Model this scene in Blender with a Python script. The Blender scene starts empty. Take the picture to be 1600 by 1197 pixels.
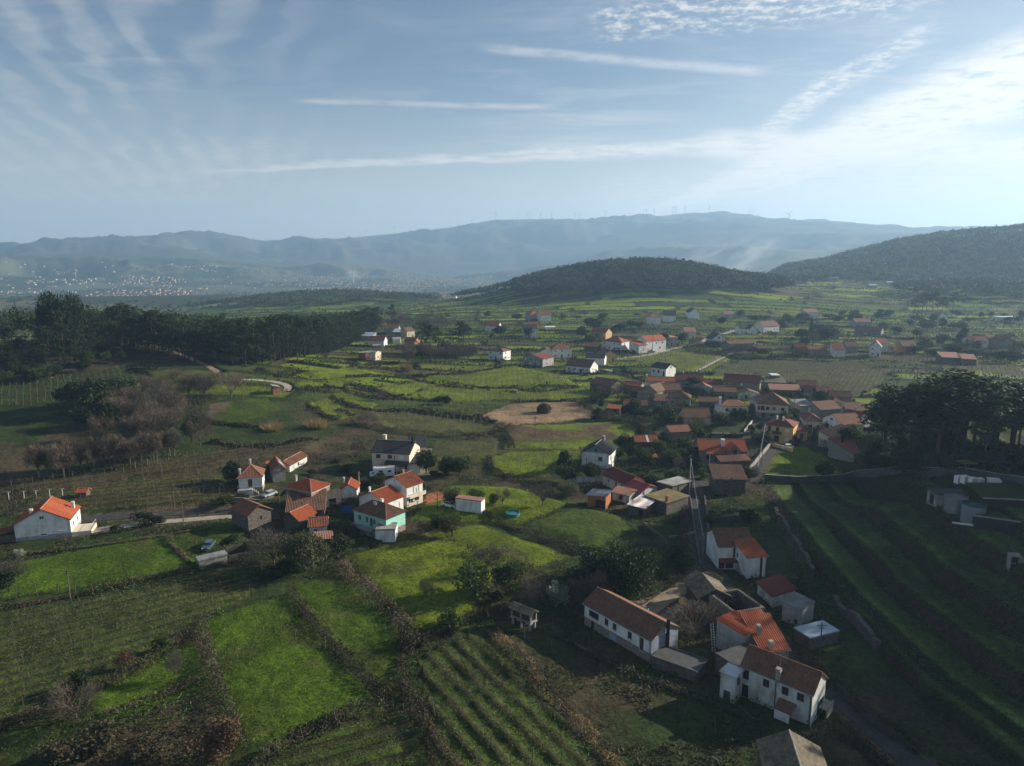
import bpy, math, random
import numpy as np
from mathutils import Vector
R = math.radians
rng = np.random.default_rng(7)
random.seed(7)
scene = bpy.context.scene
COL = scene.collection

# ------------------------------------------------------------------ camera
CAM_Z = 62.0
FPX = 1110.0                                   # focal length in pixels of a 1600 px wide frame
PITCH = math.atan((598.5 - 400.0) / FPX)
cd = bpy.data.cameras.new('camera')
cam = bpy.data.objects.new('camera', cd)
COL.objects.link(cam)
cam.location = (0, 0, CAM_Z)
cam.rotation_euler = (math.pi / 2 - PITCH, 0, 0)
cd.sensor_width = 36.0
cd.lens = 36.0 * FPX / 1600.0
cd.clip_start = 0.5
cd.clip_end = 80000
scene.camera = cam

# ------------------------------------------------------------------ light and exposure
SUN_AZ, SUN_EL = R(70), R(21)                  # azimuth measured from the view direction to the right
SKY_STRENGTH = 0.05
SUN_STRENGTH = 5.0
EXPOSURE = 0.86
scene.view_settings.view_transform = 'Standard'
scene.view_settings.look = 'None'
scene.view_settings.gamma = 1.0
scene.view_settings.use_curve_mapping = False
scene.view_settings.exposure = EXPOSURE

world = bpy.data.worlds.new('World')
scene.world = world
world.use_nodes = True


class NT:
    """small helper to write shader nodes as expressions"""
    def __init__(self, tree):
        self.t = tree
        self.n = tree.nodes
        self.l = tree.links

    def node(self, typ, **kw):
        n = self.n.new(typ)
        for k, v in kw.items():
            setattr(n, k, v)
        return n

    def put(self, sock, v):
        if v is None:
            return
        if isinstance(v, bpy.types.NodeSocket):
            self.l.new(v, sock)
        else:
            if isinstance(v, (tuple, list)) and len(v) == 3 and sock.type == 'RGBA':
                v = (*v, 1.0)
            sock.default_value = v

    def math(self, op, a, b=None, c=None, clamp=False):
        n = self.node('ShaderNodeMath', operation=op, use_clamp=clamp)
        self.put(n.inputs[0], a); self.put(n.inputs[1], b)
        if c is not None:
            self.put(n.inputs[2], c)
        return n.outputs[0]

    def vmath(self, op, a, b=None, scale=None):
        n = self.node('ShaderNodeVectorMath', operation=op)
        self.put(n.inputs[0], a)
        if b is not None:
            self.put(n.inputs[1], b)
        if scale is not None:
            self.put(n.inputs[3], scale)
        return n.outputs[1] if op in ('DOT_PRODUCT', 'LENGTH') else n.outputs[0]

    def step(self, v, a, b, lo=0.0, hi=1.0):
        n = self.node('ShaderNodeMapRange', interpolation_type='SMOOTHSTEP')
        self.put(n.inputs[0], v)
        for i, x in zip((1, 2, 3, 4), (a, b, lo, hi)):
            self.put(n.inputs[i], x)
        return n.outputs[0]

    def mix(self, f, a, b, blend='MIX'):
        n = self.node('ShaderNodeMix', data_type='RGBA', blend_type=blend)
        self.put(n.inputs[0], f); self.put(n.inputs[6], a); self.put(n.inputs[7], b)
        return n.outputs[2]

    def noise(self, vec, scale, detail=4.0, rough=0.55, dist=0.0, color=False):
        n = self.node('ShaderNodeTexNoise')
        self.put(n.inputs['Vector'], vec)
        n.inputs['Scale'].default_value = scale
        n.inputs['Detail'].default_value = detail
        n.inputs['Roughness'].default_value = rough
        n.inputs['Distortion'].default_value = dist
        return n.outputs['Color'] if color else n.outputs[0]

    def mapping(self, vec, rot=(0, 0, 0), scale=(1, 1, 1), loc=(0, 0, 0)):
        n = self.node('ShaderNodeMapping')
        self.put(n.inputs[0], vec)
        n.inputs['Rotation'].default_value = rot
        n.inputs['Scale'].default_value = scale
        n.inputs['Location'].default_value = loc
        return n.outputs[0]


def view_dir(px, py):
    """direction in the world of a sight line (used to find where real things stand)"""
    a = (px - 800.0) / FPX
    b = (598.5 - py) / FPX
    cp, sp = math.cos(PITCH), math.sin(PITCH)
    return np.array([a, cp + sp * b, -sp + cp * b])


def unit(v):
    v = np.asarray(v, float)
    return v / np.linalg.norm(v)


# sky: Nishita plus a high layer of cirrus and old contrails
N = NT(world.node_tree)
N.n.clear()
tc = N.node('ShaderNodeTexCoord')
D = N.vmath('NORMALIZE', tc.outputs['Generated'])
sky = N.node('ShaderNodeTexSky', sky_type='NISHITA')
sky.sun_disc = False
sky.sun_elevation = SUN_EL
sky.sun_rotation = SUN_AZ
sky.altitude = 300
sky.air_density = 1.0
sky.dust_density = 0.8
sky.ozone_density = 1.6
sep = N.node('ShaderNodeSeparateXYZ')
N.l.new(D, sep.inputs[0])
dz = N.math('MAXIMUM', sep.outputs[2], 0.02)
inv = N.math('DIVIDE', 1.0, N.math('ADD', dz, 0.05))
P = N.vmath('SCALE', D, scale=inv)             # layer coordinates: a flat cloud deck seen in perspective
P = N.vmath('MULTIPLY', P, (1, 1, 0))


def streak(p0, p1, width, noise_scale, wob, amp, ends=(0.0, 0.0), soft=0.4, rough=0.6, lo=0.35, hi=0.75, taper=None):
    """a band of cloud along the great circle through two directions"""
    d0, d1 = unit(view_dir(*p0)), unit(view_dir(*p1))
    n = unit(np.cross(d0, d1))
    t = unit(np.cross(n, d0))
    ang = math.acos(float(np.clip(np.dot(d0, d1), -1, 1)))
    off = N.vmath('DOT_PRODUCT', D, tuple(n))
    a1 = N.math('ARCTAN2', N.vmath('DOT_PRODUCT', D, tuple(t)), N.vmath('DOT_PRODUCT', D, tuple(d0)))
    nz = N.noise(P, noise_scale, 6, rough)
    off = N.math('ADD', off, N.math('MULTIPLY', N.math('SUBTRACT', nz, 0.5), wob))
    w = width
    if taper:
        w = N.step(a1, 0, ang, taper[0], taper[1])
        band = N.math('SUBTRACT', 1.0, N.step(N.math('DIVIDE', N.math('ABSOLUTE', off), w), soft, 1.0))
    else:
        band = N.math('SUBTRACT', 1.0, N.step(N.math('ABSOLUTE', off), width * soft, width))
    m = N.math('MULTIPLY', N.step(a1, -ends[0] - 0.02, 0.02), N.step(a1, ang + ends[1] + 0.02, ang - 0.02))
    tex = N.step(N.noise(P, noise_scale * 2.7, 7, 0.65), lo, hi)
    r = N.math('MULTIPLY', N.math('MULTIPLY', band, m), tex)
    return N.math('MULTIPLY', r, amp)


parts = []
# thin cirrus sheet, combed by the wind
Pw = N.vmath('ADD', P, N.vmath('SCALE', N.noise(P, 0.8, 3, 0.5, color=True), scale=0.5))
Pr = N.mapping(Pw, rot=(0, 0, R(28)), scale=(1.0, 2.4, 1.0))
c1 = N.noise(Pr, 1.3, 10, 0.66, 0.4)
c2 = N.noise(P, 0.35, 3, 0.5)
sheet = N.math('MULTIPLY', N.step(c1, 0.42, 0.78), N.step(c2, 0.38, 0.66))
parts.append(N.math('MULTIPLY', sheet, 0.42))
# ripples in the west (left of view)
rip = N.node('ShaderNodeTexWave', wave_type='BANDS', bands_direction='X')
N.put(rip.inputs['Vector'], N.mapping(Pw, rot=(0, 0, R(-52)), scale=(1.0, 0.30, 1)))
rip.inputs['Scale'].default_value = 2.1
rip.inputs['Distortion'].default_value = 4.5
rip.inputs['Detail'].default_value = 5.0
rip.inputs['Detail Scale'].default_value = 1.6
west = N.step(sep.outputs[0], -0.12, -0.42)
ripm = N.math('MULTIPLY', N.math('MULTIPLY', N.step(rip.outputs[1], 0.15, 1.0), west), N.step(N.noise(Pw, 1.1, 8, 0.65), 0.32, 0.72))
parts.append(N.math('MULTIPLY', ripm, 0.34))
# old contrails and bands
parts.append(streak((985, 342), (1640, 105), 0.02, 2.6, 0.034, 1.0, ends=(0.0, 0.5), soft=0.3, lo=0.22, hi=0.55, taper=(0.010, 0.062)))
parts.append(streak((430, 262), (1150, 226), 0.016, 1.6, 0.020, 0.85, ends=(0.15, 0.0), soft=0.2, lo=0.25, hi=0.6, taper=(0.006, 0.018)))
parts.append(streak((1130, 228), (1700, 236), 0.026, 1.5, 0.022, 0.9, ends=(0.05, 0.5), soft=0.25, lo=0.22, hi=0.6))
parts.append(streak((1185, 222), (1290, 132), 0.020, 5.0, 0.024, 0.85, soft=0.2, lo=0.30, hi=0.7))
parts.append(streak((1270, 150), (1450, 50), 0.018, 5.0, 0.022, 0.72, soft=0.2, lo=0.34, hi=0.7))
parts.append(streak((1395, 222), (1620, 143), 0.0045, 4.0, 0.003, 0.75, ends=(0.0, 0.4), soft=0.3, lo=0.1, hi=0.4))
parts.append(streak((1170, 305), (1330, 250), 0.0040, 4.0, 0.003, 0.55, soft=0.3, lo=0.1, hi=0.4))
parts.append(streak((760, 76), (1190, 112), 0.009, 2.0, 0.008, 0.42, soft=0.1, lo=0.2, hi=0.6))
parts.append(streak((470, 158), (860, 168), 0.0055, 2.0, 0.005, 0.4, soft=0.1, lo=0.2, hi=0.6))
parts.append(streak((930, 38), (1390, -8), 0.030, 6.0, 0.030, 0.95, ends=(0.0, 0.05), soft=0.3, lo=0.42, hi=0.72))
parts.append(streak((290, 245), (450, 232), 0.022, 6.0, 0.018, 0.26, soft=0.2, lo=0.35, hi=0.7))
parts.append(streak((960, 318), (1700, 268), 0.05, 2.2, 0.03, 0.62, ends=(0.05, 0.6), soft=0.1, lo=0.27, hi=0.68))
# milky veil towards the sun and the horizon
sh = unit((math.sin(SUN_AZ), math.cos(SUN_AZ), 0.25))
sd = N.vmath('DOT_PRODUCT', D, tuple(sh))
veil = N.math('MULTIPLY', N.step(sd, 0.30, 1.0), N.step(sep.outputs[2], 0.75, 0.05))
veil = N.math('MULTIPLY', veil, N.step(N.noise(N.mapping(P, rot=(0, 0, R(20)), scale=(0.4, 1.6, 1)), 0.9, 6, 0.6), 0.25, 0.8, 0.55, 1.0))
parts.append(N.math('MULTIPLY', veil, 0.26))
low = N.step(sep.outputs[2], 0.24, 0.0)
parts.append(N.math('MULTIPLY', low, 0.62))
keep = None
for p in parts:                                # layers cover one another
    q = N.math('SUBTRACT', 1.0, p, clamp=True)
    keep = q if keep is None else N.math('MULTIPLY', keep, q)
cloud = N.math('SUBTRACT', 1.0, keep, clamp=True)
glow = N.math('ADD', 8.4, N.math('MULTIPLY', N.step(sd, 0.0, 1.0), 3.6))
ccol = N.vmath('SCALE', (1.0, 0.97, 0.91), scale=glow)
skyc = N.mix(cloud, sky.outputs[0], ccol)
skyc = N.vmath('MULTIPLY', skyc, (1, 1, 1))
bg = N.node('ShaderNodeBackground')
N.l.new(skyc, bg.inputs[0])
bg.inputs[1].default_value = SKY_STRENGTH
out = N.node('ShaderNodeOutputWorld')
N.l.new(bg.outputs[0], out.inputs[0])

sl = bpy.data.lights.new('sun', 'SUN')
sl.energy = SUN_STRENGTH
sl.angle = R(0.5)
sl.color = (1.0, 0.90, 0.76)
sun = bpy.data.objects.new('sun', sl)
COL.objects.link(sun)
SUN_DIR = Vector((math.sin(SUN_AZ) * math.cos(SUN_EL), math.cos(SUN_AZ) * math.cos(SUN_EL), math.sin(SUN_EL)))
sun.rotation_euler = SUN_DIR.to_track_quat('Z', 'Y').to_euler()
sun.location = (0, 0, 400)

cy = scene.cycles
cy.use_denoising = True
cy.max_bounces = 6
cy.diffuse_bounces = 3
cy.glossy_bounces = 2
cy.transmission_bounces = 4
cy.transparent_max_bounces = 6
cy.volume_bounces = 2
cy.sample_clamp_indirect = 6.0

# ------------------------------------------------------------------ small tools
def tag(o, label=None, cat=None, group=None, kind=None):
    if label: o['label'] = label
    if cat: o['category'] = cat
    if group: o['group'] = group
    if kind: o['kind'] = kind
    return o


def empty(name, loc, rz=0.0):
    o = bpy.data.objects.new(name, None)
    o.empty_display_size = 0.5
    COL.objects.link(o)
    o.location = loc
    o.rotation_euler = (0, 0, rz)
    return o


class MB:
    """collects shapes and links them as ONE mesh object"""
    def __init__(self):
        self.v = []; self.f = []; self.m = []; self.uv = []

    def face(self, pts, mat=0, uv=None):
        i = len(self.v)
        self.v.extend([tuple(p) for p in pts])
        self.f.append(tuple(range(i, i + len(pts))))
        self.m.append(mat)
        self.uv.append(uv if uv else [(p[0], p[1] + p[2]) for p in pts])

    def box(self, c, s, rz=0.0, mat=0, taper=1.0):
        cx, cy_, cz = c; sx, sy, sz = s[0] / 2, s[1] / 2, s[2] / 2
        co, si = math.cos(rz), math.sin(rz)
        P = []
        for dz_ in (-sz, sz):
            k = taper if dz_ > 0 else 1.0
            for dx, dy in ((-sx, -sy), (sx, -sy), (sx, sy), (-sx, sy)):
                dx *= k; dy *= k
                P.append((cx + dx * co - dy * si, cy_ + dx * si + dy * co, cz + dz_))
        for q in ((0, 3, 2, 1), (4, 5, 6, 7), (0, 1, 5, 4), (1, 2, 6, 5), (2, 3, 7, 6), (3, 0, 4, 7)):
            self.face([P[k] for k in q], mat)

    def tube(self, pts, radii, n=6, mat=0, cap=True):
        pts = [np.asarray(p, float) for p in pts]
        rings = []
        for i, p in enumerate(pts):
            d = pts[min(i + 1, len(pts) - 1)] - pts[max(i - 1, 0)]
            d = d / (np.linalg.norm(d) + 1e-9)
            a = np.cross(d, (0, 0, 1.0) if abs(d[2]) < 0.9 else (1.0, 0, 0))
            a /= np.linalg.norm(a)
            b = np.cross(d, a)
            r = radii[i] if hasattr(radii, '__len__') else radii
            rings.append([p + r * (math.cos(2 * math.pi * k / n) * a + math.sin(2 * math.pi * k / n) * b) for k in range(n)])
        for i in range(len(rings) - 1):
            for k in range(n):
                k2 = (k + 1) % n
                self.face([rings[i][k], rings[i][k2], rings[i + 1][k2], rings[i + 1][k]], mat)
        if cap:
            self.face(rings[0], mat)
            self.face(list(reversed(rings[-1])), mat)

    def lathe(self, prof, n=20, c=(0, 0, 0), mat=0):
        for i in range(len(prof) - 1):
            (r0, z0), (r1, z1) = prof[i], prof[i + 1]
            for k in range(n):
                a0, a1 = 2 * math.pi * k / n, 2 * math.pi * (k + 1) / n
                q = [(c[0] + r0 * math.cos(a0), c[1] + r0 * math.sin(a0), c[2] + z0), (c[0] + r0 * math.cos(a1), c[1] + r0 * math.sin(a1), c[2] + z0),
                     (c[0] + r1 * math.cos(a1), c[1] + r1 * math.sin(a1), c[2] + z1), (c[0] + r1 * math.cos(a0), c[1] + r1 * math.sin(a0), c[2] + z1)]
                if r0 < 1e-6: q = q[1:]
                elif r1 < 1e-6: q = q[:3]
                self.face(q, mat)

    def mesh(self, name, mats):
        me = bpy.data.meshes.new(name)
        me.from_pydata(self.v, [], self.f)
        for m in (mats if isinstance(mats, (list, tuple)) else [mats]):
            me.materials.append(m)
        me.polygons.foreach_set('material_index', np.array(self.m, dtype=np.int32))
        u = me.uv_layers.new(name='uv')
        flat = np.array([c for f in self.uv for c in f], dtype=np.float32).ravel()
        u.data.foreach_set('uv', flat)
        me.update()
        return me

    def build(self, name, mats, parent=None, loc=None, rz=None):
        o = bpy.data.objects.new(name, self.mesh(name, mats))
        COL.objects.link(o)
        if parent: o.parent = parent
        if loc is not None: o.location = loc
        if rz is not None: o.rotation_euler = (0, 0, rz)
        return o


def np_mesh(name, verts, faces, mats, smooth=False, fmat=None):
    """verts (n,3), faces (m,3) or (m,4) as numpy -> mesh datablock"""
    me = bpy.data.meshes.new(name)
    k = faces.shape[1]
    me.vertices.add(len(verts)); me.vertices.foreach_set('co', np.ascontiguousarray(verts, dtype=np.float32).ravel())
    me.loops.add(faces.size); me.loops.foreach_set('vertex_index', np.ascontiguousarray(faces, dtype=np.int32).ravel())
    me.polygons.add(len(faces))
    me.polygons.foreach_set('loop_start', np.arange(0, faces.size, k, dtype=np.int32))
    me.polygons.foreach_set('loop_total', np.full(len(faces), k, dtype=np.int32))
    if smooth:
        me.polygons.foreach_set('use_smooth', np.ones(len(faces), dtype=bool))
    for m in (mats if isinstance(mats, (list, tuple)) else [mats]):
        me.materials.append(m)
    if fmat is not None:
        me.polygons.foreach_set('material_index', fmat.astype(np.int32))
    me.update(calc_edges=True)
    return me


def link(name, me, parent=None, loc=None, rz=None):
    o = bpy.data.objects.new(name, me)
    COL.objects.link(o)
    if parent: o.parent = parent
    if loc is not None: o.location = loc
    if rz is not None: o.rotation_euler = (0, 0, rz)
    return o


def copy_tree(root, loc, rz=0.0, scale=1.0, label=None, group=None, cat=None):
    c = root.copy(); COL.objects.link(c)
    c.location = loc; c.rotation_euler = (0, 0, rz); c.scale = (scale,) * 3 if not hasattr(scale, '__len__') else scale
    tag(c, label, cat, group)
    for ch in root.children:
        d = ch.copy(); COL.objects.link(d); d.parent = c
        for g in ch.children:
            e = g.copy(); COL.objects.link(e); e.parent = d
    return c


def smooth(a, b, x):
    t = np.clip((x - a) / (b - a), 0, 1)
    return t * t * (3 - 2 * t)


def hash2(ix, iy, seed=0):
    h = (ix.astype(np.int64) * 374761393 + iy.astype(np.int64) * 668265263 + seed * 1442695041) & 0xFFFFFFFF
    h = ((h ^ (h >> 13)) * 1274126177) & 0xFFFFFFFF
    h = h ^ (h >> 16)
    return (h & 0xFFFFFF) / float(0xFFFFFF)


def vnoise(x, y, seed=0):
    xi, yi = np.floor(x), np.floor(y)
    fx, fy = x - xi, y - yi
    fx = fx * fx * (3 - 2 * fx); fy = fy * fy * (3 - 2 * fy)
    xi = xi.astype(np.int64); yi = yi.astype(np.int64)
    a = hash2(xi, yi, seed); b = hash2(xi + 1, yi, seed); c = hash2(xi, yi + 1, seed); d = hash2(xi + 1, yi + 1, seed)
    return (a * (1 - fx) + b * fx) * (1 - fy) + (c * (1 - fx) + d * fx) * fy


def fbm(x, y, scale, oct=4, seed=0, gain=0.5):
    s = 0; amp = 1; tot = 0
    for o in range(oct):
        s = s + amp * vnoise(x / scale, y / scale, seed + o * 17)
        tot += amp; amp *= gain; scale *= 0.5
    return s / tot * 2 - 1
# ------------------------------------------------------------------ the lie of the land
PXK = FPX * 1.016


def px_of(x, y):
    az = np.clip(np.arctan2(x, np.maximum(y, 1e-3)), -1.35, 1.35)
    return 800 + PXK * np.tan(az)


def crest(profile, dist):
    """height of a crest line at a horizontal distance, from the sight lines to its points"""
    xs, zs = [], []
    for px, py in profile:
        d = view_dir(px, py)
        xs.append(px)
        zs.append(CAM_Z + dist * d[2] / math.hypot(d[0], d[1]))
    return np.array(xs), np.array(zs)


MAIN = crest([(-3000, 395), (-1200, 372), (-400, 392), (0, 387), (90, 384), (200, 377), (285, 364), (330, 369), (420, 380), (480, 377), (560, 371), (650, 362),
              (720, 354), (770, 344), (850, 343), (900, 345), (990, 340), (1035, 338), (1080, 333), (1130, 335), (1180, 343), (1230, 352), (1290, 352), (1400, 358),
              (1480, 360), (1600, 362), (2200, 345), (4500, 360)], 7600)
SPUR = crest([(-3000, 470), (640, 470), (760, 440), (860, 412), (930, 398), (1010, 388), (1090, 378), (1180, 372), (1280, 368), (1400, 372), (1600, 380), (4500, 420)], 5600)
LEFT = crest([(-3000, 410), (-400, 402), (0, 400), (90, 405), (180, 398), (270, 400), (360, 408), (450, 416), (540, 420), (620, 432), (700, 460), (4500, 470)], 5200)
WOOD = crest([(-3000, 480), (1120, 470), (1200, 438), (1230, 421), (1290, 412), (1340, 398), (1400, 383), (1470, 372), (1600, 360), (1800, 345), (2400, 350), (4500, 400)], 1800)


def ridge(x, y, prof, dist, front, back, rough, seed):
    r = np.hypot(x, y)
    z = np.interp(px_of(x, y), prof[0], prof[1])
    t = np.where(r < dist, smooth(dist - front, dist, r), 1 - 0.75 * smooth(dist, dist + back, r))
    n = 0.75 - 1.9 * np.abs(fbm(x + 0.35 * y, y, front * 0.34, 5, seed)) if rough > 20 else fbm(x, y, front * 0.42, 5, seed)
    return z, t, n * rough * np.clip(t * (1.02 - t) * 4.0, 0, 1) * (1 - 0.85 * smooth(0.7, 1.0, t))


def wall_x(y):                                  # foot of the terraced slope on the right
    return np.interp(y, [40, 60, 80, 93, 118, 143, 170, 195, 230, 300], [66, 62, 60, 57.6, 58.5, 61.6, 67, 72, 84, 110])


def base_height(x, y):
    x = np.asarray(x, float); y = np.asarray(y, float)
    r = np.hypot(x, y)
    px = px_of(x, y)
    z = -84 * smooth(560, 2300, r) * np.clip(smooth(1180, 640, px) + 0.12, 0, 1)
    z = z + 34 * smooth(720, 1500, y) * smooth(1120, 1330, px)
    z = z + fbm(x, y, 160, 3, 3) * 1.4 * smooth(120, 320, r) + fbm(x, y, 700, 3, 5) * 7 * smooth(900, 2300, r)
    # wooded hill on the left and the bank below it
    z = z + 19 * np.exp(-((x + 235) / 105) ** 2 - ((y - 345) / 115) ** 2)
    z = z + 5 * np.exp(-((x + 110) / 60) ** 2 - ((y - 330) / 90) ** 2)
    # wooded hill in the middle of the valley
    z = z + 48 * np.exp(-(np.abs(x - 190) / 178) ** 2.0 - ((y - 1030) / 170) ** 2)
    z = z + 18 * np.exp(-((x - 20) / 140) ** 2 - ((y - 1120) / 140) ** 2)
    # low wood on the valley floor and low hill on the right
    z = z + 24 * np.exp(-((x + 330) / 210) ** 2 - ((y - 1250) / 110) ** 2)
    z = z + 17 * np.exp(-((x - 640) / 190) ** 2 - ((y - 900) / 120) ** 2)
    # terraced slope on the right
    s = x - wall_x(y)
    lo_ = 146 + 42 * smooth(90, 106, x)
    fade = 1 - smooth(lo_, lo_ + 34 + 46 * smooth(90, 106, x), y)
    zs = 2.2 * smooth(0, 1.6, s) + 13.0 * smooth(2, 46, s) + 14 * smooth(60, 170, s)
    z = z + zs * fade
    for prof, dist, front, back, rough, seed in ((WOOD, 1800, 520, 800, 6, 11), (LEFT, 5200, 1700, 1100, 80, 21), (SPUR, 5600, 2200, 1100, 90, 31), (MAIN, 7600, 2800, 5000, 150, 41)):
        zz, t, n = ridge(x, y, prof, dist, front, back, rough, seed)
        z = np.maximum(z, z + (zz - z) * t + n)
    return z


_T = np.concatenate([np.arange(40, 900, 1.0), np.geomspace(900, 9050, 750)])


def hit(px, py, fn):
    d = view_dir(px, py)
    zr = CAM_Z + _T * d[2]
    below = zr < fn(_T * d[0], _T * d[1])
    i = int(np.argmax(below))
    if not below.any():
        i = len(_T) - 1
    lo, hi = _T[max(i - 1, 0)], _T[i]
    for _ in range(12):
        m = (lo + hi) / 2
        if CAM_Z + m * d[2] < fn(np.array([m * d[0]]), np.array([m * d[1]]))[0]:
            hi = m
        else:
            lo = m
    return hi * d[0], hi * d[1]


def plan(poly):
    return [hit(px, py, base_height) for px, py in poly]


# colours of the ground (albedo; vinelit has the look of sunlit rows put in)
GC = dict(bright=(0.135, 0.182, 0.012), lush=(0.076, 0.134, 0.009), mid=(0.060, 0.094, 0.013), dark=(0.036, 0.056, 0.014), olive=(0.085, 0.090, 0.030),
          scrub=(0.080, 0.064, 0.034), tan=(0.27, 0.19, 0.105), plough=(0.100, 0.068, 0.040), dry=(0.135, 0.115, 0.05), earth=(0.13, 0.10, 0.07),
          vinelit=(0.072, 0.108, 0.020), vine=(0.062, 0.092, 0.020), vinebrown=(0.085, 0.078, 0.030), yard=(0.19, 0.165, 0.13), terra=(0.34, 0.14, 0.07))

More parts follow.
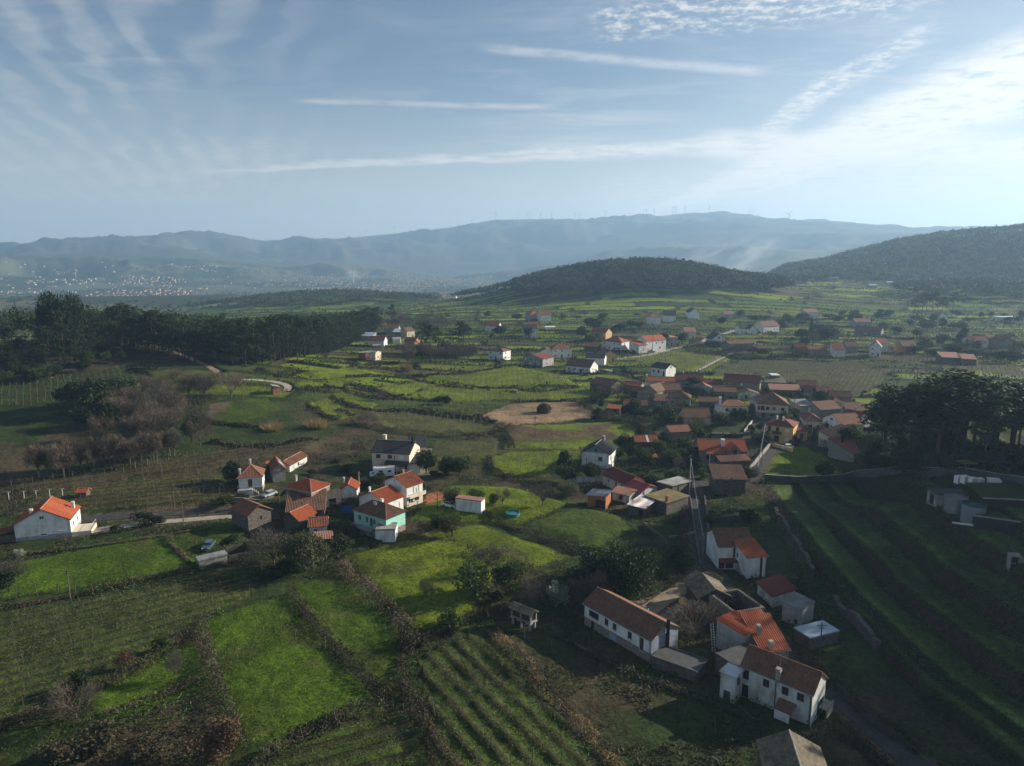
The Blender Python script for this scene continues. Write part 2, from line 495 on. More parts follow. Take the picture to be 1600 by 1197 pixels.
# fields traced on the ground: (name, outline, colour, height step, label)
FIELDS = [
    ('meadow', [(325, 972), (400, 946), (452, 930), (500, 1000), (560, 1068), (592, 1092), (500, 1125), (400, 1165), (378, 1150), (348, 1060)], 'lush', 0.5, 'bright green meadow between the two converging hedges at the front'),
    ('meadow', [(458, 915), (560, 905), (600, 950), (632, 1010), (622, 1070), (600, 1078), (540, 1010), (488, 960)], 'lush', 0.2, 'narrow grass field right of the diagonal hedge'),
    ('meadow', [(538, 872), (640, 845), (720, 850), (775, 900), (722, 975), (650, 990), (600, 930)], 'bright', 0.7, 'sunlit meadow below the mint green house'),
    ('vineyard', [(655, 1030), (735, 992), (800, 1010), (860, 1080), (960, 1260), (690, 1260)], 'vinelit', 0.3, 'vineyard with rows running towards the viewer at the bottom'),
    ('meadow', [(380, 1260), (420, 1185), (520, 1135), (608, 1100), (645, 1110), (690, 1260)], 'mid', -0.4, 'grass field under the bottom hedge'),
    ('vineyard', [(-60, 975), (380, 892), (402, 925), (315, 968), (292, 1000), (140, 1075), (-60, 1145)], 'vinelit', 0.0, 'terraced vineyard at the left'),
    ('meadow', [(-40, 945), (30, 882), (255, 840), (302, 880), (292, 893)], 'lush', 0.9, 'grass field below the white orange roofed house'),
    ('meadow', [(138, 1090), (270, 1010), (308, 1002), (322, 1050), (292, 1085), (165, 1118)], 'lush', -0.6, 'small meadow at the left enclosed by scrub'),
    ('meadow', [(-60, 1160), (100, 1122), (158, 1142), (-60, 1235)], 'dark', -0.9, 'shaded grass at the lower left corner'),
    ('scrub', [(158, 1145), (300, 1085), (335, 1110), (360, 1260), (60, 1260)], 'scrub', -0.3, 'rough brown bracken patch at the bottom'),
    ('meadow', [(655, 838), (745, 822), (890, 872), (838, 888), (775, 892), (715, 848)], 'bright', 0.9, 'narrow sunlit meadow above the brushy bank'),
    ('ploughed_field', [(822, 826), (900, 793), (962, 808), (988, 832), (925, 862), (880, 846)], 'dry', 1.2, 'half dug allotment with brown stubble'),
    ('meadow', [(640, 815), (700, 760), (800, 765), (890, 790), (818, 822), (745, 818)], 'bright', 1.1, 'garden lawn behind the long white shed'),
    ('meadow', [(788, 702), (800, 668), (880, 664), (985, 658), (1005, 678), (985, 697), (905, 700), (905, 705)], 'bright', 0.6, 'bright meadow with brown patches behind the black roofed white house'),
    ('stubble_field', [(752, 652), (800, 633), (905, 629), (938, 655), (800, 667)], 'tan', 0.8, 'pale tan stubble field with a dark hay stack'),
    ('vineyard', [(770, 742), (770, 715), (800, 706), (905, 706), (905, 728), (850, 745)], 'bright', 0.2, 'small bright vineyard left of the black roofed house'),
    ('vineyard', [(672, 730), (680, 690), (780, 690), (772, 722)], 'olive', 0.4, 'small vineyard behind the dark garden trees'),
    ('meadow', [(1195, 745), (1205, 702), (1255, 697), (1300, 712), (1345, 722), (1338, 742), (1292, 750), (1245, 752)], 'bright', 0.0, 'brilliant sunlit meadow beside the lane'),
    ('vineyard', [(0, 812), (60, 775), (330, 742), (385, 770), (360, 795), (120, 800)], 'vinebrown', 1.0, 'brown green vineyard behind the road at the left'),
    ('vineyard', [(-40, 775), (300, 715), (500, 690), (480, 712), (330, 738), (60, 772)], 'scrub', 1.6, 'old vineyard on brown earth at the left'),
    ('meadow', [(120, 850), (260, 838), (400, 812), (395, 835), (300, 872), (262, 842)], 'mid', 1.2, 'grass slope left of the dark barn'),
    ('meadow', [(468, 583), (553, 576), (618, 588), (553, 600)], 'bright', 0.5, 'bright field in the middle distance'),
    ('meadow', [(460, 598), (538, 598), (542, 605), (462, 606)], 'bright', 0.2, 'bright strip field in the middle distance'),
    ('vineyard', [(483, 630), (520, 620), (560, 650), (533, 656)], 'bright', -0.2, 'bright vineyard terrace'),
    ('vineyard', [(522, 617), (543, 608), (592, 634), (580, 641), (540, 630)], 'bright', 0.5, 'bright vineyard terrace'),
    ('vineyard', [(575, 611), (660, 598), (680, 603), (628, 622)], 'bright', 1.0, 'bright vineyard terrace'),
    ('vineyard', [(635, 622), (684, 604), (800, 614), (800, 626), (703, 629)], 'bright', 0.6, 'bright vineyard terrace'),
    ('vineyard', [(655, 589), (800, 573), (880, 590), (905, 605), (800, 606), (733, 606)], 'bright', 1.4, 'bright vineyard terrace'),
    ('vineyard', [(670, 641), (708, 630), (786, 634), (750, 651)], 'mid', 0.0, 'vineyard terrace'),
    ('vineyard', [(585, 641), (650, 641), (748, 654), (775, 662), (773, 672), (675, 680), (600, 662)], 'olive', -0.7, 'olive green vineyard below a dark bank'),
    ('vineyard', [(810, 608), (905, 606), (985, 590), (1010, 600), (905, 626), (805, 628)], 'bright', 0.3, 'sunlit vineyard left of the village'),
    ('vineyard', [(985, 560), (1050, 548), (1140, 560), (1110, 585), (1060, 582), (1000, 570)], 'bright', 0.7, 'yellow green vineyard behind the village'),
    ('vineyard', [(1112, 588), (1180, 562), (1340, 565), (1400, 590), (1330, 628), (1230, 600), (1180, 588)], 'olive', 0.2, 'wide vineyard behind the stone house'),
    ('vineyard', [(1190, 556), (1330, 548), (1600, 575), (1600, 592), (1345, 562)], 'olive', 1.0, 'wide vineyard behind the pine grove'),
    ('meadow', [(320, 655), (330, 632), (420, 622), (440, 640), (380, 660)], 'dry', 0.3, 'dry grass patch beside the bare trees'),
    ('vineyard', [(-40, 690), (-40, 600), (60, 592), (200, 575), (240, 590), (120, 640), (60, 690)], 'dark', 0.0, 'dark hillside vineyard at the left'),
    ('yard', [(918, 965), (985, 940), (1065, 905), (1082, 912), (1050, 975), (1010, 985)], 'yard', 0.0, 'dirt yard behind the long white house'),
    ('yard', [(364, 778), (372, 768), (430, 772), (425, 780)], 'yard', 0.0, 'bare yard before the white hip roofed house'),
    ('yard', [(664, 790), (668, 770), (696, 768), (700, 783)], 'terra', 0.0, 'orange paved patio'),
    ('yard', [(630, 745), (637, 735), (668, 732), (672, 742)], 'yard', 0.0, 'paved forecourt of the dark roofed house'),
]
GX0, GX1, GY0, GY1, GRES = -340.0, 420.0, 40.0, 760.0, 0.8
gnx, gny = int((GX1 - GX0) / GRES), int((GY1 - GY0) / GRES)
ras_id = np.full((gny, gnx), -1, dtype=np.int32)
gxs = GX0 + (np.arange(gnx) + 0.5) * GRES
gys = GY0 + (np.arange(gny) + 0.5) * GRES


def in_poly(xx, yy, poly):
    ins = np.zeros(xx.shape, bool)
    n = len(poly)
    for i in range(n):
        x0, y0 = poly[i]; x1, y1 = poly[(i + 1) % n]
        if y0 == y1:
            continue
        c = ((y0 > yy) != (y1 > yy)) & (xx < (x1 - x0) * (yy - y0) / (y1 - y0) + x0)
        ins ^= c
    return ins


def burn(poly, val):
    px_ = [p[0] for p in poly]; py_ = [p[1] for p in poly]
    i0, i1 = max(int((min(px_) - GX0) / GRES) - 1, 0), min(int((max(px_) - GX0) / GRES) + 2, gnx)
    j0, j1 = max(int((min(py_) - GY0) / GRES) - 1, 0), min(int((max(py_) - GY0) / GRES) + 2, gny)
    if i1 <= i0 or j1 <= j0:
        return
    xx, yy = np.meshgrid(gxs[i0:i1], gys[j0:j1])
    m = in_poly(xx, yy, poly)
    ras_id[j0:j1, i0:i1][m] = val


FPOLY = []
for k, f in enumerate(FIELDS):
    pl = plan(f[1])
    FPOLY.append(pl)
    burn(pl, k)

# roads: centre line on the ground, width (m), kind
ROADS = [
    ('lane', [(1080, 752), (1084, 790), (1092, 835), (1099, 868), (1112, 900), (1138, 930), (1172, 962), (1210, 998), (1262, 1048), (1325, 1105), (1420, 1185), (1480, 1240)], 3.6, 'asphalt', 'narrow asphalt lane going down between the houses and the terraced slope'),
    ('street', [(1080, 752), (1115, 762), (1168, 752), (1188, 722), (1204, 704), (1222, 696), (1216, 682), (1196, 668), (1186, 652)], 4.2, 'asphalt', 'village street curving past the yellow house'),
    ('dirt_track', [(1099, 895), (1066, 918), (1035, 940), (1000, 962)], 3.4, 'dirt', 'dirt track to the long white house'),
    ('road', [(90, 815), (130, 812), (200, 806), (290, 800), (380, 794), (420, 800), (445, 806)], 4.0, 'asphalt', 'asphalt road behind the white house at the left'),
    ('gravel_drive', [(112, 836), (135, 832), (165, 826), (230, 818), (300, 812), (385, 806)], 2.6, 'gravel', 'pale gravel drive of the white house at the left'),
    ('dirt_track', [(206, 531), (238, 540), (275, 552), (315, 568), (346, 585)], 3.0, 'dirt', 'pale track down the wooded hill'),
    ('dirt_track', [(376, 594), (400, 594), (430, 597), (448, 601), (454, 607), (446, 612)], 3.2, 'gravel', 'pale track bending through the terraces'),
    ('road', [(960, 562), (1010, 556), (1052, 546), (1085, 538), (1112, 528), (1135, 521), (1160, 514)], 4.6, 'gravel', 'pale valley road past the tall white house'),
    ('road', [(945, 578), (980, 586), (1010, 594), (1040, 603)], 3.2, 'gravel', 'pale road into the village'),
    ('footpath', [(1086, 582), (1120, 564), (1150, 550), (1182, 535)], 2.2, 'gravel', 'straight pale path across the vineyards'),
]
RPOLY = []
for nm, pts, w, kind, lab in ROADS:
    g = np.array(plan(pts))
    # resample smoothly
    seg = np.r_[0, np.cumsum(np.hypot(*np.diff(g, axis=0).T))]
    s = np.arange(0, seg[-1], 2.0)
    gx = np.interp(s, seg, g[:, 0]); gy = np.interp(s, seg, g[:, 1])
    for _ in range(6):
        gx[1:-1] = (gx[:-2] + 2 * gx[1:-1] + gx[2:]) / 4; gy[1:-1] = (gy[:-2] + 2 * gy[1:-1] + gy[2:]) / 4
    RPOLY.append(np.c_[gx, gy])
    for i in range(len(gx)):
        i0, i1 = int((gx[i] - w - GX0) / GRES), int((gx[i] + w - GX0) / GRES) + 1
        j0, j1 = int((gy[i] - w - GY0) / GRES), int((gy[i] + w - GY0) / GRES) + 1
        i0, j0 = max(i0, 0), max(j0, 0)
        if i0 >= gnx or j0 >= gny: continue
        xx, yy = np.meshgrid(gxs[i0:i1], gys[j0:j1])
        m = np.hypot(xx - gx[i], yy - gy[i]) < w / 2 + 0.9
        ras_id[j0:j1, i0:i1][m] = -2


def field_id(x, y):
    i = ((x - GX0) / GRES).astype(int); j = ((y - GY0) / GRES).astype(int)
    ok = (i >= 0) & (i < gnx) & (j >= 0) & (j < gny)
    o = np.full(np.shape(x), -1, dtype=np.int32)
    o[ok] = ras_id[j[ok], i[ok]]
    return o


def mosaic(x, y):
    """the old strip fields of the valley: id noise, row noise, distance to the edge"""
    px = px_of(x, y)
    th = np.interp(px, [300, 700, 1000, 1400], [0.10, 0.06, -0.02, -0.14]) + 0.05 * fbm(x, y, 400, 2, 51)
    wx = x + 14 * fbm(x, y, 90, 2, 61); wy = y + 7 * fbm(x, y, 70, 2, 71)
    u = wx * np.cos(th) + wy * np.sin(th); v = -wx * np.sin(th) + wy * np.cos(th)
    h = np.interp(y, [250, 500, 1000], [12, 15, 18])
    row = np.floor(v / h); fv = v / h - row
    cw = 38 + 66 * hash2(row.astype(np.int64), row.astype(np.int64) * 0 + 3, 5)
    uu = u / cw + hash2(row.astype(np.int64), row.astype(np.int64) * 0, 9) * 7
    col = np.floor(uu); fu = uu - col
    a = hash2(row.astype(np.int64), col.astype(np.int64), 13)
    b = hash2(row.astype(np.int64), col.astype(np.int64), 29)
    edge = np.minimum(np.minimum(fv, 1 - fv) * h, np.minimum(fu, 1 - fu) * cw)
    return a, b, edge, fv * h


OFFS = np.array([f[3] for f in FIELDS])
OFFX = np.concatenate([OFFS, [0.0, 0.0]])        # id -2 (road) and -1 (other) index from the end
ras_off = OFFX[ras_id]
for _ in range(5):                               # soft banks between the fields
    _p = np.pad(ras_off, 1, mode='edge')
    ras_off = sum(_p[1 + dj:1 + dj + gny, 1 + di:1 + di + gnx] for dj in (-1, 0, 1) for di in (-1, 0, 1)) / 9.0


def H(x, y):
    x = np.atleast_1d(np.asarray(x, float)); y = np.atleast_1d(np.asarray(y, float))
    z = base_height(x, y)
    fid = field_id(x, y)
    fi = (x - GX0) / GRES - 0.5; fj = (y - GY0) / GRES - 0.5
    i = np.clip(fi.astype(int), 0, gnx - 2); j = np.clip(fj.astype(int), 0, gny - 2)
    u = np.clip(fi - i, 0, 1); v = np.clip(fj - j, 0, 1)
    off = (ras_off[j, i] * (1 - u) + ras_off[j, i + 1] * u) * (1 - v) + (ras_off[j + 1, i] * (1 - u) + ras_off[j + 1, i + 1] * u) * v
    off = np.where((x > GX0) & (x < GX1) & (y > GY0) & (y < GY1), off, 0)
    a, b, edge, dv = mosaic(x, y)
    r = np.hypot(x, y)
    wild = smooth(250, 330, y) * (1 - smooth(1100, 1700, r))
    mo = (b * 1.5 - 0.4) + np.where(edge < 1.4, 0.7 * (1 - edge / 1.4), 0)
    off = off + np.where(fid == -1, mo * wild, 0)
    # terraces of the slope on the right
    s = x - wall_x(y)
    lo_ = 140 + 30 * smooth(90, 106, x)
    fade = (1 - smooth(lo_, lo_ + 28, y)) * smooth(4, 9, s) * (1 - smooth(56, 64, s))
    q = (s + 1.6 * fbm(x, y, 30, 2, 81) - 4 + 0.045 * (y - 120)) / 8.2
    fr = q - np.floor(q)
    tz = (smooth(0.66, 0.98, fr) - fr) * 2.5
    off = off + tz * fade * np.where(fid == -2, 0, 1)
    rough = 0.16 * fbm(x, y, 2.0, 2, 91) + 0.22 * fbm(x, y, 9.0, 2, 95)
    off = off + np.where(fid == -2, 0, rough * (1 - smooth(260, 500, r)))
    return z + off


def G(px, py, dz=0.0):
    x, y = hit(px, py, H)
    return np.array([x, y, float(H(x, y)[0]) + dz])


def gz(x, y):
    return float(H(x, y)[0])


# ------------------------------------------------------------------ materials
MATS = {}


def mat(name, build):
    if name in MATS:
        return MATS[name]
    m = bpy.data.materials.new(name)
    m.use_nodes = True
    T = NT(m.node_tree)
    T.n.clear()
    o = T.node('ShaderNodeOutputMaterial')
    b = T.node('ShaderNodeBsdfPrincipled')
    b.inputs['Roughness'].default_value = 0.85
    b.inputs['Specular IOR Level'].default_value = 0.25
    T.l.new(b.outputs[0], o.inputs[0])
    build(T, b, o)
    MATS[name] = m
    return m


def bump(T, b, height, strength=0.4, dist=0.1):
    n = T.node('ShaderNodeBump')
    n.inputs['Strength'].default_value = strength
    n.inputs['Distance'].default_value = dist
    T.put(n.inputs['Height'], height)
    T.l.new(n.outputs[0], b.inputs['Normal'])


def geo_pos(T):
    return T.node('ShaderNodeNewGeometry').outputs['Position']


def m_ground(T, b, o):
    pos = geo_pos(T)
    at = T.node('ShaderNodeAttribute', attribute_name='Col')
    n1 = T.noise(pos, 0.9, 6, 0.7)
    n2 = T.noise(pos, 0.12, 5, 0.6)
    n3 = T.noise(pos, 4.0, 3, 0.6)
    k = T.math('MULTIPLY', T.step(n1, 0.25, 0.75, 0.55, 1.45), T.step(n2, 0.3, 0.7, 0.75, 1.25))
    k = T.math('MULTIPLY', k, T.step(n3, 0.25, 0.75, 0.7, 1.3))
    c = T.vmath('SCALE', at.outputs['Color'], scale=k)
    yellow = T.mix(T.step(T.noise(pos, 0.35, 5, 0.65), 0.52, 0.72, 0, 0.55), c, T.vmath('MULTIPLY', c, (1.45, 1.05, 0.9)))
    T.l.new(yellow, b.inputs['Base Color'])
    b.inputs['Roughness'].default_value = 0.95
    b.inputs['Specular IOR Level'].default_value = 0.12
    h = T.math('ADD', T.noise(pos, 1.6, 6, 0.7), T.math('MULTIPLY', T.noise(pos, 0.5, 3), 0.8))
    bump(T, b, h, 1.0, 0.35)


def flat(col, rough=0.85, noise_scale=1.5, amount=0.25, spec=0.25, metallic=0.0, dirt=None, bmp=0.0, bscale=8.0):
    def f(T, b, o):
        pos = T.node('ShaderNodeTexCoord').outputs['Object']
        n = T.noise(pos, noise_scale, 6, 0.65)
        c = T.vmath('SCALE', col, scale=T.step(n, 0.25, 0.75, 1 - amount, 1 + amount * 0.6))
        if dirt:
            d = T.step(T.noise(T.mapping(pos, scale=(1, 1, 0.35)), dirt[1], 6, 0.7), dirt[2], dirt[3], 0, dirt[4])
            c = T.mix(d, c, dirt[0])
        T.l.new(c, b.inputs['Base Color'])
        b.inputs['Roughness'].default_value = rough
        b.inputs['Specular IOR Level'].default_value = spec
        b.inputs['Metallic'].default_value = metallic
        if bmp:
            bump(T, b, T.noise(pos, bscale, 4, 0.6), bmp, 0.05)
    return f


def tile_roof(base, alt, old=(0.10, 0.085, 0.06), age=0.4, vary=0.5):
    """clay tiles: every tile a slightly different clay, lichen in patches; relief in courses"""
    def f(T, b, o):
        uv = T.node('ShaderNodeTexCoord').outputs['UV']
        pos = T.node('ShaderNodeTexCoord').outputs['Object']
        oi = T.node('ShaderNodeObjectInfo').outputs['Random']
        cell = T.vmath('FLOOR', T.mapping(uv, scale=(1 / 0.28, 1 / 0.40, 1)))
        wn = T.node('ShaderNodeTexWhiteNoise', noise_dimensions='2D')
        T.l.new(cell, wn.inputs['Vector'])
        c = T.mix(T.step(wn.outputs[0], 0, 1, 0, vary), base, alt)
        p2 = T.vmath('ADD', pos, T.vmath('SCALE', (13.0, 7.0, 3.0), scale=oi))
        l = T.step(T.noise(p2, 0.55, 6, 0.7), 0.62 - age * 0.35, 0.80 - age * 0.2, 0, 0.85)
        c = T.mix(l, c, old)
        c = T.vmath('SCALE', c, scale=T.step(T.noise(p2, 3.0, 5, 0.7), 0.2, 0.8, 0.6, 1.02))
        T.l.new(c, b.inputs['Base Color'])
        b.inputs['Roughness'].default_value = 0.8
        su = T.node('ShaderNodeSeparateXYZ')
        T.l.new(uv, su.inputs[0])
        fr = T.math('FRACT', T.math('DIVIDE', su.outputs[1], 0.40))
        bump(T, b, fr, 0.8, 0.05)
    return f


def stone(c1, c2, mortar, scale=1.9):
    def f(T, b, o):
        pos = T.node('ShaderNodeTexCoord').outputs['Object']
        v = T.node('ShaderNodeTexVoronoi')
        T.put(v.inputs['Vector'], T.mapping(pos, scale=(1, 1, 1.5)))
        v.inputs['Scale'].default_value = scale
        e = T.node('ShaderNodeTexVoronoi', feature='DISTANCE_TO_EDGE')
        T.put(e.inputs['Vector'], T.mapping(pos, scale=(1, 1, 1.5)))
        e.inputs['Scale'].default_value = scale
        sp = T.node('ShaderNodeSeparateColor')
        T.l.new(v.outputs['Color'], sp.inputs[0])
        c = T.mix(sp.outputs[0], c1, c2)
        c = T.mix(T.step(e.outputs[0], 0.0, 0.09, 0.75, 0), c, mortar)
        c = T.vmath('SCALE', c, scale=T.step(T.noise(pos, 2.5, 6, 0.7), 0.2, 0.8, 0.6, 1.3))
        T.l.new(c, b.inputs['Base Color'])
        bump(T, b, T.step(e.outputs[0], 0.0, 0.12), 0.8, 0.06)
    return f


def leaves(c1, c2, c3=None, trans=0.25, seed=0.0):
    def f(T, b, o):
        pos = T.node('ShaderNodeTexCoord').outputs['Object']
        oi = T.node('ShaderNodeObjectInfo').outputs['Random']
        p2 = T.vmath('ADD', pos, T.vmath('SCALE', (31.0, 17.0, 5.0), scale=oi))
        c = T.mix(T.step(T.noise(p2, 0.6, 4, 0.6), 0.3, 0.7), c1, c2)
        if c3:
            c = T.mix(T.step(T.noise(p2, 2.2, 4, 0.6), 0.55, 0.7), c, c3)
        c = T.vmath('SCALE', c, scale=T.step(oi, 0, 1, 0.64, 0.98))
        c = T.vmath('SCALE', c, scale=T.step(T.noise(pos, 0.022, 4, 0.6), 0.32, 0.68, 0.6, 1.4))
        T.l.new(c, b.inputs['Base Color'])
        b.inputs['Roughness'].default_value = 0.7
        b.inputs['Specular IOR Level'].default_value = 0.2
        if trans:
            t = T.node('ShaderNodeBsdfTranslucent')
            T.l.new(T.vmath('MULTIPLY', c, (1.2, 1.3, 0.7)), t.inputs[0])
            mx = T.node('ShaderNodeMixShader')
            mx.inputs[0].default_value = trans
            T.l.new(b.outputs[0], mx.inputs[1]); T.l.new(t.outputs[0], mx.inputs[2])
            T.l.new(mx.outputs[0], o.inputs[0])
    return f


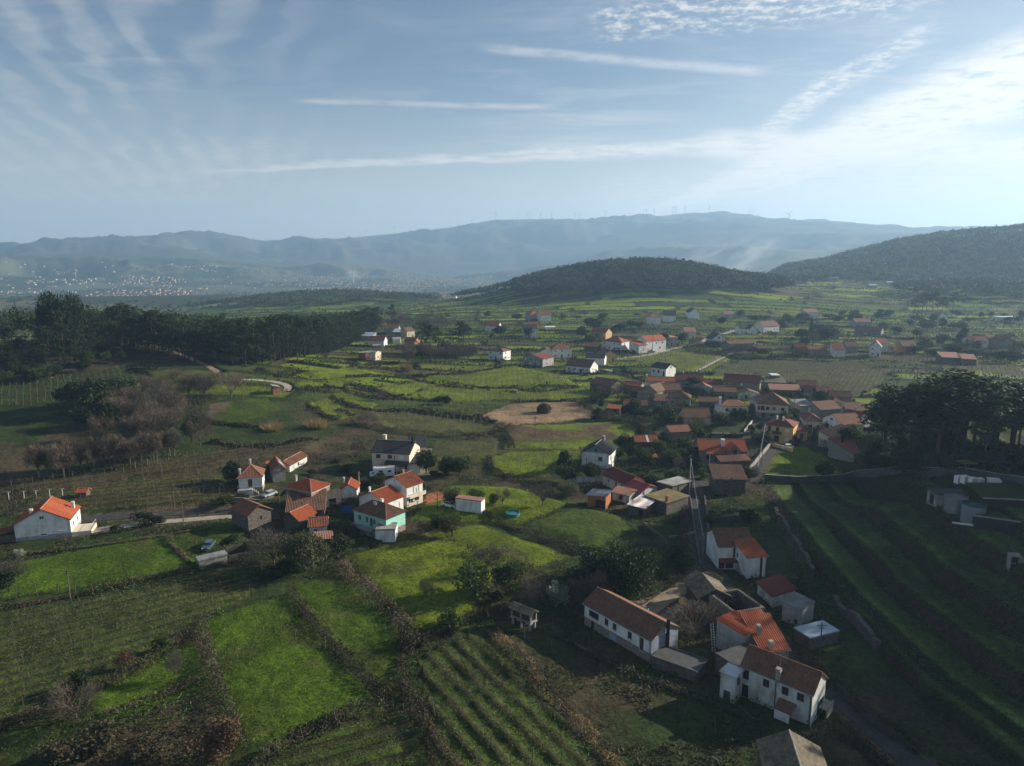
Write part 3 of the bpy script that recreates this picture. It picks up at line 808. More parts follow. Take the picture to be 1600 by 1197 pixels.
M = dict(
    ground=mat('ground_soil_and_grass', m_ground),
    asphalt=mat('asphalt', flat((0.042, 0.041, 0.042), 0.9, 0.6, 0.4, dirt=((0.085, 0.075, 0.056), 0.5, 0.45, 0.7, 0.7), bmp=0.3)),
    dirt=mat('dirt_track', flat((0.24, 0.19, 0.13), 0.95, 0.5, 0.4, bmp=0.5, bscale=3)),
    gravel=mat('gravel', flat((0.33, 0.29, 0.235), 0.95, 0.5, 0.3, bmp=0.4, bscale=3)),
    white=mat('whitewash', flat((0.72, 0.72, 0.70), 0.85, 0.5, 0.16, dirt=((0.36, 0.34, 0.28), 0.8, 0.42, 0.70, 0.6))),
    dirtywhite=mat('stained_whitewash', flat((0.60, 0.61, 0.58), 0.9, 0.6, 0.15, dirt=((0.20, 0.21, 0.15), 0.7, 0.38, 0.66, 0.7))),
    cream=mat('cream_render', flat((0.60, 0.52, 0.40), 0.85, 0.5, 0.12, dirt=((0.3, 0.26, 0.2), 0.7, 0.5, 0.8, 0.4))),
    yellow=mat('yellow_render', flat((0.66, 0.44, 0.17), 0.85, 0.5, 0.12)),
    ochre=mat('ochre_render', flat((0.48, 0.33, 0.18), 0.85, 0.5, 0.15)),
    mint=mat('mint_render', flat((0.30, 0.60, 0.50), 0.8, 0.5, 0.12, dirt=((0.25, 0.38, 0.32), 0.8, 0.5, 0.8, 0.4))),
    greyrender=mat('grey_render', flat((0.33, 0.33, 0.32), 0.9, 0.6, 0.25, dirt=((0.16, 0.16, 0.14), 0.7, 0.45, 0.75, 0.6))),
    bluegrey=mat('blue_grey_sheet', flat((0.22, 0.25, 0.30), 0.7, 0.7, 0.25)),
    brick=mat('bare_brick', flat((0.36, 0.17, 0.10), 0.9, 1.2, 0.35)),
    stone=mat('granite_wall', stone((0.34, 0.29, 0.22), (0.22, 0.20, 0.17), (0.15, 0.13, 0.105))),
    darkstone=mat('dark_granite_wall', stone((0.16, 0.14, 0.115), (0.095, 0.085, 0.075), (0.055, 0.05, 0.042), 2.2)),
    greystone=mat('grey_granite_wall', stone((0.29, 0.28, 0.26), (0.20, 0.195, 0.18), (0.13, 0.125, 0.11), 1.6)),
    concrete=mat('concrete', flat((0.30, 0.285, 0.26), 0.9, 0.6, 0.3, dirt=((0.10, 0.105, 0.08), 0.6, 0.45, 0.75, 0.7))),
    darkconcrete=mat('dark_concrete', flat((0.085, 0.085, 0.083), 0.9, 0.6, 0.3, dirt=((0.05, 0.055, 0.04), 0.6, 0.45, 0.75, 0.7))),
    orange=mat('new_orange_tiles', tile_roof((0.46, 0.115, 0.045), (0.34, 0.085, 0.035), (0.20, 0.085, 0.05), 0.38, 0.6)),
    mottled=mat('mottled_orange_tiles', tile_roof((0.48, 0.13, 0.045), (0.28, 0.10, 0.05), (0.11, 0.085, 0.06), 0.55, 0.8)),
    brown=mat('old_brown_tiles', tile_roof((0.165, 0.085, 0.052), (0.26, 0.13, 0.08), (0.085, 0.07, 0.05), 0.4, 0.7)),
    clay=mat('weathered_clay_tiles', tile_roof((0.30, 0.125, 0.07), (0.22, 0.095, 0.06), (0.12, 0.085, 0.06), 0.4, 0.7)),
    darkred=mat('dark_red_tiles', tile_roof((0.22, 0.055, 0.04), (0.16, 0.05, 0.04), (0.10, 0.06, 0.045), 0.3, 0.6)),
    pink=mat('faded_pink_tiles', tile_roof((0.46, 0.23, 0.165), (0.38, 0.18, 0.13), (0.2, 0.14, 0.1), 0.35, 0.6)),
    slate=mat('black_roof_tiles', tile_roof((0.045, 0.047, 0.052), (0.06, 0.06, 0.062), (0.07, 0.07, 0.062), 0.15, 0.5)),
    lichen=mat('lichen_covered_tiles', tile_roof((0.17, 0.14, 0.095), (0.26, 0.22, 0.15), (0.08, 0.085, 0.045), 0.5, 0.9)),
    moss=mat('mossy_sheet', flat((0.16, 0.13, 0.06), 0.9, 0.5, 0.4, dirt=((0.24, 0.19, 0.07), 0.4, 0.4, 0.7, 0.8))),
    sheet=mat('weathered_metal_sheet', flat((0.42, 0.43, 0.45), 0.5, 0.5, 0.2, 0.5, 0.3, dirt=((0.30, 0.13, 0.07), 0.35, 0.5, 0.62, 0.8))),
    greysheet=mat('grey_fibre_cement', flat((0.25, 0.25, 0.25), 0.85, 0.5, 0.3, dirt=((0.12, 0.12, 0.10), 0.4, 0.45, 0.7, 0.7))),
    bluesheet=mat('pale_blue_sheet', flat((0.30, 0.37, 0.44), 0.45, 0.5, 0.15, 0.5)),
    redsheet=mat('red_metal_sheet', flat((0.33, 0.045, 0.05), 0.5, 0.5, 0.2, 0.5)),
    rust=mat('rusty_orange_boards', flat((0.36, 0.13, 0.05), 0.85, 0.8, 0.35)),
    wood=mat('old_wood', flat((0.10, 0.07, 0.045), 0.9, 1.5, 0.35)),
    dark=mat('dark_opening', flat((0.018, 0.018, 0.020), 0.6, 1, 0.2)),
    glass=mat('window_glass', flat((0.030, 0.035, 0.042), 0.12, 1, 0.1, 0.6)),
    shutter=mat('white_shutter', flat((0.66, 0.66, 0.64), 0.6, 2, 0.08)),
    frame=mat('painted_frame', flat((0.58, 0.57, 0.54), 0.6, 2, 0.1)),
    brownframe=mat('brown_joinery', flat((0.09, 0.05, 0.035), 0.6, 2, 0.2)),
    greendoor=mat('green_painted_door', flat((0.03, 0.07, 0.06), 0.6, 2, 0.2)),
    bluedoor=mat('blue_painted_door', flat((0.25, 0.33, 0.42), 0.7, 2, 0.2)),
    blue=mat('blue_sheet', flat((0.02, 0.10, 0.32), 0.5, 1, 0.15, 0.4)),
    steel=mat('galvanised_steel', flat((0.26, 0.275, 0.28), 0.45, 0.8, 0.25, 0.5, 0.6)),
    paint=mat('white_vehicle_paint', flat((0.78, 0.78, 0.76), 0.3, 1, 0.04, 0.5)),
    carblack=mat('dark_car_paint', flat((0.03, 0.045, 0.05), 0.3, 1, 0.1, 0.5)),
    carblue=mat('blue_grey_car_paint', flat((0.06, 0.10, 0.13), 0.3, 1, 0.1, 0.5)),
    blackwall=mat('black_wall', flat((0.030, 0.030, 0.032), 0.9, 1, 0.3)),
    tankgrey=mat('grey_tank', flat((0.20, 0.225, 0.25), 0.6, 0.7, 0.2)),
    carsilver=mat('silver_car_paint', flat((0.50, 0.52, 0.54), 0.3, 1, 0.05, 0.5, 0.3)),
    rubber=mat('black_rubber', flat((0.02, 0.02, 0.02), 0.8, 1, 0.1)),
    pole=mat('concrete_pole', flat((0.42, 0.40, 0.36), 0.85, 1, 0.15)),
    woodpole=mat('grey_wooden_pole', flat((0.105, 0.09, 0.07), 0.9, 1, 0.25)),
    turbine=mat('turbine_white', flat((0.75, 0.76, 0.78), 0.5, 1, 0.03)),
    bark=mat('pine_bark', flat((0.052, 0.040, 0.030), 0.95, 2, 0.35)),
    greybark=mat('grey_bark', flat((0.125, 0.105, 0.085), 0.95, 2, 0.3)),
    twig=mat('bare_twigs', leaves((0.150, 0.112, 0.080), (0.115, 0.088, 0.064), (0.19, 0.145, 0.105), 0.0)),
    twiggrey=mat('grey_twigs', leaves((0.125, 0.110, 0.090), (0.090, 0.082, 0.066), (0.17, 0.15, 0.12), 0.0)),
    twigred=mat('rusty_leaves', leaves((0.115, 0.062, 0.034), (0.085, 0.055, 0.032), (0.14, 0.085, 0.045), 0.1)),
    hillpine=mat('hill_pine_needles', leaves((0.050, 0.074, 0.050), (0.070, 0.096, 0.060), (0.095, 0.118, 0.066), 0.15)),  # paler and bluer than pine: distance haze and lit crowns put into the colour
    pine=mat('pine_needles', leaves((0.025, 0.042, 0.018), (0.038, 0.058, 0.023), (0.050, 0.068, 0.026), 0.12)),
    evergreen=mat('evergreen_leaves', leaves((0.022, 0.040, 0.014), (0.038, 0.062, 0.019), (0.055, 0.085, 0.028), 0.2)),
    green=mat('green_leaves', leaves((0.050, 0.085, 0.020), (0.070, 0.110, 0.026), (0.095, 0.115, 0.034), 0.25)),
    olive=mat('olive_leaves', leaves((0.080, 0.090, 0.045), (0.105, 0.115, 0.062), (0.062, 0.075, 0.034), 0.2)),
    yellowgreen=mat('yellow_green_leaves', leaves((0.12, 0.13, 0.032), (0.09, 0.11, 0.026), (0.16, 0.15, 0.045), 0.3)),
    blossom=mat('pale_shiny_leaves', leaves((0.40, 0.42, 0.36), (0.10, 0.14, 0.06), (0.62, 0.62, 0.58), 0.1)),  # near-white tones put the shine of glossy leaves into the colour
    reed=mat('dry_reeds', leaves((0.30, 0.215, 0.11), (0.22, 0.155, 0.08), (0.38, 0.29, 0.16), 0.25)),
    bramble=mat('bramble_and_bracken', leaves((0.075, 0.056, 0.034), (0.045, 0.050, 0.022), (0.110, 0.082, 0.050), 0.1)),
    grasscol=mat('grass_blades', leaves((0.085, 0.14, 0.02), (0.11, 0.16, 0.025), (0.13, 0.15, 0.04), 0.3)),
    hay=mat('dark_hay', leaves((0.10, 0.075, 0.05), (0.07, 0.055, 0.035), None, 0.0)),
    water=mat('trough_water', flat((0.02, 0.03, 0.03), 0.08, 1, 0.1, 0.6)),
    turquoise=mat('turquoise_pool_liner', flat((0.04, 0.18, 0.17), 0.5, 1, 0.15)),
)

# ------------------------------------------------------------------ the ground, one sheet to the horizon
azs = np.concatenate([np.linspace(-82, -42.5, 24), np.linspace(-42, 42, 691), np.linspace(42.5, 82, 30)])
rs = np.concatenate([np.geomspace(45, 900, 560, endpoint=False), np.geomspace(900, 9100, 185)])
AZ, RR = np.meshgrid(np.radians(azs), rs)
TX, TY = RR * np.sin(AZ), RR * np.cos(AZ)
tx, ty = TX.ravel(), TY.ravel()
tz_ = H(tx, ty)
tid = field_id(tx, ty)
na, nr = len(azs), len(rs)
# slope for banks

ROWDEF = {3: ((690, 1020), (860, 1190), 2.7), 5: ((0, 1040), (300, 960), 2.6), 4: ((470, 1180), (640, 1130), 3.0), 18: ((60, 800), (360, 775), 3.2), 19: ((0, 765), (300, 722), 3.4),
          15: ((780, 735), (880, 712), 3.0), 16: ((680, 715), (770, 705), 3.0)}


def row_dist(k, p0, p1, spacing):
    a = np.array(hit(*p0, base_height)); b = np.array(hit(*p1, base_height))
    d = (b - a) / np.linalg.norm(b - a); nrm = np.array([-d[1], d[0]])
    lo = (np.array(FPOLY[k]) @ nrm).min()
    m = tid == k
    t = (tx[m] * nrm[0] + ty[m] * nrm[1] - lo - spacing * 0.6) / spacing
    return m, np.abs(t - np.round(t)) * spacing


for k in (3, 4, 5, 18, 19):                       # soil banked up under the vines
    m, dist = row_dist(k, *ROWDEF[k])
    tz_[m] += 0.26 * (0.4 + 1.2 * vnoise(tx[m] / 1.7, ty[m] / 1.7, 31)) * (1 - smooth(0.1, 1.0, dist))
gzg = tz_.reshape(nr, na)
gr_ = np.gradient(gzg, axis=0) / np.gradient(RR, axis=0)
ga_ = np.gradient(gzg, axis=1) / (RR * np.gradient(AZ, axis=1))
slope = np.hypot(gr_, ga_).ravel()


def ground_colour(x, y, z, fid, slope):
    n = len(x)
    r = np.hypot(x, y)
    px = px_of(x, y)
    gc = {k: np.array(v) * (0.74 if k not in ('tan', 'yard', 'terra') else 0.85) for k, v in GC.items()}
    c = np.tile(gc['mid'], (n, 1))
    f1 = fbm(x, y, 26, 4, 101); f2 = fbm(x, y, 7, 3, 111)
    # near default: rough grass with scrub
    w = smooth(-0.1, 0.45, f1 + 0.4 * f2)[:, None]
    c = gc['dark'] * 1.1 * (1 - w) + gc['scrub'] * w
    # strip mosaic of the valley
    a, b, edge, dv = mosaic(x, y)
    pal = np.array([gc['bright'] * 1.1, gc['mid'], gc['olive'] * 1.1, gc['lush'], gc['bright'] * 0.9, gc['bright'] * 1.25, gc['dark'] * 1.2, gc['vinebrown'], gc['lush'], gc['bright']])
    pc = pal[np.clip((a * 10).astype(int), 0, 9)]
    pc = pc * (0.95 + 0.55 * b)[:, None]
    rowm = (0.5 + 0.5 * np.sin(dv * 2 * np.pi / 3.0))[:, None] * ((b > 0.35) & (r < 700))[:, None]
    pc = pc * (1 - 0.22 * rowm) + gc['scrub'] * 0.22 * rowm
    ed = (1 - smooth(1.1, 2.8, edge))[:, None]
    pc = pc * (1 - ed) + gc['dark'] * 0.7 * ed
    wild = smooth(262, 300, y)[:, None]
    c = c * (1 - wild) + pc * wild
    # far valley: pale fields, dark woods
    far = smooth(1250, 1700, r)[:, None]
    fa = fbm(x, y, 260, 5, 121); fb = fbm(x, y, 80, 4, 131)
    dk = smooth(-0.12, 0.10, fa + 0.5 * fb)[:, None]
    fc = (gc['olive'] * 1.1 + 0.03) * (1 - dk) + np.array([0.028, 0.042, 0.020]) * dk
    c = c * (1 - far) + fc * far
    mtn = smooth(4200, 5400, r)[:, None]
    hc = fbm(x, y, 420, 5, 141)[:, None] * 0.5 + 0.5
    mc = np.array([0.045, 0.055, 0.030]) * (1 - hc) + np.array([0.085, 0.080, 0.050]) * hc
    c = c * (1 - mtn) + mc * mtn
    # floor of the woods
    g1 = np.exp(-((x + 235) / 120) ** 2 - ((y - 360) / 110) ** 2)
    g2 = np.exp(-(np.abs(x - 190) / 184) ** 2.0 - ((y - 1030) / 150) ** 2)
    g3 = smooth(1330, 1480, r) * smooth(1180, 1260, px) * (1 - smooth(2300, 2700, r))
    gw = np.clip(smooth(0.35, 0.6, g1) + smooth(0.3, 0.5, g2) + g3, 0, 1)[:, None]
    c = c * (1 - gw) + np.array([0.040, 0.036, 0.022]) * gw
    # right slope: its shade and the lit terrace edges are put into the colour
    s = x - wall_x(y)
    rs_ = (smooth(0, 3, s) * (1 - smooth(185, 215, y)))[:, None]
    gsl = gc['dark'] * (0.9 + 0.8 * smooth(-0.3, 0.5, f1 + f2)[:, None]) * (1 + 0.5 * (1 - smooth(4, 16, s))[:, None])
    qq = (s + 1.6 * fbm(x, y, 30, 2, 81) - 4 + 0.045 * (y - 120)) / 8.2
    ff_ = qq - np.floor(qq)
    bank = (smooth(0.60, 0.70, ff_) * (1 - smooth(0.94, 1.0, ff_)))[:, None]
    lit_lip = smooth(0.30, 0.0, ff_)[:, None]
    gsl = gsl * (1 + 0.9 * lit_lip) * (1 - bank) + gc['dark'] * 0.42 * bank
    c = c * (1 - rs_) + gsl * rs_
    # traced fields
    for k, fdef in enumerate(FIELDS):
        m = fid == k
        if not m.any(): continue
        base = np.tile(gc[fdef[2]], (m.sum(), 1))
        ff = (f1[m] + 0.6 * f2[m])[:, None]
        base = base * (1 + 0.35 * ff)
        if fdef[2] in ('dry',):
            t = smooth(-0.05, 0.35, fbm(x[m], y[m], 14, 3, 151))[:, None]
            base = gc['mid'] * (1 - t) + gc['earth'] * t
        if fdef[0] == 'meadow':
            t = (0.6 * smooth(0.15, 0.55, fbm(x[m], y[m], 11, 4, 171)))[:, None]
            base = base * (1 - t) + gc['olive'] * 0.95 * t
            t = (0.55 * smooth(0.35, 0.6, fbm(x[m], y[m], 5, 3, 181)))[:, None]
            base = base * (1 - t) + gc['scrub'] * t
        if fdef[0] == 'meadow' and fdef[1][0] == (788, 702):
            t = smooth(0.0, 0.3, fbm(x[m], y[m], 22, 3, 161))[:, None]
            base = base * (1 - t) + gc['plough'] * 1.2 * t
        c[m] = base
    m = fid == -2
    c[m] = gc['earth'] * 0.9
    # banks: rough dark vegetation and stones
    bk = (smooth(0.42, 0.85, slope) * (1 - smooth(900, 1500, r)))[:, None]
    bc = gc['scrub'] * 0.7 * (1 - w) + gc['dark'] * 0.8 * w
    c = c * (1 - bk) + bc * bk
    return np.clip(c, 0.004, 0.9)


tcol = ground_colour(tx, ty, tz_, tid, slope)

# rows of the near vineyards: brown strip under the vines
VROWS = []                                       # filled below: (field index, list of rows as ((x0,y0),(x1,y1)))


def field_rows(k, p0, p1, spacing, inset=0.8):
    """parallel rows across a traced field, along the direction through two ground points"""
    poly = FPOLY[k]
    a = np.array(hit(*p0, base_height)); b = np.array(hit(*p1, base_height))
    d = (b - a) / np.linalg.norm(b - a); nrm = np.array([-d[1], d[0]])
    P_ = np.array(poly)
    lo, hi = (P_ @ nrm).min(), (P_ @ nrm).max()
    rows = []
    t = lo + spacing * 0.6
    while t < hi - spacing * 0.3:
        cuts = []
        for i in range(len(poly)):
            q0, q1 = P_[i], P_[(i + 1) % len(poly)]
            s0, s1 = q0 @ nrm - t, q1 @ nrm - t
            if s0 * s1 < 0:
                q = q0 + (q1 - q0) * s0 / (s0 - s1)
                cuts.append(float(q @ d))
        cuts.sort()
        for i in range(0, len(cuts) - 1, 2):
            if cuts[i + 1] - cuts[i] > 5:
                rows.append((d * (cuts[i] + inset) + nrm * t, d * (cuts[i + 1] - inset) + nrm * t))
        t += spacing
    return rows


def row_stripes(k, p0, p1, spacing, colour, width, amt):
    m, dist = row_dist(k, p0, p1, spacing)
    wgt = ((1 - smooth(width * 0.4, width, dist)) * amt)[:, None]
    tcol[m] = tcol[m] * (1 - wgt) + np.array(colour) * wgt


for k, (p0, p1, sp) in ROWDEF.items():
    if k in (3, 4, 5, 18, 19):
        row_stripes(k, p0, p1, sp, (0.032, 0.028, 0.016), 0.95, 0.78)

gi = np.arange(nr * na).reshape(nr, na)
quads = np.stack([gi[:-1, :-1], gi[:-1, 1:], gi[1:, 1:], gi[1:, :-1]], -1).reshape(-1, 4)
V3 = np.c_[tx, ty, tz_]
fq = tid[quads]
qid = np.where((fq == fq[:, :1]).all(1) & (fq[:, 0] >= 0), fq[:, 0], -1)
for k in np.unique(qid):
    q = quads[qid == k]
    used, invq = np.unique(q, return_inverse=True)
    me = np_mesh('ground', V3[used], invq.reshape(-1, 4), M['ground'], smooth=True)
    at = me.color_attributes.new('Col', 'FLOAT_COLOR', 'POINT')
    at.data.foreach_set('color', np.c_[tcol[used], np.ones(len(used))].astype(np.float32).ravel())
    if k < 0:
        o = link('ground', me)
        tag(o, 'terraced valley floor rising into hazy mountains', kind='structure')
    else:
        o = link(FIELDS[k][0], me)
        tag(o, FIELDS[k][4], kind='structure')

# roads lie as sheets just above the ground
for (nm, pts, w, kind, lab), g in zip(ROADS, RPOLY):
    t = np.gradient(g, axis=0); t /= np.linalg.norm(t, axis=1)[:, None]
    nn = np.c_[-t[:, 1], t[:, 0]]
    offs_ = np.linspace(-w / 2, w / 2, 5)
    far_ = 0.10 if g[:, 1].min() < 260 else 0.25
    vs = []
    for j, of in enumerate(offs_):
        p = g + nn * of + nn * ((0.18 * (vnoise(g[:, 0] / 3 + j * 9, g[:, 1] / 3, 7) - 0.5))[:, None] if j in (0, 4) else 0)
        vs.append(np.c_[p, base_height(g[:, 0], g[:, 1]) * 0.4 + base_height(p[:, 0], p[:, 1]) * 0.6 + far_])
    vs = np.stack(vs, 1)
    idx = np.arange(vs.shape[0] * 5).reshape(-1, 5)
    fq_ = np.stack([idx[:-1, :-1], idx[:-1, 1:], idx[1:, 1:], idx[1:, :-1]], -1).reshape(-1, 4)
    me = np_mesh(nm, vs.reshape(-1, 3), fq_, M[kind], smooth=True)
    tag(link(nm, me), lab, kind='structure')


_azr = np.radians(azs)


def Hg(x, y):
    """height of the built ground sheet"""
    x = np.atleast_1d(np.asarray(x, float)); y = np.atleast_1d(np.asarray(y, float))
    fa = np.interp(np.arctan2(x, y), _azr, np.arange(na)); fr = np.interp(np.hypot(x, y), rs, np.arange(nr))
    i = np.clip(fa.astype(int), 0, na - 2); j = np.clip(fr.astype(int), 0, nr - 2)
    u, v = fa - i, fr - j
    return (gzg[j, i] * (1 - u) + gzg[j, i + 1] * u) * (1 - v) + (gzg[j + 1, i] * (1 - u) + gzg[j + 1, i + 1] * u) * v


def G(px, py, dz=0.0):
    x, y = hit(px, py, Hg)
    return np.array([x, y, float(Hg(x, y)[0]) + dz])


def gz(x, y):
    return float(Hg(x, y)[0])
# ------------------------------------------------------------------ trees, shrubs, hedges
def cards(c, lo, hi, asp, r_, up=0.0, droop=0.0):
    """leaf-sized kites spread at the points c"""
    n = len(c)
    a = r_.normal(size=(n, 3)); a[:, 2] = a[:, 2] * (1 - up) + up * 1.2 - droop
    a /= np.linalg.norm(a, axis=1)[:, None]
    b = np.cross(a, r_.normal(size=(n, 3))); b /= np.linalg.norm(b, axis=1)[:, None]
    s = r_.uniform(lo, hi, n)[:, None]
    w = s * asp
    v = np.stack([c - a * s * 0.5, c + b * w * 0.5, c + a * s * 0.5, c - b * w * 0.5], 1).reshape(-1, 3)
    return v, np.arange(n * 4).reshape(n, 4)


def join_np(parts_):
    vs, fs, o = [], [], 0
    for v, f in parts_:
        vs.append(v); fs.append(f + o); o += len(v)
    return np.concatenate(vs), np.concatenate(fs)


def clump_points(n, cen, rad, r_, shell=0.5):
    d = r_.normal(size=(n, 3)); d /= np.linalg.norm(d, axis=1)[:, None]
    k = r_.uniform(shell, 1.0, n)[:, None]
    return np.asarray(cen) + d * k * np.asarray(rad)


def pine_meshes(seed, h, cr, cb, nclump, per):
    r_ = np.random.default_rng(seed)
    m = MB()
    lean = r_.normal(0, 0.5, 2)
    pts = [(lean[0] * t * t + 0.18 * math.sin(5 * t + seed), lean[1] * t * t, h * t * 0.96 - 0.6 * (1 - t)) for t in np.linspace(0, 1, 6)]
    m.tube(pts, [0.30, 0.26, 0.22, 0.18, 0.12, 0.05], 6)
    P_ = []
    for i in range(nclump):
        t = r_.uniform(0, 1) ** 0.8
        z = h * (cb + (1 - cb) * t)
        prof = math.sqrt(max(0.05, 1 - (t * 1.25 - 0.45) ** 2)) * cr
        an = r_.uniform(0, 6.28)
        rr = prof * r_.uniform(0.25, 0.95)
        c = np.array([lean[0] * 0.7 + rr * math.cos(an), lean[1] * 0.7 + rr * math.sin(an), z])
        s = r_.uniform(0.9, 1.6)
        P_.append(cards(clump_points(per, c, (s * 1.15, s * 1.15, s * 0.75), r_, 0.35), 0.6, 1.15, 0.42, r_, 0.25))
        if i % 2 == 0:
            tt = min(0.93, z / h - 0.07)
            s0 = (lean[0] * tt * tt, lean[1] * tt * tt, h * tt * 0.96)
            m.tube([s0, c], [0.08, 0.03], 3, cap=False)
    # a few dead lower limbs
    for i in range(7):
        tt = r_.uniform(min(0.35, cb - 0.05), cb + 0.05); an = r_.uniform(0, 6.28)
        s0 = np.array((lean[0] * tt * tt, lean[1] * tt * tt, h * tt * 0.96))
        m.tube([s0, s0 + np.array((math.cos(an) * 1.8, math.sin(an) * 1.8, r_.uniform(-0.2, 0.7)))], [0.05, 0.015], 3, cap=False)
    v, f = join_np(P_)
    return m.mesh('trunk', M['bark']), np_mesh('crown', v, f, M['pine'])


def broad_meshes(seed, h, w, trunk, nlump, per, leaf, lm, bark, flat_=0.8):
    r_ = np.random.default_rng(seed)
    m = MB()
    th = h * trunk
    m.tube([(0, 0, -0.5), (0.1, 0, th * 0.6), (0.05, 0.1, th + 0.25 * h)], [0.05 * w * 0.5 + 0.06, 0.035 * w * 0.5 + 0.05, 0.03], 6)
    P_ = []
    for i in range(nlump):
        d = r_.normal(size=3); d[2] = d[2] * 0.9 + 0.12; d /= np.linalg.norm(d)
        k = r_.uniform(0.35, 0.80)
        c = np.array([0, 0, th + (h - th) * 0.46]) + d * k * np.array([w / 2, w / 2, (h - th) * 0.52])
        s = r_.uniform(0.16, 0.30) * w
        P_.append(cards(clump_points(per, c, (s, s, s * flat_), r_, 0.55), leaf * 0.7, leaf * 1.4, 0.6, r_, 0.15))
        m.tube([(0, 0, th * 0.8), c * np.array([0.5, 0.5, 1]) * 0.98, c], [0.07, 0.05, 0.015], 3, cap=False)
    v, f = join_np(P_)
    v[:, 2] = np.maximum(v[:, 2], 0.02)
    return m.mesh('trunk', M[bark]), np_mesh('crown', v, f, M[lm])


def bare_meshes(seed, h, w, lm, bark, ntwig=3000, slender=False):
    """leafless tree: trunk, limbs and a haze of fine twigs"""
    r_ = np.random.default_rng(seed)
    m = MB()
    fork = h * (0.16 if not slender else 0.24)
    m.tube([(0, 0, -0.4), (0.05, 0.04, fork), (0.08, -0.03, h * 0.55)], [0.012 * h + 0.03, 0.010 * h + 0.02, 0.03], 6)
    lumps = []
    for i in range(13):
        a = r_.uniform(0, 6.28); e = r_.uniform(0.0, 1.0)
        c = np.array([math.cos(a) * w * 0.34 * math.sqrt(1 - 0.6 * e), math.sin(a) * w * 0.34 * math.sqrt(1 - 0.6 * e), h * (0.40 + 0.42 * e)])
        lumps.append(c)
        mid = np.array([c[0] * 0.4, c[1] * 0.4, fork + (c[2] - fork) * 0.5])
        m.tube([(0.05, 0.04, fork), mid, c, c + (c - mid) * 0.5], [0.05 + 0.004 * h, 0.05, 0.03, 0.01], 4, cap=False)
        for _ in range(4):
            d = (c - np.array([0, 0, fork])) + r_.normal(0, 0.18 * w, 3)
            d *= r_.uniform(0.18, 0.34) * w / np.linalg.norm(d)
            m.tube([c * 0.85 + np.array([0, 0, 0.15 * fork]), c + d], [0.03, 0.01], 3, cap=False)
    L = np.array(lumps)
    i = r_.integers(0, len(L), ntwig)
    q = r_.normal(size=(ntwig, 3)); q /= np.linalg.norm(q, axis=1)[:, None]
    c = L[i] + q * (r_.uniform(0, 1, ntwig) ** 0.45)[:, None] * np.array([w * 0.24, w * 0.24, h * 0.17])
    d = c - np.array([0, 0, h * 0.22]); d /= np.linalg.norm(d, axis=1)[:, None]
    d = d + r_.normal(0, 0.38, (ntwig, 3)); d /= np.linalg.norm(d, axis=1)[:, None]
    s = r_.uniform(0.35, 0.95, ntwig)[:, None] * h / 9
    b = np.cross(d, r_.normal(size=(ntwig, 3))); b /= np.linalg.norm(b, axis=1)[:, None]
    wd = 0.028 * max(1.0, h / 9)
    v = np.stack([c - b * wd, c + b * wd, c + d * s], 1).reshape(-1, 3)
    return m.mesh('trunk', M[bark]), np_mesh('crown', v, np.arange(len(v)).reshape(-1, 3), M[lm])


def spruce_meshes(seed, h, w):
    r_ = np.random.default_rng(seed)
    m = MB(); m.tube([(0, 0, -0.4), (0, 0, h * 0.98)], [0.22, 0.03], 6)
    n = 1700
    t = r_.uniform(0, 1, n) ** 1.4
    tier = np.floor(t * 11) / 11
    rr = (1 - t) * w / 2 * r_.uniform(0.25, 1.0, n) * (1.1 - 0.5 * (t - tier) * 11)
    an = r_.uniform(0, 6.28, n)
    c = np.c_[rr * np.cos(an), rr * np.sin(an), h * (0.07 + 0.93 * t) - rr * 0.25]
    v, f = cards(c, 0.5, 1.0, 0.45, r_, 0.0, 0.2)
    return m.mesh('trunk', M['bark']), np_mesh('crown', v, f, M['evergreen'])


def tuft_mesh(seed, h, w, lm, n, spread=0.55):
    r_ = np.random.default_rng(seed)
    an = r_.uniform(0, 6.28, n); rr = np.sqrt(r_.uniform(0, 1, n)) * w / 2
    base = np.c_[rr * np.cos(an), rr * np.sin(an), np.zeros(n) - 0.1]
    d = np.c_[np.cos(an) * spread * rr / (w / 2), np.sin(an) * spread * rr / (w / 2), np.ones(n)] + r_.normal(0, 0.22, (n, 3))
    d /= np.linalg.norm(d, axis=1)[:, None]
    L = h * r_.uniform(0.55, 1.05, n)[:, None]
    b = np.cross(d, r_.normal(size=(n, 3))); b /= np.linalg.norm(b, axis=1)[:, None]
    wd = 0.05 * (h / 2.5)
    v = np.stack([base - b * wd, base + b * wd, base + d * L], 1).reshape(-1, 3)
    return np_mesh('stalks', v, np.arange(len(v)).reshape(-1, 3), M[lm])


PROTO = {}


def proto(key, name, tm, cmesh):
    PROTO[key] = (name, tm, cmesh)


for i in range(5):
    proto('pine%d' % i, 'pine_tree', *pine_meshes(10 + i, 22.0, [4.2, 5.0, 3.6, 4.6, 5.6][i], [0.52, 0.60, 0.48, 0.56, 0.64][i], [26, 30, 24, 28, 34][i], 38))
for i in range(3):
    proto('thick%d' % i, 'pine_tree', *pine_meshes(110 + i, 20.0, [4.4, 5.0, 3.9][i], [0.22, 0.30, 0.18][i], [36, 38, 34][i], 38))
for i in range(3):
    proto('bare%d' % i, 'bare_tree', *bare_meshes(30 + i, 9.0, [7.5, 6.5, 8.5][i], ['twig', 'twiggrey', 'twig'][i], 'greybark'))
for i in range(2):
    proto('slim%d' % i, 'bare_tree', *bare_meshes(40 + i, 12.0, 4.6, ['twig', 'twiggrey'][i], 'greybark', 2200, True))
for i in range(3):
    proto('ever%d' % i, 'evergreen_tree', *broad_meshes(50 + i, 6.0, 6.0, 0.14, [15, 18, 14][i], 150, 0.42, 'evergreen', 'bark'))
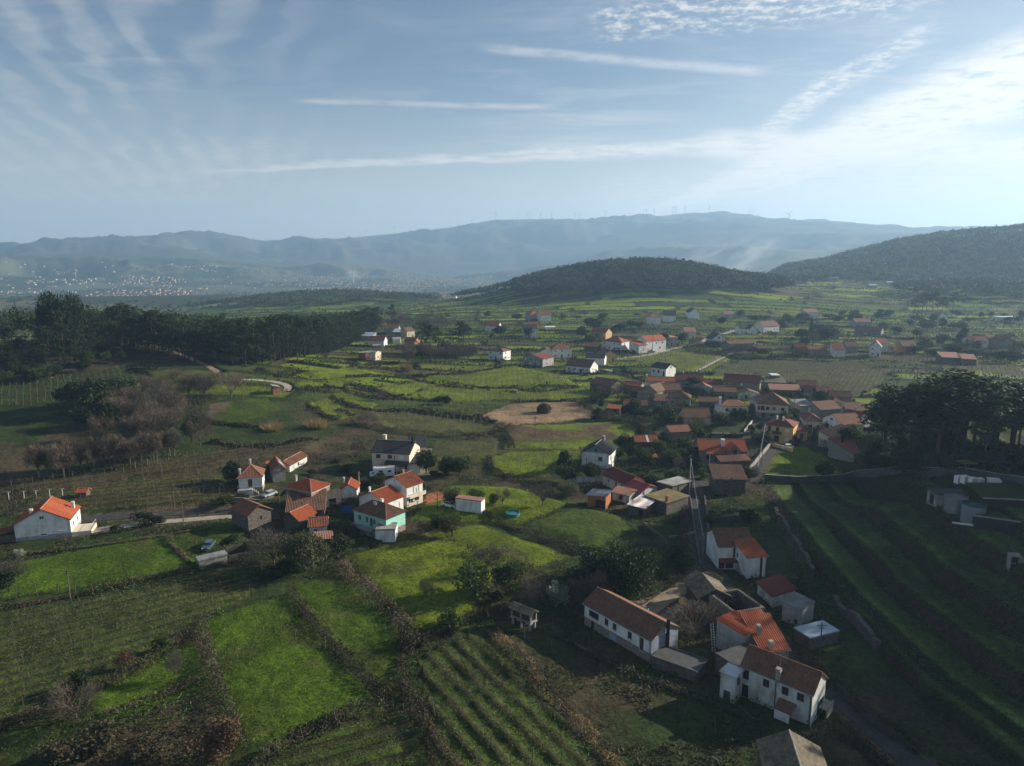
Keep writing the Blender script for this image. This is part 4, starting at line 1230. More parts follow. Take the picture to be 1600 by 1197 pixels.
for i in range(2):
    proto('green%d' % i, 'leafy_tree', *broad_meshes(60 + i, 5.0, 5.0, 0.2, 14, 150, 0.36, 'green', 'bark'))
proto('yellow0', 'leafy_tree', *broad_meshes(70, 5.0, 5.6, 0.2, 14, 130, 0.36, 'yellowgreen', 'bark'))
proto('olive0', 'olive_tree', *broad_meshes(72, 5.5, 6.5, 0.15, 22, 150, 0.36, 'olive', 'greybark'))
proto('big0', 'evergreen_tree', *broad_meshes(74, 9.0, 13.0, 0.14, 34, 260, 0.50, 'evergreen', 'bark'))
proto('big1', 'olive_tree', *broad_meshes(75, 8.5, 11.0, 0.08, 34, 260, 0.42, 'olive', 'greybark'))
proto('blossom0', 'flowering_shrub', *broad_meshes(76, 4.0, 4.2, 0.12, 13, 130, 0.30, 'blossom', 'greybark'))
proto('bush0', 'shrub', *broad_meshes(77, 2.4, 3.0, 0.05, 10, 130, 0.26, 'evergreen', 'bark'))
proto('bush1', 'shrub', *broad_meshes(78, 2.2, 2.8, 0.05, 10, 130, 0.26, 'green', 'bark'))
proto('bush2', 'shrub', *broad_meshes(79, 2.2, 3.2, 0.05, 10, 130, 0.26, 'bramble', 'bark'))
proto('rust0', 'brown_leaved_tree', *broad_meshes(80, 5.0, 5.0, 0.12, 16, 110, 0.30, 'twigred', 'greybark'))
proto('spruce0', 'spruce_tree', *spruce_meshes(81, 12.0, 5.5))
REED = tuft_mesh(90, 3.4, 4.0, 'reed', 520)

TREE_N = [0]


def tree(key, p, h, w=None, label=None, group=None, rz=None, cat='tree'):
    """one tree: an Empty with its trunk and crown"""
    name, tm, cm = PROTO[key]
    h0 = dict(thick=20.0, pine=22.0, bare=9.0, slim=12.0, ever=6.0, green=5.0, yellow=5.0, olive=5.5, big=9.0 if key == 'big0' else 8.5, blossom=4.0, bush=2.4, rust=5.0, spruce=12.0)[key.rstrip('0123456789')]
    w0 = dict(thick=9.4, pine=9.0, bare=7.5, slim=4.6, ever=6.0, green=5.0, yellow=5.6, olive=6.5, big=12.0, blossom=4.2, bush=3.0, rust=5.0, spruce=5.5)[key.rstrip('0123456789')]
    sz = h / h0
    sx = sz if w is None else w / w0
    TREE_N[0] += 1
    e = empty(name, p, rng.uniform(0, 6.28) if rz is None else rz)
    e.scale = (sx, sx, sz)
    link('trunk', tm, e); link('crown', cm, e)
    tag(e, label, cat, group)
    return e


# -- pine wood on the left hill: the trees of the near edge one by one, the rest as one mass
edge_px = [(-40, 596), (0, 590), (45, 584), (95, 578), (140, 566), (178, 556), (205, 546), (240, 556), (285, 566), (330, 574), (375, 576), (420, 572), (465, 562), (500, 556), (535, 545), (562, 533), (590, 520)]
edge = np.array([hit(a, b, base_height) for a, b in edge_px])
seg = np.r_[0, np.cumsum(np.hypot(*np.diff(edge, axis=0).T))]
PINES = []
rows_d = [0, 6, 13]
for ri, dd in enumerate(rows_d):
    s = np.arange(rng.uniform(0, 3), seg[-1], 5.9)
    for t in s:
        x = np.interp(t, seg, edge[:, 0]); y = np.interp(t, seg, edge[:, 1])
        r0 = math.hypot(x, y)
        k = (r0 + dd + rng.uniform(-3, 3) + 12 * (float(vnoise(np.array([t / 16.0]), np.array([0.5]), 3)[0]) - 0.35)) / r0
        PINES.append((x * k + rng.uniform(-1.5, 1.5), y * k, ri))
GR_P = 'pines along the edge of the wood on the left hill'
for i, (x, y, ri) in enumerate(PINES):
    px = px_of(np.array([x]), np.array([y]))[0]
    hh = rng.uniform(11.5, 22) * (0.82 if px < 60 else 1.0) * (1.05 if 330 < px < 560 else 1.0)
    if 75 < px < 130 and ri > 1: hh = rng.uniform(22, 25)
    if px < 210 and ri == 0:
        hh *= 0.62
    tree('thick%d' % rng.integers(0, 3), (x, y, gz(x, y)), hh, 9.4 * hh / 20 * 1.15, 'tall pine packed into the dark wood on the left hill', GR_P)
# the big round crown that stands over the wood
p = G(95, 520)
for px_, top, wd, lab in ((82, 25, 13, 'broadest dark crown standing above the wood at the upper left'), (118, 24, 11, 'second broad dark crown standing above the wood at the upper left')):
    d = view_dir(px_, 520); k = 318 / d[1]
    x, y = d[0] * k, d[1] * k
    tree('big0', (x, y, gz(x, y)), 27, wd, lab)
# the wood behind
def wood(name, pts, hlo, hhi, wlo, whi, n, size, mats, label, seed, trunk=True):
    r_ = np.random.default_rng(seed)
    P_ = []
    pts = np.asarray(pts)
    hs = r_.uniform(hlo, hhi, len(pts)); ws = r_.uniform(wlo, whi, len(pts))
    m = len(pts)
    d = r_.normal(size=(m, n, 3)); d /= np.linalg.norm(d, axis=2)[:, :, None]
    d[:, :, 2] = np.abs(d[:, :, 2]) * 1.15 - 0.35
    lump = 1 + 0.35 * np.sin(d[:, :, 0] * 4 + ws[:, None] * 9) * np.sin(d[:, :, 1] * 5 + hs[:, None] * 7)
    k = r_.uniform(0.6, 1.0, (m, n)) * lump
    c = pts[:, None, :] + np.stack([d[:, :, 0] * k * ws[:, None] / 2, d[:, :, 1] * k * ws[:, None] / 2, hs[:, None] * (0.66 + 0.32 * d[:, :, 2] * k)], 2)
    v, f = cards(c.reshape(-1, 3), size * 0.7, size * 1.35, 0.62, r_, 0.1)
    o = link(name, np_mesh(name, v, f, mats))
    tag(o, label, kind='stuff')
    return o


pts = []
for dd in np.arange(20, 175, 7.0):
    for t in np.arange(rng.uniform(0, 5), seg[-1], 7.0):
        x = np.interp(t, seg, edge[:, 0]); y = np.interp(t, seg, edge[:, 1])
        r0 = math.hypot(x, y); k = (r0 + dd + rng.uniform(-3, 3)) / r0
        x, y = x * k + rng.uniform(-2, 2), y * k
        if px_of(np.array([x]), np.array([y]))[0] < 560 - dd * 0.3:
            pts.append((x, y, gz(x, y)))
wood('pine_wood', pts, 15, 21, 6.5, 9.5, 70, 1.15, M['pine'], 'dark pine wood stretching back over the left hill', 3)
# undergrowth below the edge at the far left
for i in range(34):
    px_ = rng.uniform(-20, 205); py_ = np.interp(px_, [-20, 60, 140, 205], [592, 590, 572, 552]) + rng.uniform(-4, 10)
    p = G(px_, py_)
    tree('ever%d' % rng.integers(0, 3) if i % 3 else 'green0', p, rng.uniform(3, 6.5), None, 'low bushy sapling below the wood on the left hill', 'saplings below the left wood')

for i in range(60):
    t = rng.uniform(seg[-1] * 0.35, seg[-1])
    x = np.interp(t, seg, edge[:, 0]); y = np.interp(t, seg, edge[:, 1]); k = (math.hypot(x, y) + rng.uniform(-2, 9)) / math.hypot(x, y)
    tree('ever%d' % rng.integers(0, 3), (x * k, y * k, gz(x * k, y * k)), rng.uniform(2.5, 7), None, 'dark thicket under the edge pines of the left wood', 'thickets under the left wood')

# -- pine grove on the right
GR_G = 'pines of the grove on the right'
grove = []
for i in range(400):
    if len(grove) >= 44: break
    px_ = rng.uniform(1362, 1640); py_ = rng.uniform(704, 738) - (rng.uniform(0, 14))
    p = G(px_, py_)
    if (px_ > 1440 or py_ > 719) and all(math.hypot(p[0] - q[0], p[1] - q[1]) > 3.2 for q in grove):
        grove.append(p)
big_spots = [G(1378, 738), G(1425, 735), G(1462, 731), G(1500, 724), G(1402, 734)]
for j, p in enumerate(big_spots):
    tree('pine%d' % [4, 1, 4, 1, 4][j], p, [17, 21, 22.5, 20.5, 20][j], [12, 16, 18, 16, 13][j],
         ['outermost umbrella pine of the grove beside the white gable house', 'umbrella pine with a thick trunk at the front of the grove', 'tallest and widest umbrella pine in the grove',
          'umbrella pine at the falling shoulder of the grove', 'umbrella pine behind the first trunks of the grove'][j])
for p in grove:
    px_ = px_of(np.array([p[0]]), np.array([p[1]]))[0]
    tree('pine%d' % rng.integers(0, 5), p, rng.uniform(14, 18) if px_ > 1500 else rng.uniform(14, 19), rng.uniform(8.5, 11), 'slender dark pine inside the grove on the right', GR_G)
# the wood goes on over the slope to the right
pts = []
for i in range(1700):
    x = rng.uniform(112, 270); y = rng.uniform(58, 215)
    if x > 0.79 * y + 7 and x > 112 and y < 148 + 0.36 * (x - 78):
        pts.append((x, y, gz(x, y)))
wood('hillside_pine_wood', pts, 17, 25, 8, 11, 150, 1.3, M['pine'], 'pine wood going on over the slope to the right', 5)
for (px_, py_, h_, w_) in ((1356, 738, 5, 5), (1366, 736, 7, 6), (1385, 738, 6, 7), (1410, 742, 5, 6), (1440, 741, 4, 6), (1470, 738, 5, 9), (1500, 730, 6, 8), (1530, 728, 6, 8), (1560, 730, 6, 8), (1590, 735, 6, 8), (1372, 734, 8, 8), (1420, 726, 7, 8), (1450, 722, 8, 9), (1480, 716, 8, 9)):
    tree('ever%d' % (px_ % 3), G(px_, py_), h_, w_, 'dark bushy evergreen under the edge of the pine grove', 'evergreens under the grove edge')

# -- far woods: one mass each
def scatter_px(n, x0, x1, y0, y1, cond):
    out_ = []
    xs = rng.uniform(x0, x1, n * 3); ys = rng.uniform(y0, y1, n * 3)
    z = Hg(xs, ys); ok = cond(xs, ys, z)
    xs, ys, z = xs[ok][:n], ys[ok][:n], z[ok][:n]
    return np.c_[xs, ys, z]


c2 = lambda x, y, z: np.exp(-(np.abs(x - 190) / 186) ** 2.0 - ((y - 1030) / 160) ** 2) > 0.27 + 0.14 * vnoise(x / 40, y / 40, 3)
wood('valley_hill_wood', scatter_px(3400, -60, 470, 820, 1200, c2), 9, 19, 7, 14, 46, 2.2, M['hillpine'], 'round wooded hill in the middle of the valley', 11)
c3 = lambda x, y, z: (np.exp(-((x + 330) / 215) ** 2 - ((y - 1250) / 110) ** 2) + 0.25 * vnoise(x / 40, y / 40, 5) > 0.5)
wood('valley_floor_wood', scatter_px(1500, -640, 20, 1080, 1420, c3), 10, 16, 7, 11, 26, 2.3, M['hillpine'], 'low wood on the hazy valley floor at the left', 12)
c3b = lambda x, y, z: (np.exp(-((x - 20) / 120) ** 2 - ((y - 1120) / 110) ** 2) > 0.42)
wood('hill_foot_wood', scatter_px(500, -160, 190, 980, 1260, c3b), 10, 15, 7, 11, 26, 2.3, M['hillpine'], 'wood at the left foot of the round hill', 14)
c4 = lambda x, y, z: (np.hypot(x, y) > 1330) & (np.hypot(x, y) < 1900) & (px_of(x, y) > 1205 - 0.02 * (np.hypot(x, y) - 1330)) & (px_of(x, y) < 1900)
wood('ridge_wood', scatter_px(7000, 400, 1650, 750, 1900, c4), 9, 19, 8, 14, 22, 3.0, M['hillpine'], 'dark wooded ridge rising at the right edge', 13)
c5 = lambda x, y, z: (np.exp(-((x - 660) / 185) ** 2 - ((y - 905) / 115) ** 2) > 0.42)
wood('low_hill_wood', scatter_px(1100, 420, 900, 760, 1060, c5), 10, 18, 6, 10, 30, 2.2, M['hillpine'], 'wooded knoll behind the terraces at the right', 15)

# scattered bushes and small woods of the far valley and the slopes beyond
def far_clumps(n, seed):
    r_ = np.random.default_rng(seed)
    az = np.radians(r_.uniform(-40, 24, n)); rr = 1350 + 2900 * r_.uniform(0, 1, n) ** 1.1
    x, y = rr * np.sin(az), rr * np.cos(az)
    k = fbm(x, y, 300, 4, 77) > -0.02
    x, y = x[k], y[k]
    return np.c_[x, y, base_height(x, y) - 3]


wood('far_valley_thickets', far_clumps(5200, 8), 5, 10, 7, 16, 16, 3.6, M['pine'], 'dark thickets between the far valley houses', 16)


# -- trees standing by themselves: (kind, px, py, height, width, label)
SINGLE = [
    ('big1', 478, 893, 8.5, 10, 'big rounded grey green olive willow below the dark barn'),
    ('bare1', 428, 884, 8.5, 11, 'wide leafless grey tree left of the big olive willow'),
    ('bush0', 440, 900, 3.5, 7, 'dark thicket at the foot of the leafless grey tree'),
    ('big0', 978, 930, 9, 12, 'huge dark evergreen above the long white house'),
    ('ever0', 925, 905, 7, 8, 'olive green evergreen left of the huge dark one'),
    ('ever1', 905, 925, 5, 7, 'dull evergreen thicket left of the huge dark tree'),
    ('blossom0', 868, 948, 5, 4.6, 'shrub with pale shining leaves beside the stone granary'),
    ('bare1', 930, 950, 7.5, 6, 'leafless grey tree above the left end of the long white house'),
    ('bare1', 832, 950, 6, 7, 'leafless tree just above the stone granary'),
    ('bare0', 905, 948, 6, 6, 'leafless tree right of the pale shining shrub'),
    ('green0', 742, 930, 6.5, 8, 'round olive green tree in the meadow centre left'),
    ('green1', 792, 925, 6, 7, 'round leafy green tree right of its twin in the meadow'),
    ('bare1', 762, 890, 5.5, 7, 'leafless bush at the end of the brushy bank'),
    ('bush0', 778, 940, 2.4, 3, 'small black round bush near the granary'),
    ('bare1', 667, 934, 4.2, 3.4, 'small leafless sapling alone in the sunlit meadow'),
    ('yellow0', 706, 838, 5.5, 6.5, 'yellow green leafy tree right of the mint green house'),
    ('green0', 683, 832, 5, 4.5, 'small rounded green tree beside the mint green house'),
    ('bare0', 662, 832, 3.6, 4, 'low leafless bush beside the mint green house'),
    ('ever2', 533, 868, 5, 6, 'rounded dark evergreen left of the white terrace wall'),
    ('ever0', 666, 741, 7.5, 5.6, 'clipped egg shaped dark evergreen beside the garage'),
    ('ever1', 697, 742, 5.5, 6, 'dark leafy garden tree right of the clipped evergreen'),
    ('ever2', 718, 741, 6, 6.5, 'second dark garden tree by the small vineyard'),
    ('green1', 593, 764, 4, 3.6, 'small trimmed tree on the lawn before the motorhome'),
    ('ever0', 570, 763, 2.6, 2.6, 'tiny dark tree on the lawn left of the trimmed one'),
    ('olive0', 709, 790, 4.5, 5.5, 'grey green olive right of the orange patio'),
    ('green1', 744, 786, 4, 5, 'green garden tree behind the long white shed'),
    ('bare0', 600, 742, 4.5, 4, 'leafless tree before the dark roofed house'),
    ('bare1', 560, 712, 5, 6, 'leafless tree left of the dark roofed house'),
    ('ever1', 366, 756, 6.5, 6, 'dark evergreen left of the white hip roofed house'),
    ('ever2', 350, 790, 3, 6, 'dark shrub by the road left of the white hip roofed house'),
    ('bush0', 225, 820, 3.6, 4.6, 'round clipped dark bush along the gravel drive'),
    ('bush0', 243, 818, 2.2, 2.4, 'smaller of two clipped bushes right of the round one'),
    ('bush0', 252, 818, 2.2, 2.2, 'last clipped bush along the gravel drive'),
    ('bush0', 183, 833, 2.4, 3, 'dark hedge bush at the lower side of the gravel drive'),
    ('blossom0', 30, 872, 2.2, 2.4, 'pale shrub below the white house at the left'),
    ('bare1', 18, 915, 6, 7, 'leafless brown tree at the left edge of the grass field'),
    ('ever0', 14, 925, 4.5, 5, 'dark bush at the left edge of the grass field'),
    ('bare0', 120, 1122, 5.5, 7, 'leafless brown bush tree below the left vineyard'),
    ('bush0', 122, 1080, 3, 4, 'dark green bush beside the leafless brown tree'),
    ('bare1', 275, 1062, 5, 3, 'slender pale leafless tree in the small left meadow'),
    ('rust0', 195, 1043, 3, 3.4, 'orange brown leaved bush at the vineyard edge'),
    ('bush1', 250, 1015, 2.6, 3, 'green bush at the lower vineyard edge'),
    ('rust0', 345, 1188, 6, 6.5, 'rusty brown tree at the bottom of the hedge'),
    ('bush2', 155, 1165, 3, 6, 'brown bramble mound in the lower left corner'),
    ('bush2', 230, 1185, 2.6, 5, 'bramble mound at the bottom edge'),
    ('bush2', 100, 1190, 3, 5, 'dark bramble at the bottom left edge'),
    ('bush1', 700, 985, 3.4, 5.5, 'dark green shrub where the central hedges meet'),
    ('bush2', 640, 1010, 2.6, 5, 'grey brown bramble at the hedge crossing'),
    ('ever1', 884, 737, 6.5, 5.4, 'dark round tree left of the black roofed white house'),
    ('ever2', 886, 755, 5.5, 6.5, 'darker tree below the one left of the black roofed house'),
    ('ever0', 925, 752, 5.5, 6, 'dark bush in front of the black roofed white house'),
    ('green0', 965, 718, 4.5, 4.5, 'leafy tree right of the black roofed white house'),
    ('olive0', 888, 775, 3.6, 6.5, 'pale leaved hedge tree below the white garden wall'),
    ('bare1', 848, 790, 6.5, 8, 'large leafless tree left of the orange shed'),
    ('bare0', 785, 788, 4.5, 4.5, 'small leafless tree on the garden lawn'),
    ('bush1', 770, 786, 2.8, 2.8, 'round bush on the garden lawn'),
    ('ever2', 988, 718, 5.5, 4, 'narrow dark tree before the small red roofed barn'),
    ('ever1', 1010, 732, 4.5, 6, 'dark garden tree right of the black roofed house'),
    ('green1', 1050, 725, 5, 7, 'green thicket left of the orange roofed stone house'),
    ('green0', 1070, 705, 5, 6, 'green garden tree above the thicket left of the stone house'),
    ('green1', 1092, 695, 7, 6, 'tall yellowish green tree behind the orange roofed stone house'),
    ('ever0', 1058, 752, 3.6, 8, 'low dark shrubbery below the garden'),
    ('ever2', 1040, 668, 9, 10, 'big dark rounded evergreen in the village gardens'),
    ('ever1', 990, 655, 8, 8, 'dark tree beside the lane behind the bright meadow'),
    ('ever0', 1005, 660, 6, 8, 'lower dark tree between the two village evergreens'),
    ('bare1', 940, 630, 8, 11, 'wide leafless tree before the brown roofed barn'),
    ('bare0', 965, 622, 8, 8, 'second leafless tree before the brown roofed barn'),
    ('bare0', 1058, 652, 7, 8, 'leafless tree in front of the long stone house'),
    ('bare1', 1085, 680, 6, 8, 'leafless tree by the small brown roofed house'),
    ('bare0', 1070, 635, 6, 8, 'leafless tree between the old village roofs'),
    ('ever1', 1158, 660, 5.5, 7, 'dark tree below the small white village house'),
    ('ever0', 1122, 648, 6, 4.5, 'dark tree left of the small white village house'),
    ('olive0', 1123, 664, 5, 6.5, 'grey green shrub below the white village house'),
    ('ever2', 1190, 695, 5, 7, 'dark tree beside the lane fence'),
    ('bush0', 1242, 696, 3.4, 4, 'clipped dark bush at the top of the brilliant meadow'),
    ('ever1', 1276, 694, 4, 5, 'dark bush below the brown roofed low house'),
    ('bare0', 1290, 705, 4.5, 7, 'leafless bush before the long stone wall'),
    ('ever0', 1286, 748, 5.5, 5, 'small dark tree with a bare stem on the brilliant meadow'),
    ('ever1', 1280, 640, 8, 7, 'dark evergreen behind the white gable house'),
    ('ever2', 1084, 604, 5.5, 6.5, 'dark round tree among the red village roofs'),
    ('ever0', 1090, 620, 5, 6, 'dark round tree below the red village roofs'),
    ('olive0', 1172, 750, 4, 5, 'grey green shrub at the bend of the lane'),
    ('bush0', 1056, 875, 3.6, 3.4, 'round dark bush left of the lane'),
    ('bush0', 1063, 890, 2.8, 2.6, 'smaller dark bush under the round one by the lane'),
    ('bush1', 1040, 905, 2, 4, 'bright green shrub below the lane'),
    ('bare0', 1020, 865, 3.4, 9, 'leafless red brown thicket right of the allotment'),
    ('bush0', 1170, 815, 3.6, 5, 'round dark tree above the two tone house'),
    ('olive0', 1108, 818, 2, 2.6, 'pale tufted shrub beside the lane'),
    ('olive0', 1105, 918, 3, 5.5, 'grey green shrub above the ruin'),
    ('bare0', 1085, 990, 5.5, 10, 'tangled leafless vine tree behind the long white house'),
    ('bush0', 1250, 920, 2.6, 7, 'dark shrub under the retaining wall'),
    ('spruce0', 1267, 524, 14, 8, 'tall pointed spruce in the right part of the valley'),
    ('ever0', 1295, 528, 8, 22, 'broad dark tree right of the spruce'),
    ('ever1', 1252, 530, 8, 14, 'dark bush left of the spruce'),
    ('ever2', 928, 517, 13, 17, 'rounded tree alone on the valley fields'),
    ('ever1', 782, 525, 8, 12, 'dark tree right of the far white bungalow'),
    ('ever0', 1065, 536, 8, 12, 'dark tree beside the tall white house'),
    ('reed', 425, 672, 3.6, 5.5, 'left of two golden reed clumps'),
    ('reed', 495, 668, 3.8, 6.0, 'right of two golden reed clumps'),
    ('reed', 634, 580, 5.5, 4.6, 'golden brown reed clump beside the crossing terraces'),
    ('ever0', 685, 632, 4, 5, 'left of two small round trees amid the vineyards'),
    ('ever1', 697, 633, 4, 5, 'right of two small round trees amid the vineyards'),
    ('bare1', 600, 627, 5, 7, 'thin leafless tree amid the bright vineyards'),
    ('bare0', 575, 665, 5, 9, 'leafless bush on the bank below the vineyards'),
    ('green1', 1032, 545, 4, 8, 'bush before the tall white valley house'),
]
for key, px_, py_, h_, w_, lab in SINGLE:
    p = G(px_, py_)
    if key == 'reed':
        o = link('reed_clump', REED, loc=p, rz=rng.uniform(0, 6))
        o.scale = (w_ / 4.0, w_ / 4.0, h_ / 3.4)
        tag(o, lab, 'reeds')
    else:
        tree(key, p - np.array([0, 0, 0.1]), h_, w_, lab, cat='shrub' if key.startswith('bush') or h_ < 3 else 'tree')

# -- copse of bare trees and oaks at the left
GR_B = 'leafless trees of the copse at the left'
for i in range(46):
    px_ = rng.uniform(150, 320); py_ = rng.uniform(618, 700)
    if px_ < 200 and py_ < 640: continue
    tree('bare%d' % rng.integers(0, 3), G(px_, py_), rng.uniform(7, 11), rng.uniform(7, 10), 'leafless brown tree inside the copse at the left', GR_B)
for i, px_ in enumerate(np.linspace(62, 275, 24)):
    py_ = np.interp(px_, [60, 130, 200, 280], [748, 738, 728, 716]) + rng.uniform(-7, 5)
    tree('slim%d' % (i % 2), G(px_ + rng.uniform(-3, 3), py_), rng.uniform(8, 11), rng.uniform(4, 6), 'slim leafless tree in the row along the copse at the left', 'slim leafless trees in a row')
for j, (px_, py_, h_, w_, lab) in enumerate(((118, 640, 11, 12, 'dark oak nearest the hillside vineyard at the left'), (150, 648, 13, 14, 'biggest dark oak of the left copse'), (190, 630, 11, 13, 'dark oak in the middle of the left copse'),
                                             (222, 612, 11, 12, 'dark oak at the top of the left copse'), (165, 668, 9, 11, 'low dark oak in front of the copse oaks'), (135, 668, 8, 10, 'dark oak at the foot of the copse'),
                                             (300, 692, 9, 6, 'dark green tree at the right end of the left copse'))):
    tree('pine4' if j == 3 else 'ever%d' % (j % 3), G(px_, py_), h_, w_, lab)
for (px_, py_, h_, w_, lab) in ((362, 622, 11, 12, 'large rounded leafless tree beside the hillside track'), (333, 608, 8, 9, 'rounded leafless tree left of the large one by the track'), (300, 608, 7, 9, 'leafless tree at the upper corner of the copse'),
                                (268, 605, 8, 9, 'leafless tree at the top left of the copse')):
    tree('bare2', G(px_, py_), h_, w_, lab)

# -- copse in the middle distance
for j, (px_, py_, h_) in enumerate(((660, 562, 20), (672, 566, 22), (686, 562, 19), (716, 555, 21), (724, 552, 17), (705, 552, 15), (565, 528, 19), (612, 510, 20))):
    tree('pine%d' % (j % 5), G(px_, py_), h_, 10, 'dark pine of the copse beside the left mid farm', 'pines of the mid copse')
for i in range(22):
    px_ = rng.uniform(615, 748); py_ = rng.uniform(553, 570)
    tree('bare%d' % rng.integers(0, 3), G(px_, py_), rng.uniform(7, 11), rng.uniform(7, 11), 'leafless brown tree of the copse beside the left mid farm', 'leafless trees of the mid copse')
for i in range(26):
    px_ = rng.uniform(585, 700); py_ = rng.uniform(498, 512)
    tree('bare%d' % rng.integers(0, 3), G(px_, py_), rng.uniform(7, 10), rng.uniform(8, 13), 'hazy leafless tree of the belt behind the left mid farm', 'leafless belt behind the farm')
for i, px_ in enumerate((1425, 1432, 1440, 1446, 1455, 1462, 1470, 1478, 1486)):
    p = G(px_ + rng.uniform(-2, 2), 495 + rng.uniform(-2, 2))
    tree('pine%d' % (i % 5), p, rng.uniform(18, 25), None, 'tall dark pine in the row at the end of the low wooded knoll', 'pines in front of the knoll')

# -- small trees dotted over the valley
GR_V = 'small trees dotted over the valley fields'
cnt = 0
for i in range(900):
    if cnt >= 150: break
    px_ = rng.uniform(660, 1600); py_ = rng.uniform(492, 590)
    if px_ < 1220 and rng.uniform() < 0.55: continue
    if py_ > 560 and not (px_ > 1430): continue
    if px_ > 1340 and py_ > 576: continue
    p = G(px_, py_)
    if field_id(p[:1], p[1:2])[0] >= -2 and field_id(p[:1], p[1:2])[0] != -1: continue
    if fbm(p[:1], p[1:2], 60, 2, 191)[0] < (0.05 if px_ < 1220 else -0.12): continue
    tree(['ever0', 'ever1', 'ever2', 'bare0', 'bare1', 'green0'][rng.integers(0, 6)], p, rng.uniform(4, 9), rng.uniform(6, 13), 'small dark tree among the terraced valley fields', GR_V)
    cnt += 1


GR_C = 'shrubs round the houses at the centre left'
cnt = 0
for i in range(400):
    if cnt >= 60: break
    px_ = rng.uniform(340, 735); py_ = rng.uniform(720, 862)
    p = G(px_, py_)
    if field_id(p[:1], p[1:2])[0] != -1: continue
    cnt += 1
    tree(['bush0', 'bush1', 'bush2', 'bare1', 'bush0', 'bare0', 'olive0'][rng.integers(0, 7)], p, rng.uniform(1.0, 2.6), rng.uniform(2.0, 4.5), 'low shrub growing round the houses at the centre left', GR_C, cat='shrub')
GR_D = 'garden trees between the village houses'
for i in range(170):
    px_ = rng.uniform(905, 1345) if i < 140 else rng.uniform(1000, 1110)
    py_ = rng.uniform(604, 700) if i < 140 else rng.uniform(690, 765)
    if px_ > 1180 and py_ > 690: continue
    p = G(px_, py_)
    if field_id(p[:1], p[1:2])[0] != -1: continue
    tree(['ever0', 'ever1', 'ever2', 'green0', 'bare0', 'bare1', 'bush0', 'bush1', 'olive0'][rng.integers(0, 9)], p, rng.uniform(2.0, 4.6), rng.uniform(3.0, 6.0), 'shrub or fruit tree in the gardens between the village houses', GR_D)


# the endless hedge lines and terrace walls of the valley
r_h = np.random.default_rng(44)
X = r_h.uniform(-420, 1000, 900000); Y = r_h.uniform(290, 1250, 900000)
ok = (np.abs(X) < 0.76 * Y) & (field_id(X, Y) == -1)
X, Y = X[ok], Y[ok]
a_, b_, e_, d_ = mosaic(X, Y)
g1 = np.exp(-((X + 235) / 120) ** 2 - ((Y - 360) / 110) ** 2); g2 = np.exp(-(np.abs(X - 190) / 184) ** 2.0 - ((Y - 1030) / 150) ** 2)
ok = (e_ < 1.1) & (g1 < 0.3) & (g2 < 0.3) & (vnoise(X / 25, Y / 25, 9) > 0.34)
X, Y = X[ok], Y[ok]
v, f = cards(np.c_[X, Y, Hg(X, Y) + r_h.uniform(0, 1.5, len(X)) * (0.5 + vnoise(X / 12, Y / 12, 4))], 0.9, 1.9, 0.6, r_h, 0.2)
tag(link('valley_hedges', np_mesh('valley_hedges', v, f, M['evergreen'])), 'dark hedge lines between the countless strip fields of the valley', kind='stuff')

# -- hedges and overgrown banks along the fields
def hedge(path, w, h, mats, label, n_per_m=120, leaf=0.26, twigs=0.3, group=None, name='hedge', ends=True):
    g = np.array([hit(a, b, Hg) for a, b in path])
    sg = np.r_[0, np.cumsum(np.hypot(*np.diff(g, axis=0).T))]
    n = int(sg[-1] * n_per_m)
    r_ = np.random.default_rng(int(path[0][0] * 7 + path[0][1] * 13))
    t = r_.uniform(0, sg[-1], n)
    x = np.interp(t, sg, g[:, 0]); y = np.interp(t, sg, g[:, 1])
    tx_ = np.interp(t + 1, sg, g[:, 0]) - np.interp(t - 1, sg, g[:, 0]); ty_ = np.interp(t + 1, sg, g[:, 1]) - np.interp(t - 1, sg, g[:, 1])
    l = np.hypot(tx_, ty_); nx, ny = -ty_ / l, tx_ / l
    w, h = w * 0.85, h * 0.95
    prof = 0.30 + 1.05 * vnoise(t / 3.1, t * 0 + 3, int(path[0][0])) * (0.6 + 0.8 * vnoise(t / 9.0, t * 0 + 9, int(path[0][1])))
    an = r_.uniform(0, math.pi, n); k = np.sqrt(r_.uniform(0.25, 1, n))
    wig = 1.1 * (vnoise(t / 6.0, t * 0, 5) - 0.5)
    sd_ = np.cos(an) * k * w / 2 * (0.7 + 0.5 * prof) + wig
    zz = np.abs(np.sin(an)) * k * h * prof
    X, Y = x + nx * sd_, y + ny * sd_
    c = np.c_[X, Y, Hg(X, Y) + zz]
    v, f = cards(c, leaf * 0.6, leaf * 1.5, 0.5, r_, 0.2)
    me_parts = [(v, f)]
    fm = [np.where(vnoise(t / 4.0, sd_, 23) > 0.5, 0, 1)]
    nt = int(n * twigs)
    if nt:
        i = r_.integers(0, n, nt)
        v2, f2 = cards(c[i] + np.array([0, 0, 0.15]), leaf * 1.6, leaf * 3.2, 0.09, r_, 0.6)
        me_parts.append((v2, f2)); fm.append(np.full(nt, 2))
    V, F = join_np(me_parts)
    o = link(name, np_mesh(name, V, F, [M[m_] for m_ in mats], fmat=np.concatenate(fm)))
    tag(o, label, 'hedge', group)
    return o


